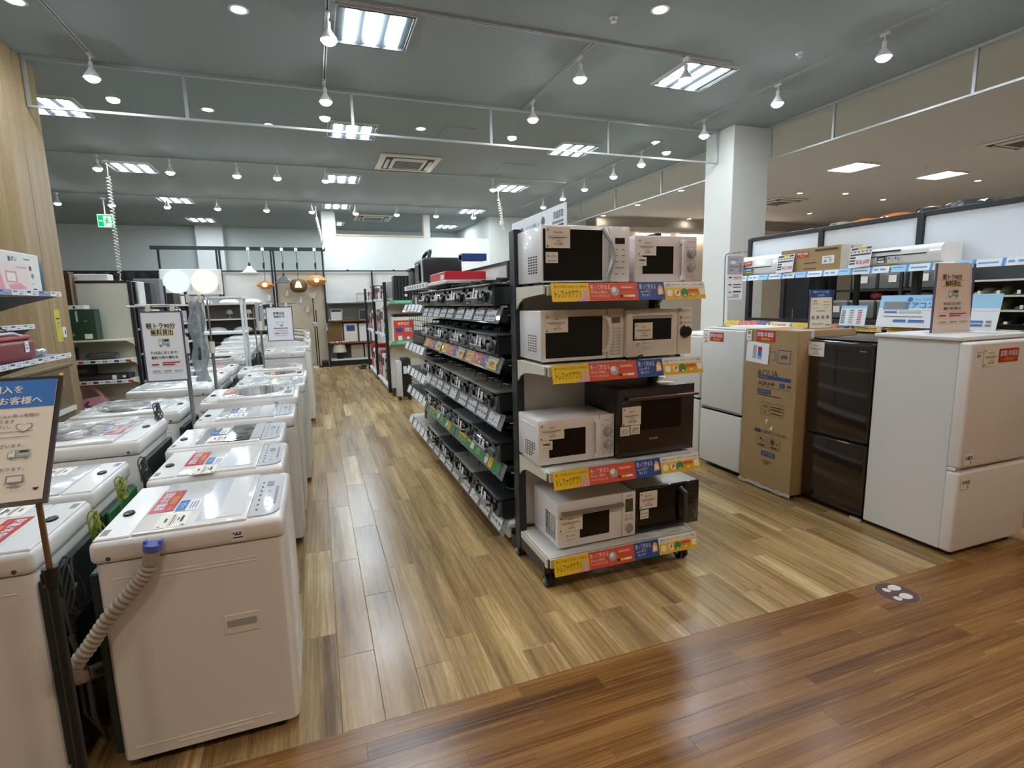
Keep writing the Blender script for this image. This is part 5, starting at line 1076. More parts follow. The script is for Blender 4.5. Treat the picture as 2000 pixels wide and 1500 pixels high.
# signs standing on the refrigerators
def easel(lab, x0, x1, y, z0, z1, items, bg, name='table_sign'):
    t = thing(name, lab, 'sign', ((x0+x1)/2, y, z0)); card('sheet', t, ((x0+x1)/2, y, (z0+z1)/2+.003), X, Vector((0, .06, 1)), x1-x0, z1-z0, items, bg, .003)
    m = M(); m.box(x0, x1, y-.03, y+.05, z0, z0+.004, ACRY); m.box(x0-.006, x0, y-.006, y+.004, z0, z1, FRB); m.box(x1, x1+.006, y-.006, y+.004, z0, z1, FRB); m.build('holder', t, smooth=0); return t
easel('pinkish sign on the large white refrigerator, reading 軽トラ90分 無料貸出', 3.40, 3.735, 2.1, 1.262, 1.665, kei(1), mat('sign_pinkish_paper', '#ecd6c6', .55))
easel('cream price sheet with a navy header standing on the cardboard carton', 3.475, 3.70, 3.0, 1.25, 1.535, [('r', -.5, .3, .5, .5, BLUE2), ('t', '家電リサイクル為替', 0, .44, .055, PAPER, 'c', .75), ('t', '処分費用', 0, .355, .05, PAPER, 'c', .32), ('t', '東電', -.26, .2, .05, INK, 'c', .18), ('r', -.4, .13, -.1, .15, YEL), ('r', .1, .17, .4, .19, YEL), ('r', .1, .1, .4, .12, YEL), ('r', -.4, .02, -.1, .03, INKG), ('r', .12, .02, .34, .03, INKG), ('r', -.2, -.06, .2, -.045, INKG)]+[('r', -.42+k*.22, -.26, -.3+k*.22, -.18, INKG) for k in range(4)]+[('r', -.4, -.4, .1, -.385, INKG), ('r', .2, -.44, .42, -.42, INK)], PAPER)
t = thing('sign_stand', 'thin wire stand with a hanging grey and white notice on the silvery refrigerator', 'sign stand', (3.37, 3.75, 1.245))
m = M(); m.tube([(3.335, 3.74, 1.25), (3.325, 3.74, 1.83), (3.335, 3.74, 1.855), (3.36, 3.74, 1.868), (3.56, 3.74, 1.885)], .005, STEEL, 8); m.cyl((3.335, 3.74, 1.244), (3.335, 3.74, 1.275), .016, CREAM, n=12); m.box(3.3, 3.37, 3.7, 3.78, 1.2435, 1.248, STEEL); m.build('wire_post', t)
card('notice', t, (3.435, 3.735, 1.66), X, Z, .17, .37, [('r', -.5, .08, .5, .5, mat('sign_lilac_grey', '#aeabb8', .5)), ('r', -.4, .42, .2, .44, INKG), ('r', -.3, .33, 0, .38, PAPW), ('t', '手作り家電の', -.05, .26, .04, INK, 'c', .6), ('t', '保証', -.25, .18, .04, INK, 'c', .2), ('r', .25, .12, .4, .34, INKG), ('r', -.4, .0, -.2, .03, INK), ('r', -.1, .01, .4, .03, ORG_), ('r', -.1, -.03, .4, -.015, INKL), ('r', -.4, -.17, -.2, -.14, INK), ('r', -.1, -.16, .4, -.14, INK), ('r', -.1, -.22, .4, -.2, INK), ('r', -.4, -.34, -.2, -.31, INKG), ('r', -.1, -.33, .4, -.3, INK), ('r', -.1, -.42, .3, -.37, INKL), ('r', -.4, -.45, .3, -.43, INKL)], PAPW)
m = M(); m.box(3.37, 3.39, 3.73, 3.745, 1.84, 1.872, CREAM); m.box(3.49, 3.51, 3.73, 3.745, 1.84, 1.882, CREAM); m.build('clip', t)

# ---------------------------------------------------------------- air conditioner shelving behind the refrigerators
ac = thing('shelving_unit', 'tall black framed shelving with white panels behind the refrigerators, holding air conditioners', 'shelving', (4.6, 3.3, 0))
PANL = mat('shelf_back_panel', '#d7dade', .5, noise=.02)
ys = (4.8, 3.905, 3.0, 2.1, 1.25)
for y in ys: m = M(); m.box(4.6, 4.655, y-.027, y+.027, 0, 2.13, BSTEEL, .004, 1); m.build('post', ac)
for a, b in zip(ys[1:], ys[:-1]):
    m = M(); m.box(4.605, 4.65, a, b, 2.1, 2.14, BSTEEL, .004, 1); m.build('top_rail', ac)
    m = M(); m.box(4.62, 4.635, a+.028, b-.028, 1.7, 2.1, PANL, .012, 2, 'x'); m.build('back_panel', ac)
    m = M(); m.box(4.605, 4.65, a, b, 1.235, 1.262, BSTEEL); m.build('cross_bar', ac, smooth=0)
    m = M(); m.box(4.31, 4.6, a, b, 1.695, 1.715, SHW, .003, 1); sh = m.build('shelf', ac)
    m = M(); m.box(4.31, 4.6, a, b, 1.21, 1.228, SHW, .003, 1); sh2 = m.build('shelf', ac)
    for k in range(2):
        yc = b-.01-.445*(k+.5); m = M(); card('', None, (4.3, yc, 1.69), -Y, Vector((.25, 0, 1)), .44, .055, [('r', -.5, -.5, -.25, .5, SKYB), ('r', -.48, .1, -.3, .2, BLUE), ('r', -.25, -.5, -.2, .5, mat('mid_blue', '#5b9fd8', .5)), ('r', -.17, -.1, .1, .1, MC['mid_blue']), ('r', .14, -.5, .19, .5, MC['mid_blue']), ('r', .22, -.1, .3, .15, MC['mid_blue']), ('r', .34, -.1, .44, .15, MC['mid_blue'])], PAPW, .0015, into=m); m.build('price_strip', sh, smooth=0)
    m = M(); strip_ad((4.3, (a+b)/2, 1.215), -Y, Vector((.3, 0, 1)).normalized(), .86, .055, m); m.build('advert_strip', sh2, smooth=0)
# top board with packed goods
m = M(); m.box(4.655, 5.15, 1.25, 4.8, 2.06, 2.085, SHW); m.build('top_board', ac, smooth=0)
for y in ys: m = M(); m.box(5.12, 5.16, y-.02, y+.02, 0, 2.09, BSTEEL); m.build('rear_post', ac, smooth=0)
WRAPP = mat('pink_wrap', '#dcc4bf', .3, coat=.4, noise=.1, scale=30, bump=.3, bscale=30); WRAPG = mat('grey_wrap', '#8d8c7f', .3, coat=.4, noise=.2, scale=30, bump=.4, bscale=30); WRAPO = mat('orange_wrap', '#d9722e', .25, coat=.5, noise=.12, scale=20, bump=.4, bscale=25); WRAPS = mat('dark_silver_wrap', '#2f3436', .2, coat=.8, noise=.5, scale=25, bump=.6, bscale=25)
for i, (a, b, z, mt, l) in enumerate(((4.02, 4.5, 2.17, WRAPP, 'pale pink wrapped pack on top of the tall shelving, left end'), (3.76, 3.98, 2.19, WRAPG, 'grey green wrapped pack on top of the tall shelving'), (3.5, 3.74, 2.185, WRAPO, 'orange wrapped pack on top of the tall shelving, left one'), (3.2, 3.48, 2.19, WRAPO, 'orange wrapped pack on top of the tall shelving, right one'), (2.98, 3.17, 2.2, WRAPS, 'dark silvery wrapped pack beside the black post on top'), (2.6, 2.96, 2.21, WRAPS, 'black shiny wrapped pack on top of the tall shelving, right end'))):
    bag(4.7, 5.05, a, b, 2.086, z, 'wrapped_pack', l, 'package', mt, 'wrapped packs on top of the tall shelving', i)
def aircon(lab, y0, y1, x0=4.33, z0=1.716, h=.2, flap=True):
    t = thing('air_conditioner', lab, 'air conditioner', (x0+.1, (y0+y1)/2, z0), group='indoor air conditioner units on the shelf')
    m = M(); pr = [(x0+.24, z0), (x0+.05, z0), (x0+.01, z0+.03), (x0, z0+.07), (x0+.004, z0+h*.75), (x0+.03, z0+h*.95), (x0+.07, z0+h), (x0+.24, z0+h)]
    m.prism(pr, 'y', y0, y1, WASH2); m.build('body', t, smooth=50)
    m = M(); m.box(x0-.003, x0+.008, y0+.1, y1-.005, z0+.075, z0+.083, BLK); m.build('louver_gap', t, smooth=0)
    m = M(); m.prism([(x0-.004, z0+.084), (x0, z0+.084), (x0+.005, z0+h*.76), (x0+.0, z0+h*.76)], 'y', y0+.09, y1-.004, WASH2); m.build('front_flap', t); return t
A1 = aircon('white air conditioner unit with a red tag at the left end of the upper shelf', 4.12, 4.76)
m = M(); warranty((4.322, 4.53, 1.835), Vector((0, -1, .1)), Z, .13, .05, m); m.build('warranty_tag', A1, smooth=0)
m = M(); card('', None, (4.322, 4.5, 1.765), -Y, Z, .1, .05, [('r', -.5, -.1, .5, .5, BLUE), ('r', -.4, -.4, .4, -.2, YEL), ('r', -.4, .1, .3, .3, PAPW)], GRN, .001, into=m); m.build('energy_tag', A1, smooth=0)
A2 = aircon('film wrapped white air conditioner unit on the upper shelf beside the price ¥28,600', 2.66, 3.33, h=.15)
m = M(); m.box(4.322, 4.33, 2.95, 3.2, 1.826, 1.838, BLK); m.build('grille_line', A2, smooth=0)
for y, c1, c2 in ((3.09, DGREY, PAPW), (3.0, BLUE, YEL)):
    m = M(); card('', None, (4.315, y, 1.765), -Y, Z, .07, .05, [('r', -.45, 0, .45, .4, c1), ('r', -.4, -.4, .4, -.1, c2), ('r', -.3, .12, .3, .28, PAPW)], PAPW if c1 is BLUE else DGREY, .001, into=m); m.build('energy_tag', A2, smooth=0)
t = thing('carton', 'long brown cardboard box with a red tag on the upper shelf', 'box', (4.45, 3.78, 1.716)); m = M(); m.box(4.33, 4.58, 3.46, 4.1, 1.716, 1.93, CARD, .003, 1); m.build('body', t)
m = M(); m.box(4.331, 4.579, 3.455, 3.461, 1.718, 1.928, mat('worn_paper', '#c9c0b2', .7, noise=.12, scale=18)); m.box(4.45, 4.46, 3.452, 3.456, 1.73, 1.92, BLUE2); m.box(4.42, 4.49, 3.452, 3.456, 1.74, 1.75, INK); m.box(4.42, 4.49, 3.452, 3.456, 1.77, 1.78, INK); m.build('end_paper', t, smooth=0)
m = M(); warranty((4.328, 3.85, 1.875), -Y, Vector((0, .08, 1)), .13, .05, m); card('', None, (4.328, 3.58, 1.81), -Y, Z, .12, .07, [('r', -.4, .25, .2, .35, INKG), ('p', [(-.4, -.3), (-.1, -.3), (-.2, .1)], INKG), ('r', .1, -.3, .3, .2, INKL)], PAPW, .001, into=m); m.box(4.327, 4.33, 3.49, 3.72, 1.895, 1.91, INC); m.box(4.327, 4.33, 3.7, 3.83, 1.79, 1.797, INC); m.box(4.327, 4.33, 3.7, 3.83, 1.74, 1.747, INC); m.build('labels', t, smooth=0)
def pboard(y, txt, lab, w=.19):
    t = thing('price_board', lab, 'sign', (4.305, y, 1.716), group='navy striped price boards')
    it = [('r', -.46, .36, .46, .46, DGREY), ('r', -.15, .34, .25, .44, YEL)]+[('r', -.47, .22-k*.14, .47, .3-k*.14, DGREY) for k in range(5 if not txt else 2)]+[('r', -.47, .22-k*.14, -.2, .3-k*.14, DGREY) for k in range(2, 5)]
    it += [('r', -.42+k*.18, .23, -.3+k*.18, .28, PAPW) for k in range(5)]+[('r', -.17, -.42, .45, -.08, PAPW), ('t', txt, .15, -.25, .24, RED, 'c', .6, .02)]
    card('board', t, (4.302, y, 1.805), Vector((0, -1, .03)), Vector((.12, 0, 1)), w, .17, it, PAPW, .002); m = M(); m.box(4.295, 4.33, y-.06, y+.06, 1.7155, 1.719, ACRY); m.build('holder', t, smooth=0)
pboard(4.66, '¥46,800', 'navy striped price board at the left end of the upper shelf')
pboard(4.02, '¥53,900', 'navy striped price board reading ¥53,900 before the brown box')
pboard(3.26, '¥28,600', 'navy striped price board reading ¥28,600')
t = thing('price_list', 'small blue edged price table card on the lower shelf', 'sign', (4.25, 3.25, 1.23)); card('sheet', t, (4.27, 3.26, 1.32), -Y, Vector((.15, 0, 1)), .23, .17, [('r', -.5, .36, .5, .5, SKYB)]+[('r', -.46+c*.32, .24-k*.09, -.3+c*.32, .28-k*.09, (INK, INKG, RED)[c] if k else (BLUE, BLUE, RED)[c]) for k in range(8) for c in range(3)], PAPW, .002); m = M(); m.box(4.24, 4.35, 3.15, 3.37, 1.228, 1.231, ACRY); m.build('holder', t, smooth=0)
t = thing('header_sign', 'wide sky blue sign board reading エアコン on the lower shelf', 'sign', (4.27, 2.65, 1.23)); Uv = Vector((.2, 0, 1)).normalized()
card('board', t, (4.28, 2.64, 1.36), -Y, Uv, .82, .25, [('r', -.5, .1, .5, .5, SKYB), ('r', -.46, .05, -.22, .3, INKG), ('r', -.46, .03, -.22, .05, PAPW), ('c', -.22, .36, .08, BLUE), ('t', 'トレファク', -.17, .36, .09, BLUE2, 'l', .16), ('t', 'エアコン', -.27, .18, .2, BLUE, 'l', .3, .02), ('r', -.44, -.06, -.32, 0, BLUE), ('r', -.3, -.06, -.1, 0, INKL), ('r', 0, -.06, .12, 0, BLUE), ('r', .14, -.06, .3, 0, INKL), ('r', -.44, -.18, -.08, -.15, INKG), ('r', 0, -.18, .3, -.15, INKG), ('r', -.34, -.34, -.22, -.26, BLUE), ('r', -.2, -.34, -.06, -.26, BLUE), ('r', 0, -.38, .1, -.24, BLUE), ('r', .3, -.3, .4, -.24, BLUE), ('r', .42, -.3, .46, -.24, INKG), ('r', .3, -.4, .4, -.34, BLUE), ('r', .42, -.4, .46, -.34, INKG), ('r', -.5, .02, .5, .03, INKL)], PAPW, .003)
m = M(); m.box(4.24, 4.36, 2.3, 3.0, 1.228, 1.232, ACRY); m.build('holder', t, smooth=0)
# dark bag at the right edge
t = thing('handbag', 'dark brown and grey bag standing at the right edge beyond the white refrigerator', 'bag', (4.45, 1.95, 1.23)); 
bb = bag(4.36, 4.6, 1.72, 2.02, 1.36, 1.56, 'x', 'x', 'x', mat('brown_bag_cloth', '#5b5045', .8, noise=.2, bump=.3)); bb.name = 'bag_body'
bb2 = bag(4.34, 4.6, 1.68, 1.98, 1.23, 1.42, 'x', 'x', 'x', mat('slate_bag_cloth', '#3a4247', .7, noise=.1, bump=.3)); bb2.name = 'bag_base'
for q in (bb, bb2):
    for kk in ('label', 'category'): del q[kk]
    lo = Vector(q.location); q.parent = t; q.location = lo-Vector(t.location)
# ---------------------------------------------------------------- second hand goods racks seen through the open shelving
bk = thing('shelving_unit', 'white shelves of bags and shoes seen through the open air conditioner shelving', 'shelving', (7.2, 3.6, 0))
for y in (1.9, 3.3, 4.7, 5.7): m = M(); m.box(6.95, 7.0, y-.02, y+.02, 0, 1.95, BSTEEL); m.box(7.4, 7.44, y-.02, y+.02, 0, 1.95, BSTEEL); m.build('post', bk, smooth=0)
for z in (.3, .62, .95, 1.12, 1.295, 1.455, 1.625):
    m = M(); m.box(6.96, 7.42, 1.9, 4.25 if z > 1 else 5.7, z-.02, z, OFFW); m.build('shelf', bk, smooth=0)
m = M(); m.box(7.44, 7.46, 1.9, 5.7, .1, 1.95, DGREY); m.build('back_panel', bk, smooth=0)
shoen = ['black', 'brown', 'beige', 'navy', 'olive']
shoec = [mat('shoe_black', '#1b1a1b', .4), mat('shoe_brown', '#4a3526', .45), mat('shoe_beige', '#b3a48a', .6), mat('shoe_navy', '#232c3c', .5), mat('shoe_olive', '#6b6a4e', .6)]
k = 0; BG_ = 'bags and shoes on the white shelves'
for zi, z in enumerate((1.121, 1.296, 1.456)):
    y = 2.2; k = 0
    while y < 4.1:
        w = R_.uniform(.15, .22); hh = R_.uniform(.07, .12); ci = R_.randrange(5); mt = shoec[ci]
        m = M(); x0 = 6.98; m.prism([(x0, z), (x0+.26, z), (x0+.27, z+hh), (x0+.2, z+hh), (x0+.12, z+hh*.5), (x0+.02, z+hh*.4)], 'y', y, y+w*.42, mt); m.box(x0-.006, x0+.0, y+.01, y+.04, z+.01, z+.05, PAPER)
        tag(m.build('shoe', smooth=40, loc=(x0+.1, y, z)), '%s shoe on the %s white shelf beyond, %s from the near end' % (shoen[ci], ('lower', 'middle', 'upper')[zi], ORD[k] if k < 13 else 'last'), 'shoe', BG_); y += w; k += 1
STO = glass('storage_box_plastic', '#b7bab8', .05, .2, .55, '#8b8e8c')
k = 0
for z in (1.17, 1.56):
    for y in (4.28, 4.66, 5.04, 5.42):
        if z > 1.5 and y > 5.4: continue
        t = thing('storage_box', 'translucent grey storage box with price paper behind the open shelving, %s row, %s' % ('upper' if z > 1.5 else 'lower', ORD[k % 4]), 'storage box', (7.1, y+.17, z), group='translucent storage boxes'); k += 1
        m = M(); m.box(6.97, 7.35, y, y+.34, z, z+.24, STO, .02, 2); m.build('body', t); m = M(); m.box(6.96, 7.36, y-.005, y+.345, z+.215, z+.245, GREYP, .008, 1); m.build('lid', t)
        m = M(); m.box(6.955, 6.96, y+.1, y+.2, z+.08, z+.17, PAPER); m.build('price_paper', t, smooth=0)
m = M(); m.box(6.96, 7.42, 4.25, 5.7, 1.53, 1.56, BSTEEL); m.build('dark_shelf', bk, smooth=0)
m = M(); m.box(6.96, 7.42, 4.25, 5.7, 1.14, 1.17, BSTEEL); m.build('dark_shelf', bk, smooth=0)
bag(6.98, 7.3, 4.95, 5.15, 1.415, 1.53, 'folded_cloth', 'dark red folded cloth between the storage boxes', 'cloth', mat('dark_red_cloth', '#7a1f2a', .8), seed=9)
bag(6.98, 7.35, 4.3, 4.8, 1.415, 1.52, 'folded_cloth', 'olive grey folded cloth between the storage boxes', 'cloth', mat('olive_cloth', '#5b594b', .85), seed=10)
t = thing('black_cabinet', 'tall matt black cabinet behind the open shelving beside the column', 'cabinet', (6.9, 6.1, 0)); m = M(); m.box(6.65, 7.2, 5.78, 6.28, 0, 1.86, mat('cabinet_black', '#15171a', .6), .004, 1); m.build('carcass', t); m = M(); m.box(6.642, 6.65, 6.02, 6.035, .9, 1.3, STEEL); m.build('handle', t)
# footprint sticker on the walkway floor
t = thing('floor_sticker', 'round dark footprint sticker on the reddish walkway floor', 'sticker', (2.655, 1.68, 0)); r = .097; cx_, cy_ = 2.655, 1.678
cp = lambda rr: [(cx_+rr*cs(k*PI/24), cy_+rr*sn(k*PI/24)) for k in range(48)]
m = M(); m.prism(cp(r), 'z', 0, .0012, mat('sticker_rim', '#a48b84', .5)); m.prism(cp(r-.003), 'z', .0012, .0018, mat('sticker_brown', '#5a3c38', .5)); m.build('disc', t)
wh = mat('sticker_white', '#d9cfc9', .5)
for sy_ in (1, -1):
    f = M(); n = 24; ox, oy = cx_+.0*sy_, cy_+sy_*.037
    dx = .012*sy_
    f.prism([(ox+.022+dx+.034*cs(a*2*PI/n), oy+.026*sn(a*2*PI/n)*(1+.12*cs(a*2*PI/n))) for a in range(n)], 'z', .0018, .0023, wh)
    f.prism([(ox-.034+dx+.018*cs(a*2*PI/n), oy+.019*sn(a*2*PI/n)) for a in range(n)], 'z', .0018, .0023, wh); f.build('footprint', t, smooth=0)
# ================================================================ near left shelves
def ptag(m, C, Rv, w=.03, h=.04): card('', None, C, Rv, Z, w, h, [('r', -.3, .1, .3, .2, INKG), ('r', -.3, -.2, .2, -.1, INK)], PAPW, .001, into=m)
nl = thing('shelving_unit', 'grey shelves at the left edge in front of the oak column', 'shelving', (-2.0, 4.0, 0))
m = M(); m.box(-2.26, -2.22, 2.9, 4.88, 0, 1.9, BSTEEL); m.build('back_panel', nl, smooth=0)
for z, xf, y1 in ((1.64, -1.745, 4.86), (1.415, -1.90, 4.78), (1.195, -1.745, 4.87)):
    m = M(); m.box(-2.22, xf, 2.9, y1, z-.03, z-.004, GREYP, .003, 1); m.prism([(-2.2, z-.03), (xf-.02, z-.03), (-2.0, z-.09), (-2.2, z-.16)], 'y', y1-.008, y1, GREYP); sh = m.build('shelf', nl)
    m = M(); n = 11
    for k in range(n):
        a = 2.95+k*(y1-2.97)/n; card('', None, (xf+.003, a+(y1-2.97)/n/2, z-.015), Y, Z, (y1-2.97)/n-.006, .034, [('r', -.42, .0, -.1, .35, (BLUE2, INKG, INK)[k % 3]), ('r', 0, .1, .4, .3, INKL), ('r', 0, -.3, .3, -.1, INKG)], (mat('rail_bluegrey', '#8d9ab8', .5) if z > 1.6 and k % 3 == 0 else PAPW), .001, into=m)
    m.build('price_rail', sh, smooth=0)
for x in (-2.2,):
    for y in (3.0, 4.82): m = M(); m.box(-2.26, -2.2, y-.03, y+.03, 0, 1.9, BSTEEL); m.build('post', nl, smooth=0)
t = thing('toy_box', 'white box with a pink printed front on the top left shelf', 'box', (-1.95, 4.2, 1.637)); 
m = M(); m.box(-2.1, -1.78, 3.75, 4.66, 1.637, 1.885, CARDW, .004, 1); m.build('carton', t)
it = [('t', '魚ポン', .12, .32, .13, INK, 'c', .2, .02), ('r', -.5, -.5, .32, .2, mat('pale_pink_print', '#e9d6d2', .5)), ('p', [(-.5, -.5), (-.02, -.5), (-.05, -.1), (-.15, .12), (-.3, .05), (-.5, .12)], PINKP), ('r', .0, -.3, .15, .0, mat('pinkish_card', '#d99a98', .5)), ('r', .02, -.26, .13, -.05, PAPER), ('p', [(.05, -.5), (.28, -.44), (.18, -.3), (.02, -.36)], PINKP), ('c', .36, .12, .07, DGREY), ('c', .38, -.08, .07, INKG), ('r', .15, .1, .3, .13, PINKP), ('r', .36, -.3, .39, -.28, INKG), ('r', .36, -.46, .42, -.43, INK), ('r', .28, .34, .36, .37, INKG)]
card('printing', t, (-1.779, 4.2, 1.76), Y, Z, .9, .24, it, CARDW, .0006)
m = M(); m.box(-2.08, -1.8, 4.66, 4.665, 1.65, 1.87, mat('side_print', '#c2c8dc', .5)); m.box(-2.0, -1.85, 4.665, 4.667, 1.64, 1.68, RED); m.box(-2.1, -1.9, 4.0, 4.2, 1.885, 1.9, BLK, .004, 1); m.build('end_print', t, smooth=0)
m = M(); m.box(-2.12, -1.8, 4.68, 4.78, 1.637, 1.87, mat('teal_box', '#2f4f5c', .45), .02, 2); tag(m.build('slim_box', loc=(-1.95, 4.73, 1.637)), 'dark teal rounded box behind the pink printed box', 'box')
t = thing('hand_mixer', 'white appliance with a looped handle on the middle left shelf', 'appliance', (-1.98, 4.0, 1.412)); m = M(); m.box(-2.08, -1.92, 3.8, 4.06, 1.412, 1.44, WASH2, .01, 2); m.lathe([(.0001, 0), (.05, 0), (.055, .08), (.04, .14), (.0001, .145)], (-2.0, 3.95, 1.44), WASH2, 18); m.build('body', t)
m = M(); m.tube([(-1.96, 4.02, 1.45), (-1.95, 4.1, 1.46), (-1.945, 4.14, 1.5), (-1.95, 4.12, 1.56), (-1.96, 4.04, 1.58), (-1.97, 3.97, 1.575)], .016, WASH2, 10); m.build('handle', t)
m = M(); m.box(-2.12, -1.95, 4.2, 4.42, 1.412, 1.48, BLK, .02, 2); m.box(-2.08, -1.98, 4.24, 4.36, 1.48, 1.53, BLK, .015, 2); m.tube([(-1.96, 4.15, 1.43), (-1.9, 4.25, 1.425), (-1.885, 4.36, 1.38), (-1.88, 4.4, 1.33)], .004, BLK, 6); tag(m.build('small_appliance', loc=(-2.03, 4.3, 1.412)), 'black small appliance with a dangling cord on the middle left shelf', 'appliance')['kind'] = 'thing'
REDG = mat('dark_red_gloss', '#7a1222', .4, coat=.1); t = thing('red_cooker', 'dark red boxy appliance with white stickers on the lower left shelf', 'appliance', (-1.93, 4.15, 1.192))
m = M(); m.box(-2.1, -1.78, 3.7, 4.44, 1.192, 1.325, REDG, .025, 3); m.build('body', t); m = M(); m.box(-2.09, -1.79, 3.72, 4.43, 1.325, 1.355, mat('red_lid', '#a31c2c', .35, coat=.1), .015, 2); m.tube([(-1.8, 3.85, 1.35), (-1.79, 3.95, 1.372), (-1.79, 4.2, 1.372), (-1.8, 4.32, 1.35)], .009, LGREY, 8); m.build('lid', t)
m = M(); ptag(m, (-1.778, 4.32, 1.28), Y, .05, .07); ptag(m, (-1.788, 3.98, 1.335), Y, .07, .028); m.build('sticker', t, smooth=0)
bag(-2.02, -1.8, 4.47, 4.75, 1.192, 1.25, 'bagged_part', 'small clear bag beside the dark red appliance', 'bag', GBAG, seed=12)
t = thing('cabinet', 'low olive brown wooden cabinet with a yellow and orange sticker under the left shelves', 'cabinet', (-2.4, 5.4, 0)); OLV = mat('olive_brown_board', '#6d5c3c', .5, coat=.2, noise=.15, scale=5)
m = M(); m.box(-2.75, -2.18, 4.95, 6.0, 0, 1.0, OLV, .004, 1); m.build('carcass', t); m = M(); m.box(-2.77, -2.16, 4.92, 6.03, 1.0, 1.03, OLV, .006, 1); m.build('top', t)
m = M(); m.box(-2.178, -2.176, 5.76, 5.84, .9, .96, YEL); m.box(-2.178, -2.176, 5.77, 5.84, .84, .898, ORG_); m.build('sticker', t, smooth=0); m = M(); m.box(-2.178, -2.155, 5.0, 5.96, .6, .64, SHW); m.box(-2.178, -2.17, 5.75, 5.8, .1, .4, PAPW); m.build('label_rail', t, smooth=0)
# column: yellow notice and switch
m = M(); card('', None, (-2.444, 6.62, 1.36), Y, Z, .13, .32, [('r', -.3, .2, .35, .24, INK), ('r', -.2, .06, .3, .1, INKG), ('r', -.3, -.02, .3, 0, INKG), ('r', -.3, -.08, .2, -.06, INKG)], mat('yellow_notice', '#c9c04f', .6), .002, into=m); tag(m.build('wall_notice', smooth=0, loc=(-2.44, 6.62, 1.2)), 'narrow yellow notice taped to the oak column', 'notice')
m = M(); m.box(-2.447, -2.43, 6.68, 6.745, 1.235, 1.345, WASH2, .004, 1); m.box(-2.432, -2.428, 6.705, 6.72, 1.27, 1.31, BLK); tag(m.build('light_switch', loc=(-2.44, 6.71, 1.24)), 'white light switch beside the yellow notice on the oak column', 'switch')

# ================================================================ second left gondola: end rack and aisle side
lg = thing('shelving_unit', 'white shelving with a black frame beyond the oak column, its rounded back panel facing us', 'shelving', (-2.5, 7.5, 0))
for x in (-3.05, -2.035):
    m = M(); m.box(x-.02, x+.02, 7.48, 7.53, 0, 1.84, BSTEEL, .004, 1); m.build('post', lg)
m = M(); m.box(-3.03, -2.055, 7.49, 7.52, 1.815, 1.845, BSTEEL); m.build('top_rail', lg)
m = M(); m.box(-3.03, -2.055, 7.495, 7.51, .08, 1.815, mat('cream_back_panel', '#c6c4b4', .6), .02, 2, 'y'); m.build('back_panel', lg)
LZ = (1.175, .95, .715, .37)
for i, z in enumerate(LZ):
    m = M(); m.box(-3.03, -2.05, 7.2, 7.49, z-.02, z, OFFW, .003, 1); m.prism([(7.2, z-.02), (7.49, z-.02), (7.49, z-.11), (7.44, z-.07)], 'x', -2.058, -2.05, OFFW); sh = m.build('shelf', lg)
    if i:
        m = M(); card('', None, (-2.54, 7.197, z-.02), X, Z, .97, .04, [('r', -.45+k*.115, -.3, -.4+k*.115, .3, (RED, INK, INKG, BLUE2)[k % 4]) for k in range(9)]+[('r', -.39+k*.115, -.1, -.35+k*.115, .2, INKL) for k in range(8)], PAPW, .001, into=m); m.build('price_rail', sh, smooth=0)
m = M(); m.box(-3.03, -2.05, 7.2, 7.49, 0, .3, BLK); m.build('base', lg, smooth=0)
GRB = mat('dark_green_box', '#24422f', .45, noise=.08)
t = thing('game_box', 'dark green boxed item on the upper shelf beyond the oak column', 'box', (-2.65, 7.35, 1.176)); m = M(); m.box(-2.85, -2.33, 7.23, 7.4, 1.176, 1.52, GRB, .003, 1); m.build('carton', t)
card('printing', t, (-2.59, 7.229, 1.348), X, Z, .52, .34, [('r', .16, .1, .2, .45, INKL), ('c', .0, -.12, .03, PAPW), ('c', .0, -.22, .03, PAPW), ('c', .0, -.32, .03, PAPW), ('c', -.06, -.32, .02, PAPW), ('c', .08, -.32, .05, INKG), ('r', .28, -.46, .42, -.3, PAPER), ('r', -.2, .3, 0, .33, INKG), ('r', .3, .1, .36, .14, INKG)], GRB, .001)
m = M(); m.box(-2.86, -2.42, 7.24, 7.4, 1.521, 1.565, PAPW, .002, 1); m.text('NGEN', (-2.63, 7.239, 1.543), X, Z, .025, RED); m.box(-2.52, -2.5, 7.238, 7.24, 1.53, 1.555, INK); tag(m.build('flat_box', loc=(-2.6, 7.3, 1.52)), 'flat white box with red letters lying on the dark green box', 'box')
t = thing('banner_box', 'narrow brown box with white vertical characters beside the oak column', 'box', (-2.6, 7.35, 1.566)); m = M(); m.box(-2.67, -2.53, 7.28, 7.42, 1.566, 1.93, mat('brown_box_print', '#4e2f20', .5), .003, 1); m.build('carton', t)
m = M()
for k, ch in enumerate('ふとん干く'): m.text(ch, (-2.6, 7.277, 1.87-k*.06), X, Z, .05, PAPER)
m.build('lettering', t, smooth=0)
m = M(); m.tube([(-2.51, 7.25, 1.566), (-2.51, 7.25, 1.9), (-2.53, 7.27, 1.93)], .011, CHROME, 8); m.build('bracket', t)
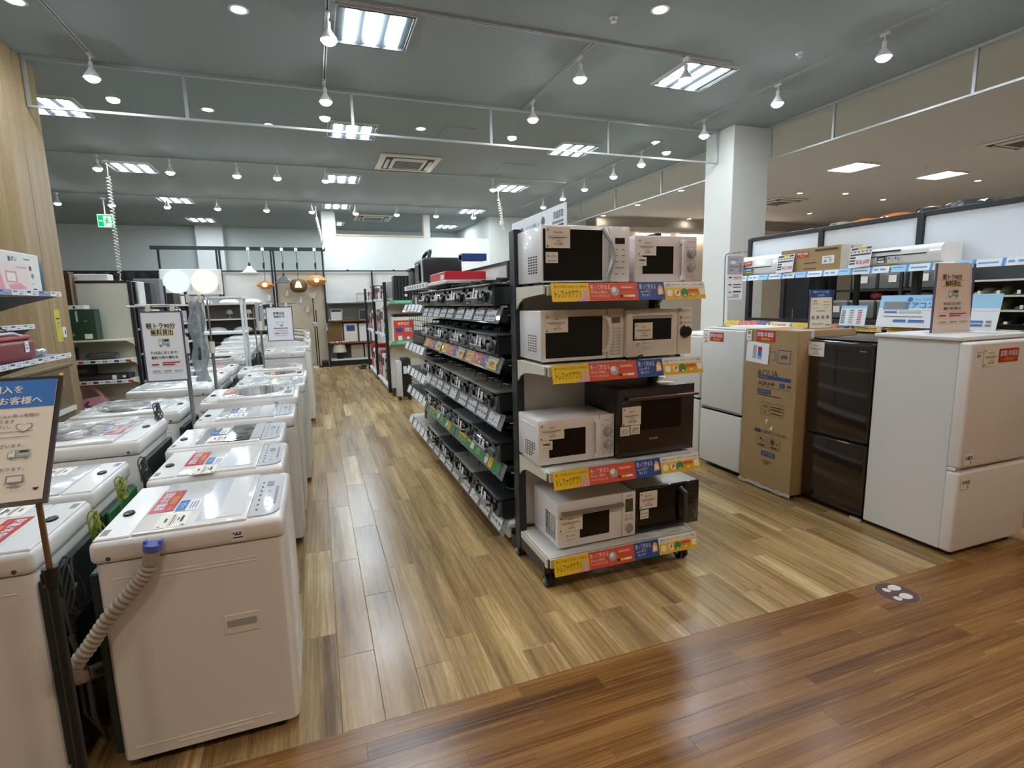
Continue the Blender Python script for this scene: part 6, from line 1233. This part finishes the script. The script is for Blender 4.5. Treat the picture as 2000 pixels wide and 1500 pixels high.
for nm, lab, x0, x1, z, h, mt, g in (('game_device', 'black device at the left of the second shelf beyond the oak column', -2.9, -2.6, .951, .13, BLK, 0), ('cable_pack', 'bagged dark cables on the second shelf beyond the oak column', -2.5, -2.16, .951, .08, 0, 1),
                                 ('recorder', 'flat black recorder with white stickers on the third shelf beyond the oak column', -2.85, -2.08, .716, .06, BLK, 2), ('small_speaker', 'black cube speaker on top of the flat recorder', -2.62, -2.44, .777, .1, BLK, 0), ('small_gadget', 'dark small gadget beside the pink appliance', -2.32, -2.18, .371, .06, BLK, 0)):
    if g == 1: bag(x0, x1, 7.22, 7.42, z, z+h, nm, lab, 'cable', mat('bagged_dark', '#4a4a4a', .25, coat=.7, noise=.5, scale=40, bump=.5, bscale=50), seed=20); continue
    t = thing(nm, lab, 'appliance', ((x0+x1)/2, 7.35, z)); m = M(); m.box(x0, x1, 7.23, 7.45, z, z+h, mt, .006, 2); m.build('body', t)
    m = M(); m.box(x0+.03, x1-.03, 7.226, 7.23, z+h*.3, z+h*.7, DGREY); m.build('front', t, smooth=0)
    if g == 2:
        m = M(); m.box(-2.75, -2.72, 7.222, 7.226, .725, .755, PAPW); m.box(-2.24, -2.2, 7.222, 7.226, .722, .768, PAPW); m.box(-2.14, -2.11, 7.222, 7.226, .735, .76, PAPW); m.build('sticker', t, smooth=0)
PK = mat('pink_plastic', '#dd9fab', .35, coat=.3); t = thing('steam_cleaner', 'pink handheld appliance with a looped handle on the lowest shelf beyond the oak column', 'appliance', (-2.5, 7.32, .371))
m = M(); m.prism([(-2.63, .371), (-2.36, .371), (-2.34, .45), (-2.36, .5), (-2.42, .53), (-2.6, .5), (-2.65, .44)], 'y', 7.24, 7.4, PK); m.build('body', t); m = M(); m.tube([(-2.6, 7.32, .5), (-2.6, 7.32, .6), (-2.55, 7.32, .64), (-2.46, 7.32, .62), (-2.4, 7.32, .54), (-2.38, 7.32, .48)], .02, PK, 8); m.build('handle', t); m = M(); m.tube([(-2.44, 7.235, .41), (-2.5, 7.232, .42), (-2.53, 7.232, .45), (-2.5, 7.235, .48)], .008, mat('dark_pink', '#3a2228', .4), 6); m.build('button_ring', t)
# aisle side
ls = thing('shelving_unit', 'crowded black framed shelves behind the hanging 軽トラ sign', 'shelving', (-2.3, 9.0, 0))
for y in (7.6, 8.95, 10.3): m = M(); m.box(-2.04, -2.0, y-.025, y+.025, 0, 1.83 if y < 10 else 1.78, BSTEEL); m.build('post', ls, smooth=0)
m = M(); m.box(-2.52, -2.5, 7.6, 10.3, .1, 1.8, DGREY); m.build('back_panel', ls, smooth=0)
for z in (1.57, 1.28, .98, .65, .3):
    m = M(); m.box(-2.5, -1.98, 7.56, 10.3, z-.025, z, SHW, .003, 1); sh = m.build('shelf', ls)
    if z < 1.5: m = M(); [m.box(-1.98, -1.978, 7.6+k*.17, 7.72+k*.17, z-.024, z-.002, PAPW) for k in range(16)]; m.build('price_rail', sh, smooth=0)
bx = [('carton', 'long white box with pale green print lying on top of the left shelves', -2.85, -2.3, 7.7, 7.9, 1.845, 1.93, CARDW), ('carton', 'small tan box lying on top of the white panel', -2.98, -2.82, 7.6, 7.75, 1.845, 1.9, CARD),
      ('massager_box', 'white box with a dark T shaped massager printed on it', -2.25, -2.0, 7.7, 7.95, 1.571, 1.84, CARDW), ('carton', 'grey green box behind the white massager box', -2.45, -2.28, 7.66, 7.9, 1.571, 1.82, mat('grey_green_box', '#9aa39c', .5)),
      ('carton', 'black box with a bottle picture on the top shelf', -2.3, -2.0, 8.2, 8.45, 1.571, 1.85, mat('black_box', '#23272b', .4)), ('carton', 'tall grey box leaning on the top shelf', -2.3, -2.0, 8.65, 8.85, 1.571, 1.92, mat('grey_box', '#85818a', .5)),
      ('carton', 'white box behind the leaning grey box', -2.4, -2.1, 8.9, 9.1, 1.571, 1.86, CARDW), ('carton', 'black appliance at the far end of the top shelf', -2.3, -2.0, 9.35, 9.8, 1.571, 1.74, BLK), ('carton', 'small white box on the far end of the top shelf', -2.25, -2.0, 9.9, 10.1, 1.571, 1.74, CARDW)]
for nm, lab, a, b, c_, d_, z0, z1, mt in bx:
    t = thing(nm, lab, 'box', ((a+b)/2, (c_+d_)/2, z0)); m = M(); m.box(a, b, c_, d_, z0, z1, mt, .005, 1); m.build('carton_body', t)
    m = M()
    if nm == 'massager_box': m.box(a+.04, a+.06, c_-.003, c_-.001, z0+.07, z0+.19, INK); m.box(a+.06, b-.03, c_-.003, c_-.001, z0+.12, z0+.135, INK); m.box(a+.05, b-.01, c_-.003, c_-.001, z1-.02, z1-.005, YEL); m.box(a+.06, a+.12, c_-.003, c_-.001, z1-.06, z1-.05, INKG)
    else: m.box(a+.03, a+.03+(b-a)*.4, c_-.003, c_-.001, z0+(z1-z0)*.3, z0+(z1-z0)*.6, INKL if mt is not CARDW else GREYP); pass
    m.build('print', t, smooth=0)
k = 0
for z in (1.281, .981, .651, .301):
    y = 7.65
    while y < 10.0:
        w = R_.uniform(.2, .38); hh = R_.uniform(.1, .24); mt, cn = R_.choice(((BLK, 'black'), (CARDW, 'white'), (GREYP, 'grey'), (DGREY, 'dark grey'), (GBAG, 'clear bagged')))
        m = M(); m.box(-2.4, -2.02, y, y+w-.04, z, z+hh, mt, .02, 2); m.box(-2.018, -2.016, y+.05, y+.1, z+.03, z+.08, PAPW)
        tag(m.build('boxed_appliance', loc=(-2.2, y+w/2, z)), '%s boxed appliance, %s shelf behind the hanging 軽トラ sign, %s along' % (cn, {1.281: 'second', .981: 'third', .651: 'fourth', .301: 'lowest'}[z], ORD[k % 13]), 'appliance', 'goods on the crowded shelves'); y += w; k += 1
    k = 0

# ================================================================ far back: lamp display fixtures
bf = thing('lamp_display_frame', 'long black steel frame with pale panels along the far wall, pendant lamps on its beam', 'shelving', (-1.5, 14.5, 0))
m = M(); m.box(-3.42, .33, 14.35, 14.45, 2.85, 2.93, BSTEEL, .004, 1); m.build('top_beam', bf)
for x, zt in ((-3.28, 2.85), (-2.1, 2.85), (-2.04, 2.85), (-.93, 2.85), (-.87, 2.85), (.25, 2.93), (1.43, 2.37), (2.6, 2.37)):
    m = M(); m.box(x-.02, x+.02, 14.4, 14.46, 0, zt, BSTEEL); m.build('post', bf, smooth=0)
m = M(); m.box(-5.3, 3.3, 14.42, 14.45, 2.35, 2.38, BSTEEL); m.build('cross_rail', bf, smooth=0)
for x in (.84, 2.0): m = M(); m.lathe([(.0001, 0), (.03, 0), (.03, .03), (.0001, .035)], (x, 14.43, 2.37), BSTEEL, 10); m.build('rail_joint', bf)
PLW = mat('display_panel_white', '#e2e1dc', .6); PLB = mat('display_panel_beige', '#cfc3ac', .65, noise=.03)
for x0, x1, mt in ((-2.02, -.95, PLW), (-.85, .23, PLB), (.27, 1.41, PLW), (1.45, 2.58, PLW), (2.62, 3.3, PLW), (-3.26, -2.12, PLW)):
    m = M(); m.box(x0, x1, 14.47, 14.49, .1, 2.34, mt, .03, 2, 'y'); m.build('back_panel', bf)
CUR = mat('black_pleated_curtain', '#1d1e21', .8)
m = M(); n = 40; vv = [(-5.3+i*1.95/n, 14.53+.025*sn(i*1.3), z) for i in range(n+1) for z in (0.0, 2.37)]
m.add(vv, [(2*i, 2*i+2, 2*i+3, 2*i+1) for i in range(n)], CUR); tag(m.build('curtain', smooth=60, loc=(-4.3, 14.53, 0)), 'black pleated curtain hanging at the far left behind the shelves', 'curtain')
# glowing ceiling light panel
t = thing('ceiling_light_display', 'white board with two glowing round ceiling lights, bluish left and warm right', 'lamp display', (-2.65, 14.3, 1.82))
m = M(); m.box(-3.27, -2.02, 14.26, 14.32, 1.82, 2.4, PLW, .008, 1); m.build('board', t)
for x, c, L, r in ((-2.95, '#bfe4ff', 5, .26), (-2.38, '#ffe9c4', 5, .27)):
    m = M(); m.lathe([(.0001, -.08), (r*.7, -.075), (r*.95, -.05), (r, -.0)], (x, 14.26, 2.12), emis('disc_%s' % c[1:], c, 1.15), 28, ax='y')
    m.build('round_light', t, smooth=60)
for x in (-2.66, -2.1): m = M(); m.box(x-.02, x+.02, 14.252, 14.26, 1.9, 2.05, LGREY); m.build('label', t, smooth=0)
# shelves below with small lamps
fs = thing('shelving_unit', 'long dark shelves of small lamps and ceiling lamp domes at the far left', 'shelving', (-2.8, 14.1, 0))
for z in (1.6, 1.25, .95, .72): m = M(); m.box(-4.6, -.95, 13.9, 14.38, z-.03, z, SHW if z > 1.2 else DGREY); m.build('shelf', fs, smooth=0)
m = M(); m.box(-4.6, -.95, 14.38, 14.4, .1, 1.6, mat('shelf_taupe', '#6f6a62', .6)); m.box(-4.6, -.95, 13.95, 14.38, 0, .12, DGREY); m.build('back_panel', fs, smooth=0)
DOME = mat('lamp_dome_white', '#e6e6e2', .3); k = 0
for z, xs_ in ((1.6, (-2.9, -2.45, -1.9, -1.4)), (.95, (-3.3, -2.75, -2.2, -1.65, -1.2)), (.72, (-3.2, -2.6, -1.9, -1.3))):
    for x in xs_:
        m = M(); m.lathe([(.2, .0), (.21, .03), (.17, .075), (.1, .1), (.0001, .11)], (x, 14.12, z+.001), DOME, 20); tag(m.build('lamp_dome', loc=(x, 14.12, z)), 'white ceiling lamp dome on the far left lamp shelves, %s row, %s from the left' % ({1.6: 'top', .95: 'middle', .72: 'bottom'}[z], ORD[k % 5]), 'lamp', 'white lamp domes'); k += 1
    k = 0
for i, (x, c) in enumerate(((-3.2, '#b7ab98'), (-2.9, '#7d5a40'), (-2.6, '#d9d6cf'), (-1.9, '#8d9c9a'), (-1.5, '#c9bfa2'), (-1.15, '#e2dfd8'))):
    m = M(); m.lathe([(.05, 0), (.05, .01), (.012, .02), (.012, .1), (.08, .11), (.05, .2), (.0001, .2)], (x, 14.05, 1.251), mat('small_lamp_%d' % i, c, .5), 16)
    tag(m.build('table_lamp', loc=(x, 14.05, 1.25)), 'small table lamp on the second lamp shelf, %s from the left' % ORD[i], 'lamp', 'small table lamps')
m = M(); m.box(-3.3, -2.7, 14.0, 14.3, .13, .6, mat('slatted_wood', '#6b5430', .6)); [m.box(-3.28+k*.1, -3.22+k*.1, 13.99, 14.0, .15, .58, mat('slat_dark', '#3a2f1e', .7)) for k in range(6)]; tag(m.build('wooden_crate', smooth=0, loc=(-3, 14.15, .13)), 'brown slatted wooden crate under the far lamp shelves', 'crate')
m = M(); m.box(-2.0, -1.1, 13.95, 14.3, .64, .7, mat('green_yellow_board', '#7d7b33', .6)); tag(m.build('lamp_shade_flat', smooth=0, loc=(-1.6, 14.1, .64)), 'flat olive green panel under the lamp domes at the far wall', 'panel')
# pendant lamps
def pendant(x, y, z, kind, lab):
    t = thing('pendant_lamp', lab, 'pendant lamp', (x, y, z), group='pendant lamps on the black top beam')
    m = M(); m.tube([(x, y, 2.86), (x+.01, y, 2.6), (x, y, z+.1)], .006, WASH2 if kind == 'enamel' else BLK, 6); m.build('cord', t)
    m = M(); m.box(x-.035, x+.035, y-.03, y+.03, 2.82, 2.9, WASH2, .008, 1); m.build('ceiling_plug', t)
    m = M(); [m.tube([(x+.02*cs(a), y, 2.5+.06*sn(a+k)) for a in (0, 1, 2, 3, 4, 5, 6.2)], .007, BLK, 5) for k in range(2)]; m.cyl((x, y, 2.4), (x, y, 2.5), .02, BLK); m.build('cord_reel', t)
    m = M(); r = .2
    if kind == 'enamel': m.lathe([(.03, .13), (.06, .11), (.09, .05), (.18, -.02), (.21, -.035), (.2, -.03), (.08, .04)], (x, y, z), WASH2, 24); m.cyl((x, y, z+.12), (x, y, z+.18), .025, BLK)
    elif kind == 'grey': m.lathe([(.03, .13), (.06, .1), (.12, .04), (.21, -.05), (.2, -.05), (.1, .03)], (x, y, z), mat('pendant_grey', '#5d666a', .25, coat=.5), 24); m.cyl((x, y, z+.12), (x, y, z+.17), .025, BLK)
    elif kind == 'saucer': m.lathe([(.02, .1), (.08, .085), (.21, .0), (.1, -.085), (.04, -.1)], (x, y, z), mat('amber_shade', '#d98a3c', .5), 24)
    elif kind == 'brown': m.lathe([(.07, .16), (.15, .13), (.2, .03), (.19, -.08), (.13, -.15), (.0001, -.17)], (x, y, z), mat('woven_brown', '#6d4f2c', .7, noise=.2, scale=60, bump=.4), 24)
    else: m.lathe([(.05, .13), (.16, .1), (.24, 0), (.18, -.1), (.06, -.14)], (x, y, z), mat('rattan_orange', '#c08a4f', .7, noise=.2, scale=60, bump=.4), 24)
    m.build('shade', t, smooth=50)
    if kind in ('saucer', 'brown', 'rattan'):
        yy = y-.0; m = M()
        if kind == 'brown': m.lathe([(.02, .1), (.045, .07), (.08, -.05), (.0001, -.05)], (x, y-.2, z), emis('bell_glow', '#ffe2a0', 2.6), 16)
        else: m.lathe([(.0001, .05), (.045, .03), (.045, -.03), (.0001, -.05)], (x-.0, y-.2 if kind == 'saucer' else y-.22, z), emis('bulb_glow', '#ffe0b0', 9), 14)
        m.build('bulb', t)
pendant(-1.40, 14.2, 2.34, 'enamel', 'white enamel pendant lamp, leftmost under the black beam')
pendant(-1.09, 14.2, 2.02, 'saucer', 'glowing orange saucer shaped pendant lamp')
pendant(-.67, 14.2, 2.12, 'grey', 'dark grey shiny pendant lamp')
pendant(-.35, 14.2, 2.0, 'brown', 'round woven brown pendant lamp with a glowing bell')
pendant(.07, 14.2, 2.12, 'rattan', 'rattan pendant lamp with a bright bulb, rightmost under the beam')
for i, (x, z) in enumerate(((-1.05, 1.72), (-.63, 1.83), (-.35, 1.66), (-.2, 1.42), (.6, 1.3))):
    m = M(); m.cyl((x, 14.4, z-.06), (x+.03, 14.36, z+.07), .045, WASH2, r1=.03, n=12); m.cyl((x+.015, 14.4, z), (x+.015, 14.47, z), .012, WASH2, n=8); tag(m.build('wall_spot', loc=(x, 14.4, z)), 'small white spot lamp on the far display panel, %s from the left' % ORD[i], 'lamp', 'small white spot lamps')
def floorlamp(x, z, lab, sh):
    t = thing('floor_lamp', lab, 'floor lamp', (x, 13.95, 0), group='floor lamps at the end of the aisle')
    m = M(); m.cyl((x, 13.95, .02), (x, 13.95, z), .012, BLK if sh != 'g' else STEEL); m.build('pole', t)
    m = M(); m.lathe([(.0001, 0), (.12, 0), (.12, .02), (.0001, .03)], (x, 13.95, 0), BLK if sh != 'w' else WASH2, 20); m.build('base', t)
    m = M()
    if sh == 'w': m.lathe([(.04, -.06), (.13, .08), (.125, .08), (.03, -.05)], (x, 13.95, z), DOME, 20)
    elif sh == 'd': m.lathe([(.0001, .07), (.07, .04), (.075, -.04), (.0001, -.07)], (x-.04, 13.93, z-.35), GREYP, 16)
    else: m.lathe([(.02, .1), (.05, -.05), (.045, -.05)], (x, 13.95, z), STEEL, 14)
    m.build('shade', t)
floorlamp(-.05, 1.75, 'tall white bowl floor lamp at the end of the aisle', 'w'); floorlamp(.0, 1.4, 'thin black floor lamp with a grey round head at the end of the aisle', 'd'); floorlamp(.22, .95, 'short grey pole lamp at the end of the aisle', 'g')
# shelves right of the lamps
rs = thing('shelving_unit', 'brown wooden shelves at the end of the aisle holding framed boards', 'shelving', (.85, 14.3, 0)); WDS = mat('red_brown_board', '#7a4632', .5, noise=.1)
for z, mt in ((1.13, WDS), (.58, WDS), (1.58, STEEL), (.16, SHW)): m = M(); m.box(.28, 1.4, 14.0, 14.46, z-.035, z, mt, .003, 1); m.build('shelf', rs)
m = M(); m.box(.05, 3.2, 13.98, 14.46, .0, .12, BLK); m.build('base', rs, smooth=0)
m = M(); m.box(.28, 1.4, 14.45, 14.465, .16, 1.13, mat('taupe_panel', '#77716a', .6)); m.build('back_panel', rs, smooth=0)
m = M(); m.box(.28, 1.4, 14.43, 14.45, 1.13, 1.55, mat('mirror_grey', '#8a8a86', .3, metal=.3)); m.build('mirror_panel', rs, smooth=0)
for nm, lab, a, b, z0, z1, mt in (('calendar_box', 'white and dark boxed item at the left of the top wooden shelf', .34, .62, 1.131, 1.42, CARDW), ('appliance_box', 'dark grey box on the top wooden shelf', 1.03, 1.25, 1.131, 1.38, DGREY), ('cork_board', 'brown board at the left of the middle wooden shelf', .22, .6, .581, 1.07, mat('cork', '#7d6038', .8)), ('framed_picture', 'white framed picture with a bluish photo on the middle wooden shelf', .63, .97, .581, 1.05, PAPER), ('framed_picture', 'plain pale framed sheet on the middle wooden shelf', 1.0, 1.27, .581, 1.04, PAPW), ('framed_picture', 'pale framed sheet at the right end of the middle wooden shelf', 1.3, 1.41, .581, 1.04, PAPW),
                                  ('beige_panel', 'framed beige panel on the lowest shelf, left one', .78, 1.08, .161, .5, mat('beige_panel', '#a69c84', .7)), ('beige_panel', 'framed beige panel on the lowest shelf, right one', 1.12, 1.4, .161, .52, MC['beige_panel']), ('small_box', 'white switch box standing on the silver top shelf', 1.0, 1.2, 1.581, 1.8, CARDW)):
    t = thing(nm, lab, 'box' if 'box' in nm else 'board', ((a+b)/2, 14.2, z0)); m = M(); m.box(a, b, 14.15, 14.25, z0, z1, mt, .006, 1); m.build('body', t)
    m = M(); e = .02; m.box(a, a+e*.6, 14.14, 14.15, z0, z1, GREYP); m.box(b-e*.6, b, 14.14, 14.15, z0, z1, GREYP); m.box(a, b, 14.14, 14.15, z1-e*.6, z1, GREYP); m.box(a, b, 14.14, 14.15, z0, z0+e*.6, GREYP)
    if 'bluish' in lab: m.box(a+.07, b-.07, 14.145, 14.149, z1-.2, z1-.06, BLUE2)
    if nm == 'calendar_box': m.box(a+.02, b-.02, 14.145, 14.149, z1-.08, z1-.02, DGREY)
    m.build('rim', t, smooth=0)
t = thing('table_lamp', 'table lamp with a pale shade and black base on the lowest shelf', 'lamp', (.5, 14.15, .161)); m = M(); m.lathe([(.0001, 0), (.08, 0), (.08, .18), (.0001, .18)], (.5, 14.15, .161), BLK, 4); m.build('base', t, smooth=0); m = M(); m.lathe([(.17, 0), (.13, .2), (.128, .2), (.165, 0)], (.5, 14.15, .33), mat('linen_shade', '#cfc6ae', .8), 24); m.build('shade', t)
for z in (1.13, .58):
    for k in range(8):
        if z > 1 and k > 4: continue
        m = M(); m.lathe([(.0001, 0), (.016, 0), (.018, .02), (.0001, .035)], (.3+k*.055+.01*(k % 3), 14.02, z), PAPW, 8); tag(m.build('small_bulb', loc=(.3+k*.055, 14.02, z)), 'tiny white bulb on the %s wooden shelf edge, %s from the left' % ('upper' if z > 1 else 'lower', ORD[k]), 'light bulb', 'tiny white bulbs on the wooden shelves')

# ================================================================ far gondola at the right of the aisle
mg = thing('shelving_unit', 'black framed shelving with green price rails at the far right of the aisle', 'shelving', (1.5, 10.8, 0))
for x, y in ((1.08, 9.0), (2.0, 9.0), (1.08, 10.8), (1.08, 12.6), (2.0, 12.6)): m = M(); m.box(x-.025, x+.025, y-.025, y+.025, .03, 1.86, BSTEEL); m.build('post', mg, smooth=0)
m = M(); m.box(1.1, 1.98, 9.0, 9.02, .1, 1.5, mat('gondola_cream', '#d3cfc0', .6)); m.build('end_panel', mg, smooth=0)
for z in (1.55, .9):
    m = M(); m.box(1.1, 1.98, 8.68, 9.0, z-.03, z, OFFW); m.prism([(8.7, z-.03), (8.99, z-.03), (8.99, z-.12), (8.93, z-.08)], 'x', 1.1, 1.108, OFFW); sh = m.build('shelf', mg, smooth=0)
    m = M(); card('', None, (1.54, 8.675, z-.015), X, Z, .87, .055, [('r', -.4, -.2, -.1, .3, mat('pale_green', '#8fd0ae', .5)), ('r', .1, -.2, .4, .2, MC['pale_green'])], mat('mint_rail', '#5db38a', .5), .001, into=m); m.build('price_rail', sh, smooth=0)
for z in (1.6, .98, .12):
    m = M(); m.box(1.08, 1.55, 9.03, 12.6, z-.03, z, SHW, .003, 1); sh = m.build('shelf', mg)
    m = M(); [m.box(1.068, 1.08, 9.1+k*.3, 9.35+k*.3, z-.04, z, PAPW if k % 3 else SKYB) for k in range(11)]; m.build('price_rail', sh, smooth=0)
m = M(); m.box(1.5, 1.52, 9.03, 12.6, .1, 1.6, SHW); m.build('spine_panel', mg, smooth=0)
for x in (1.1, 1.2): m = M(); m.cyl((x, 8.8, .03), (x+.03, 8.8, .03), .03, BLK, n=12); m.box(x, x+.03, 8.78, 9.0, .05, .09, BSTEEL); m.build('caster', mg)
t = thing('slatted_crate', 'big black slatted crate on the green railed end shelf', 'crate', (1.45, 8.85, 1.551)); m = M(); m.box(1.2, 1.75, 8.72, 8.98, 1.551, 1.95, BLK, .01, 1); m.build('body', t); m = M(); [m.box(1.22+k*.052, 1.235+k*.052, 8.705, 8.72, 1.57, 1.93, DGREY) for k in range(11)]; m.box(1.36, 1.4, 8.7, 8.705, 1.62, 1.66, PAPW); m.build('slat_row', t, smooth=0)['kind'] = 'stuff'
t = thing('air_purifier', 'white and black appliance with a red orange poster on the end shelf', 'appliance', (1.4, 8.85, .901)); m = M(); m.box(1.15, 1.7, 8.74, 8.96, .901, 1.3, CARDW, .01, 1); m.build('body', t); m = M(); m.box(1.16, 1.69, 8.735, 8.95, 1.3, 1.34, BLK, .008, 1); m.build('lid', t)
card('poster', t, (1.32, 8.725, 1.05), X, Z, .32, .38, [('t', '標準設定', 0, .36, .11, PAPER, 'c', .7), ('r', -.4, .0, -.05, .18, BLUE2), ('r', .05, .02, .42, .18, INKL), ('r', -.4, -.4, .4, -.2, mat('poster_mix', '#9a6a60', .5)), ('r', -.3, -.35, -.1, -.15, PAPER), ('c', .2, -.25, .06, PAPER)], mat('poster_red', '#cf4a38', .5), .002)
t = thing('oil_heater', 'black and silver oil heater standing on the floor before the far shelving', 'heater', (1.22, 8.42, 0))
m = M(); m.box(1.12, 1.2, 8.33, 8.55, .06, .62, LGREY, .012, 2); m.build('side_panel', t); m = M(); m.box(1.2, 1.34, 8.32, 8.56, .05, .66, BLK, .015, 2); [m.box(1.34, 1.355, 8.34, 8.54, .1+k*.05, .12+k*.05, DGREY) for k in range(9)]; m.build('body', t); m = M(); m.box(1.22, 1.27, 8.312, 8.32, .42, .54, PAPW); m.build('price_tag', t, smooth=0)
for x in (1.14, 1.3): m = M(); m.cyl((x, 8.36, .03), (x+.03, 8.36, .03), .03, BLK, n=12); m.cyl((x, 8.52, .03), (x+.03, 8.52, .03), .03, BLK, n=12); m.build('caster', t)
k = 0; gl = [('white', CARDW), ('grey', GREYP), ('black', BLK), ('red', RED), ('cream', CREAM)]
for z, hmax, zn in ((1.601, .3, 'top'), (.981, .5, 'middle'), (.121, .72, 'bottom')):
    y = 9.1; k = 0
    while y < 12.3:
        w = R_.uniform(.25, .42); hh = hmax*R_.uniform(.55, 1); cn, mt = gl[(k*3+int(z*10)) % 5]
        t = thing('home_appliance', '%s appliance or carton on the %s shelf right of the aisle, %s along' % (cn, zn, ORD[k]), 'appliance', (1.3, y+w/2, z), group='goods on the far shelving'); m = M(); m.box(1.12, 1.46, y, y+w-.05, z, z+hh, mt, .02, 2); m.build('body', t)
        m = M(); m.box(1.112, 1.12, y+.04, y+w-.1, z+hh*.55, z+hh*.85, DGREY if mt is not BLK else LGREY); m.box(1.11, 1.114, y+.05, y+.1, z+hh*.2, z+hh*.4, PAPW); m.build('front', t, smooth=0); y += w; k += 1
m = M(); m.box(.88, 1.02, 12.9, 13.5, 0, .03, BLK, .01, 1); m.box(.95, 1.07, 13.1, 13.3, .03, .09, DGREY, .02, 2); tag(m.build('floor_stand_foot', loc=(.95, 13.2, 0)), 'flat black stand foot on the floor beside the far shelving', 'stand')
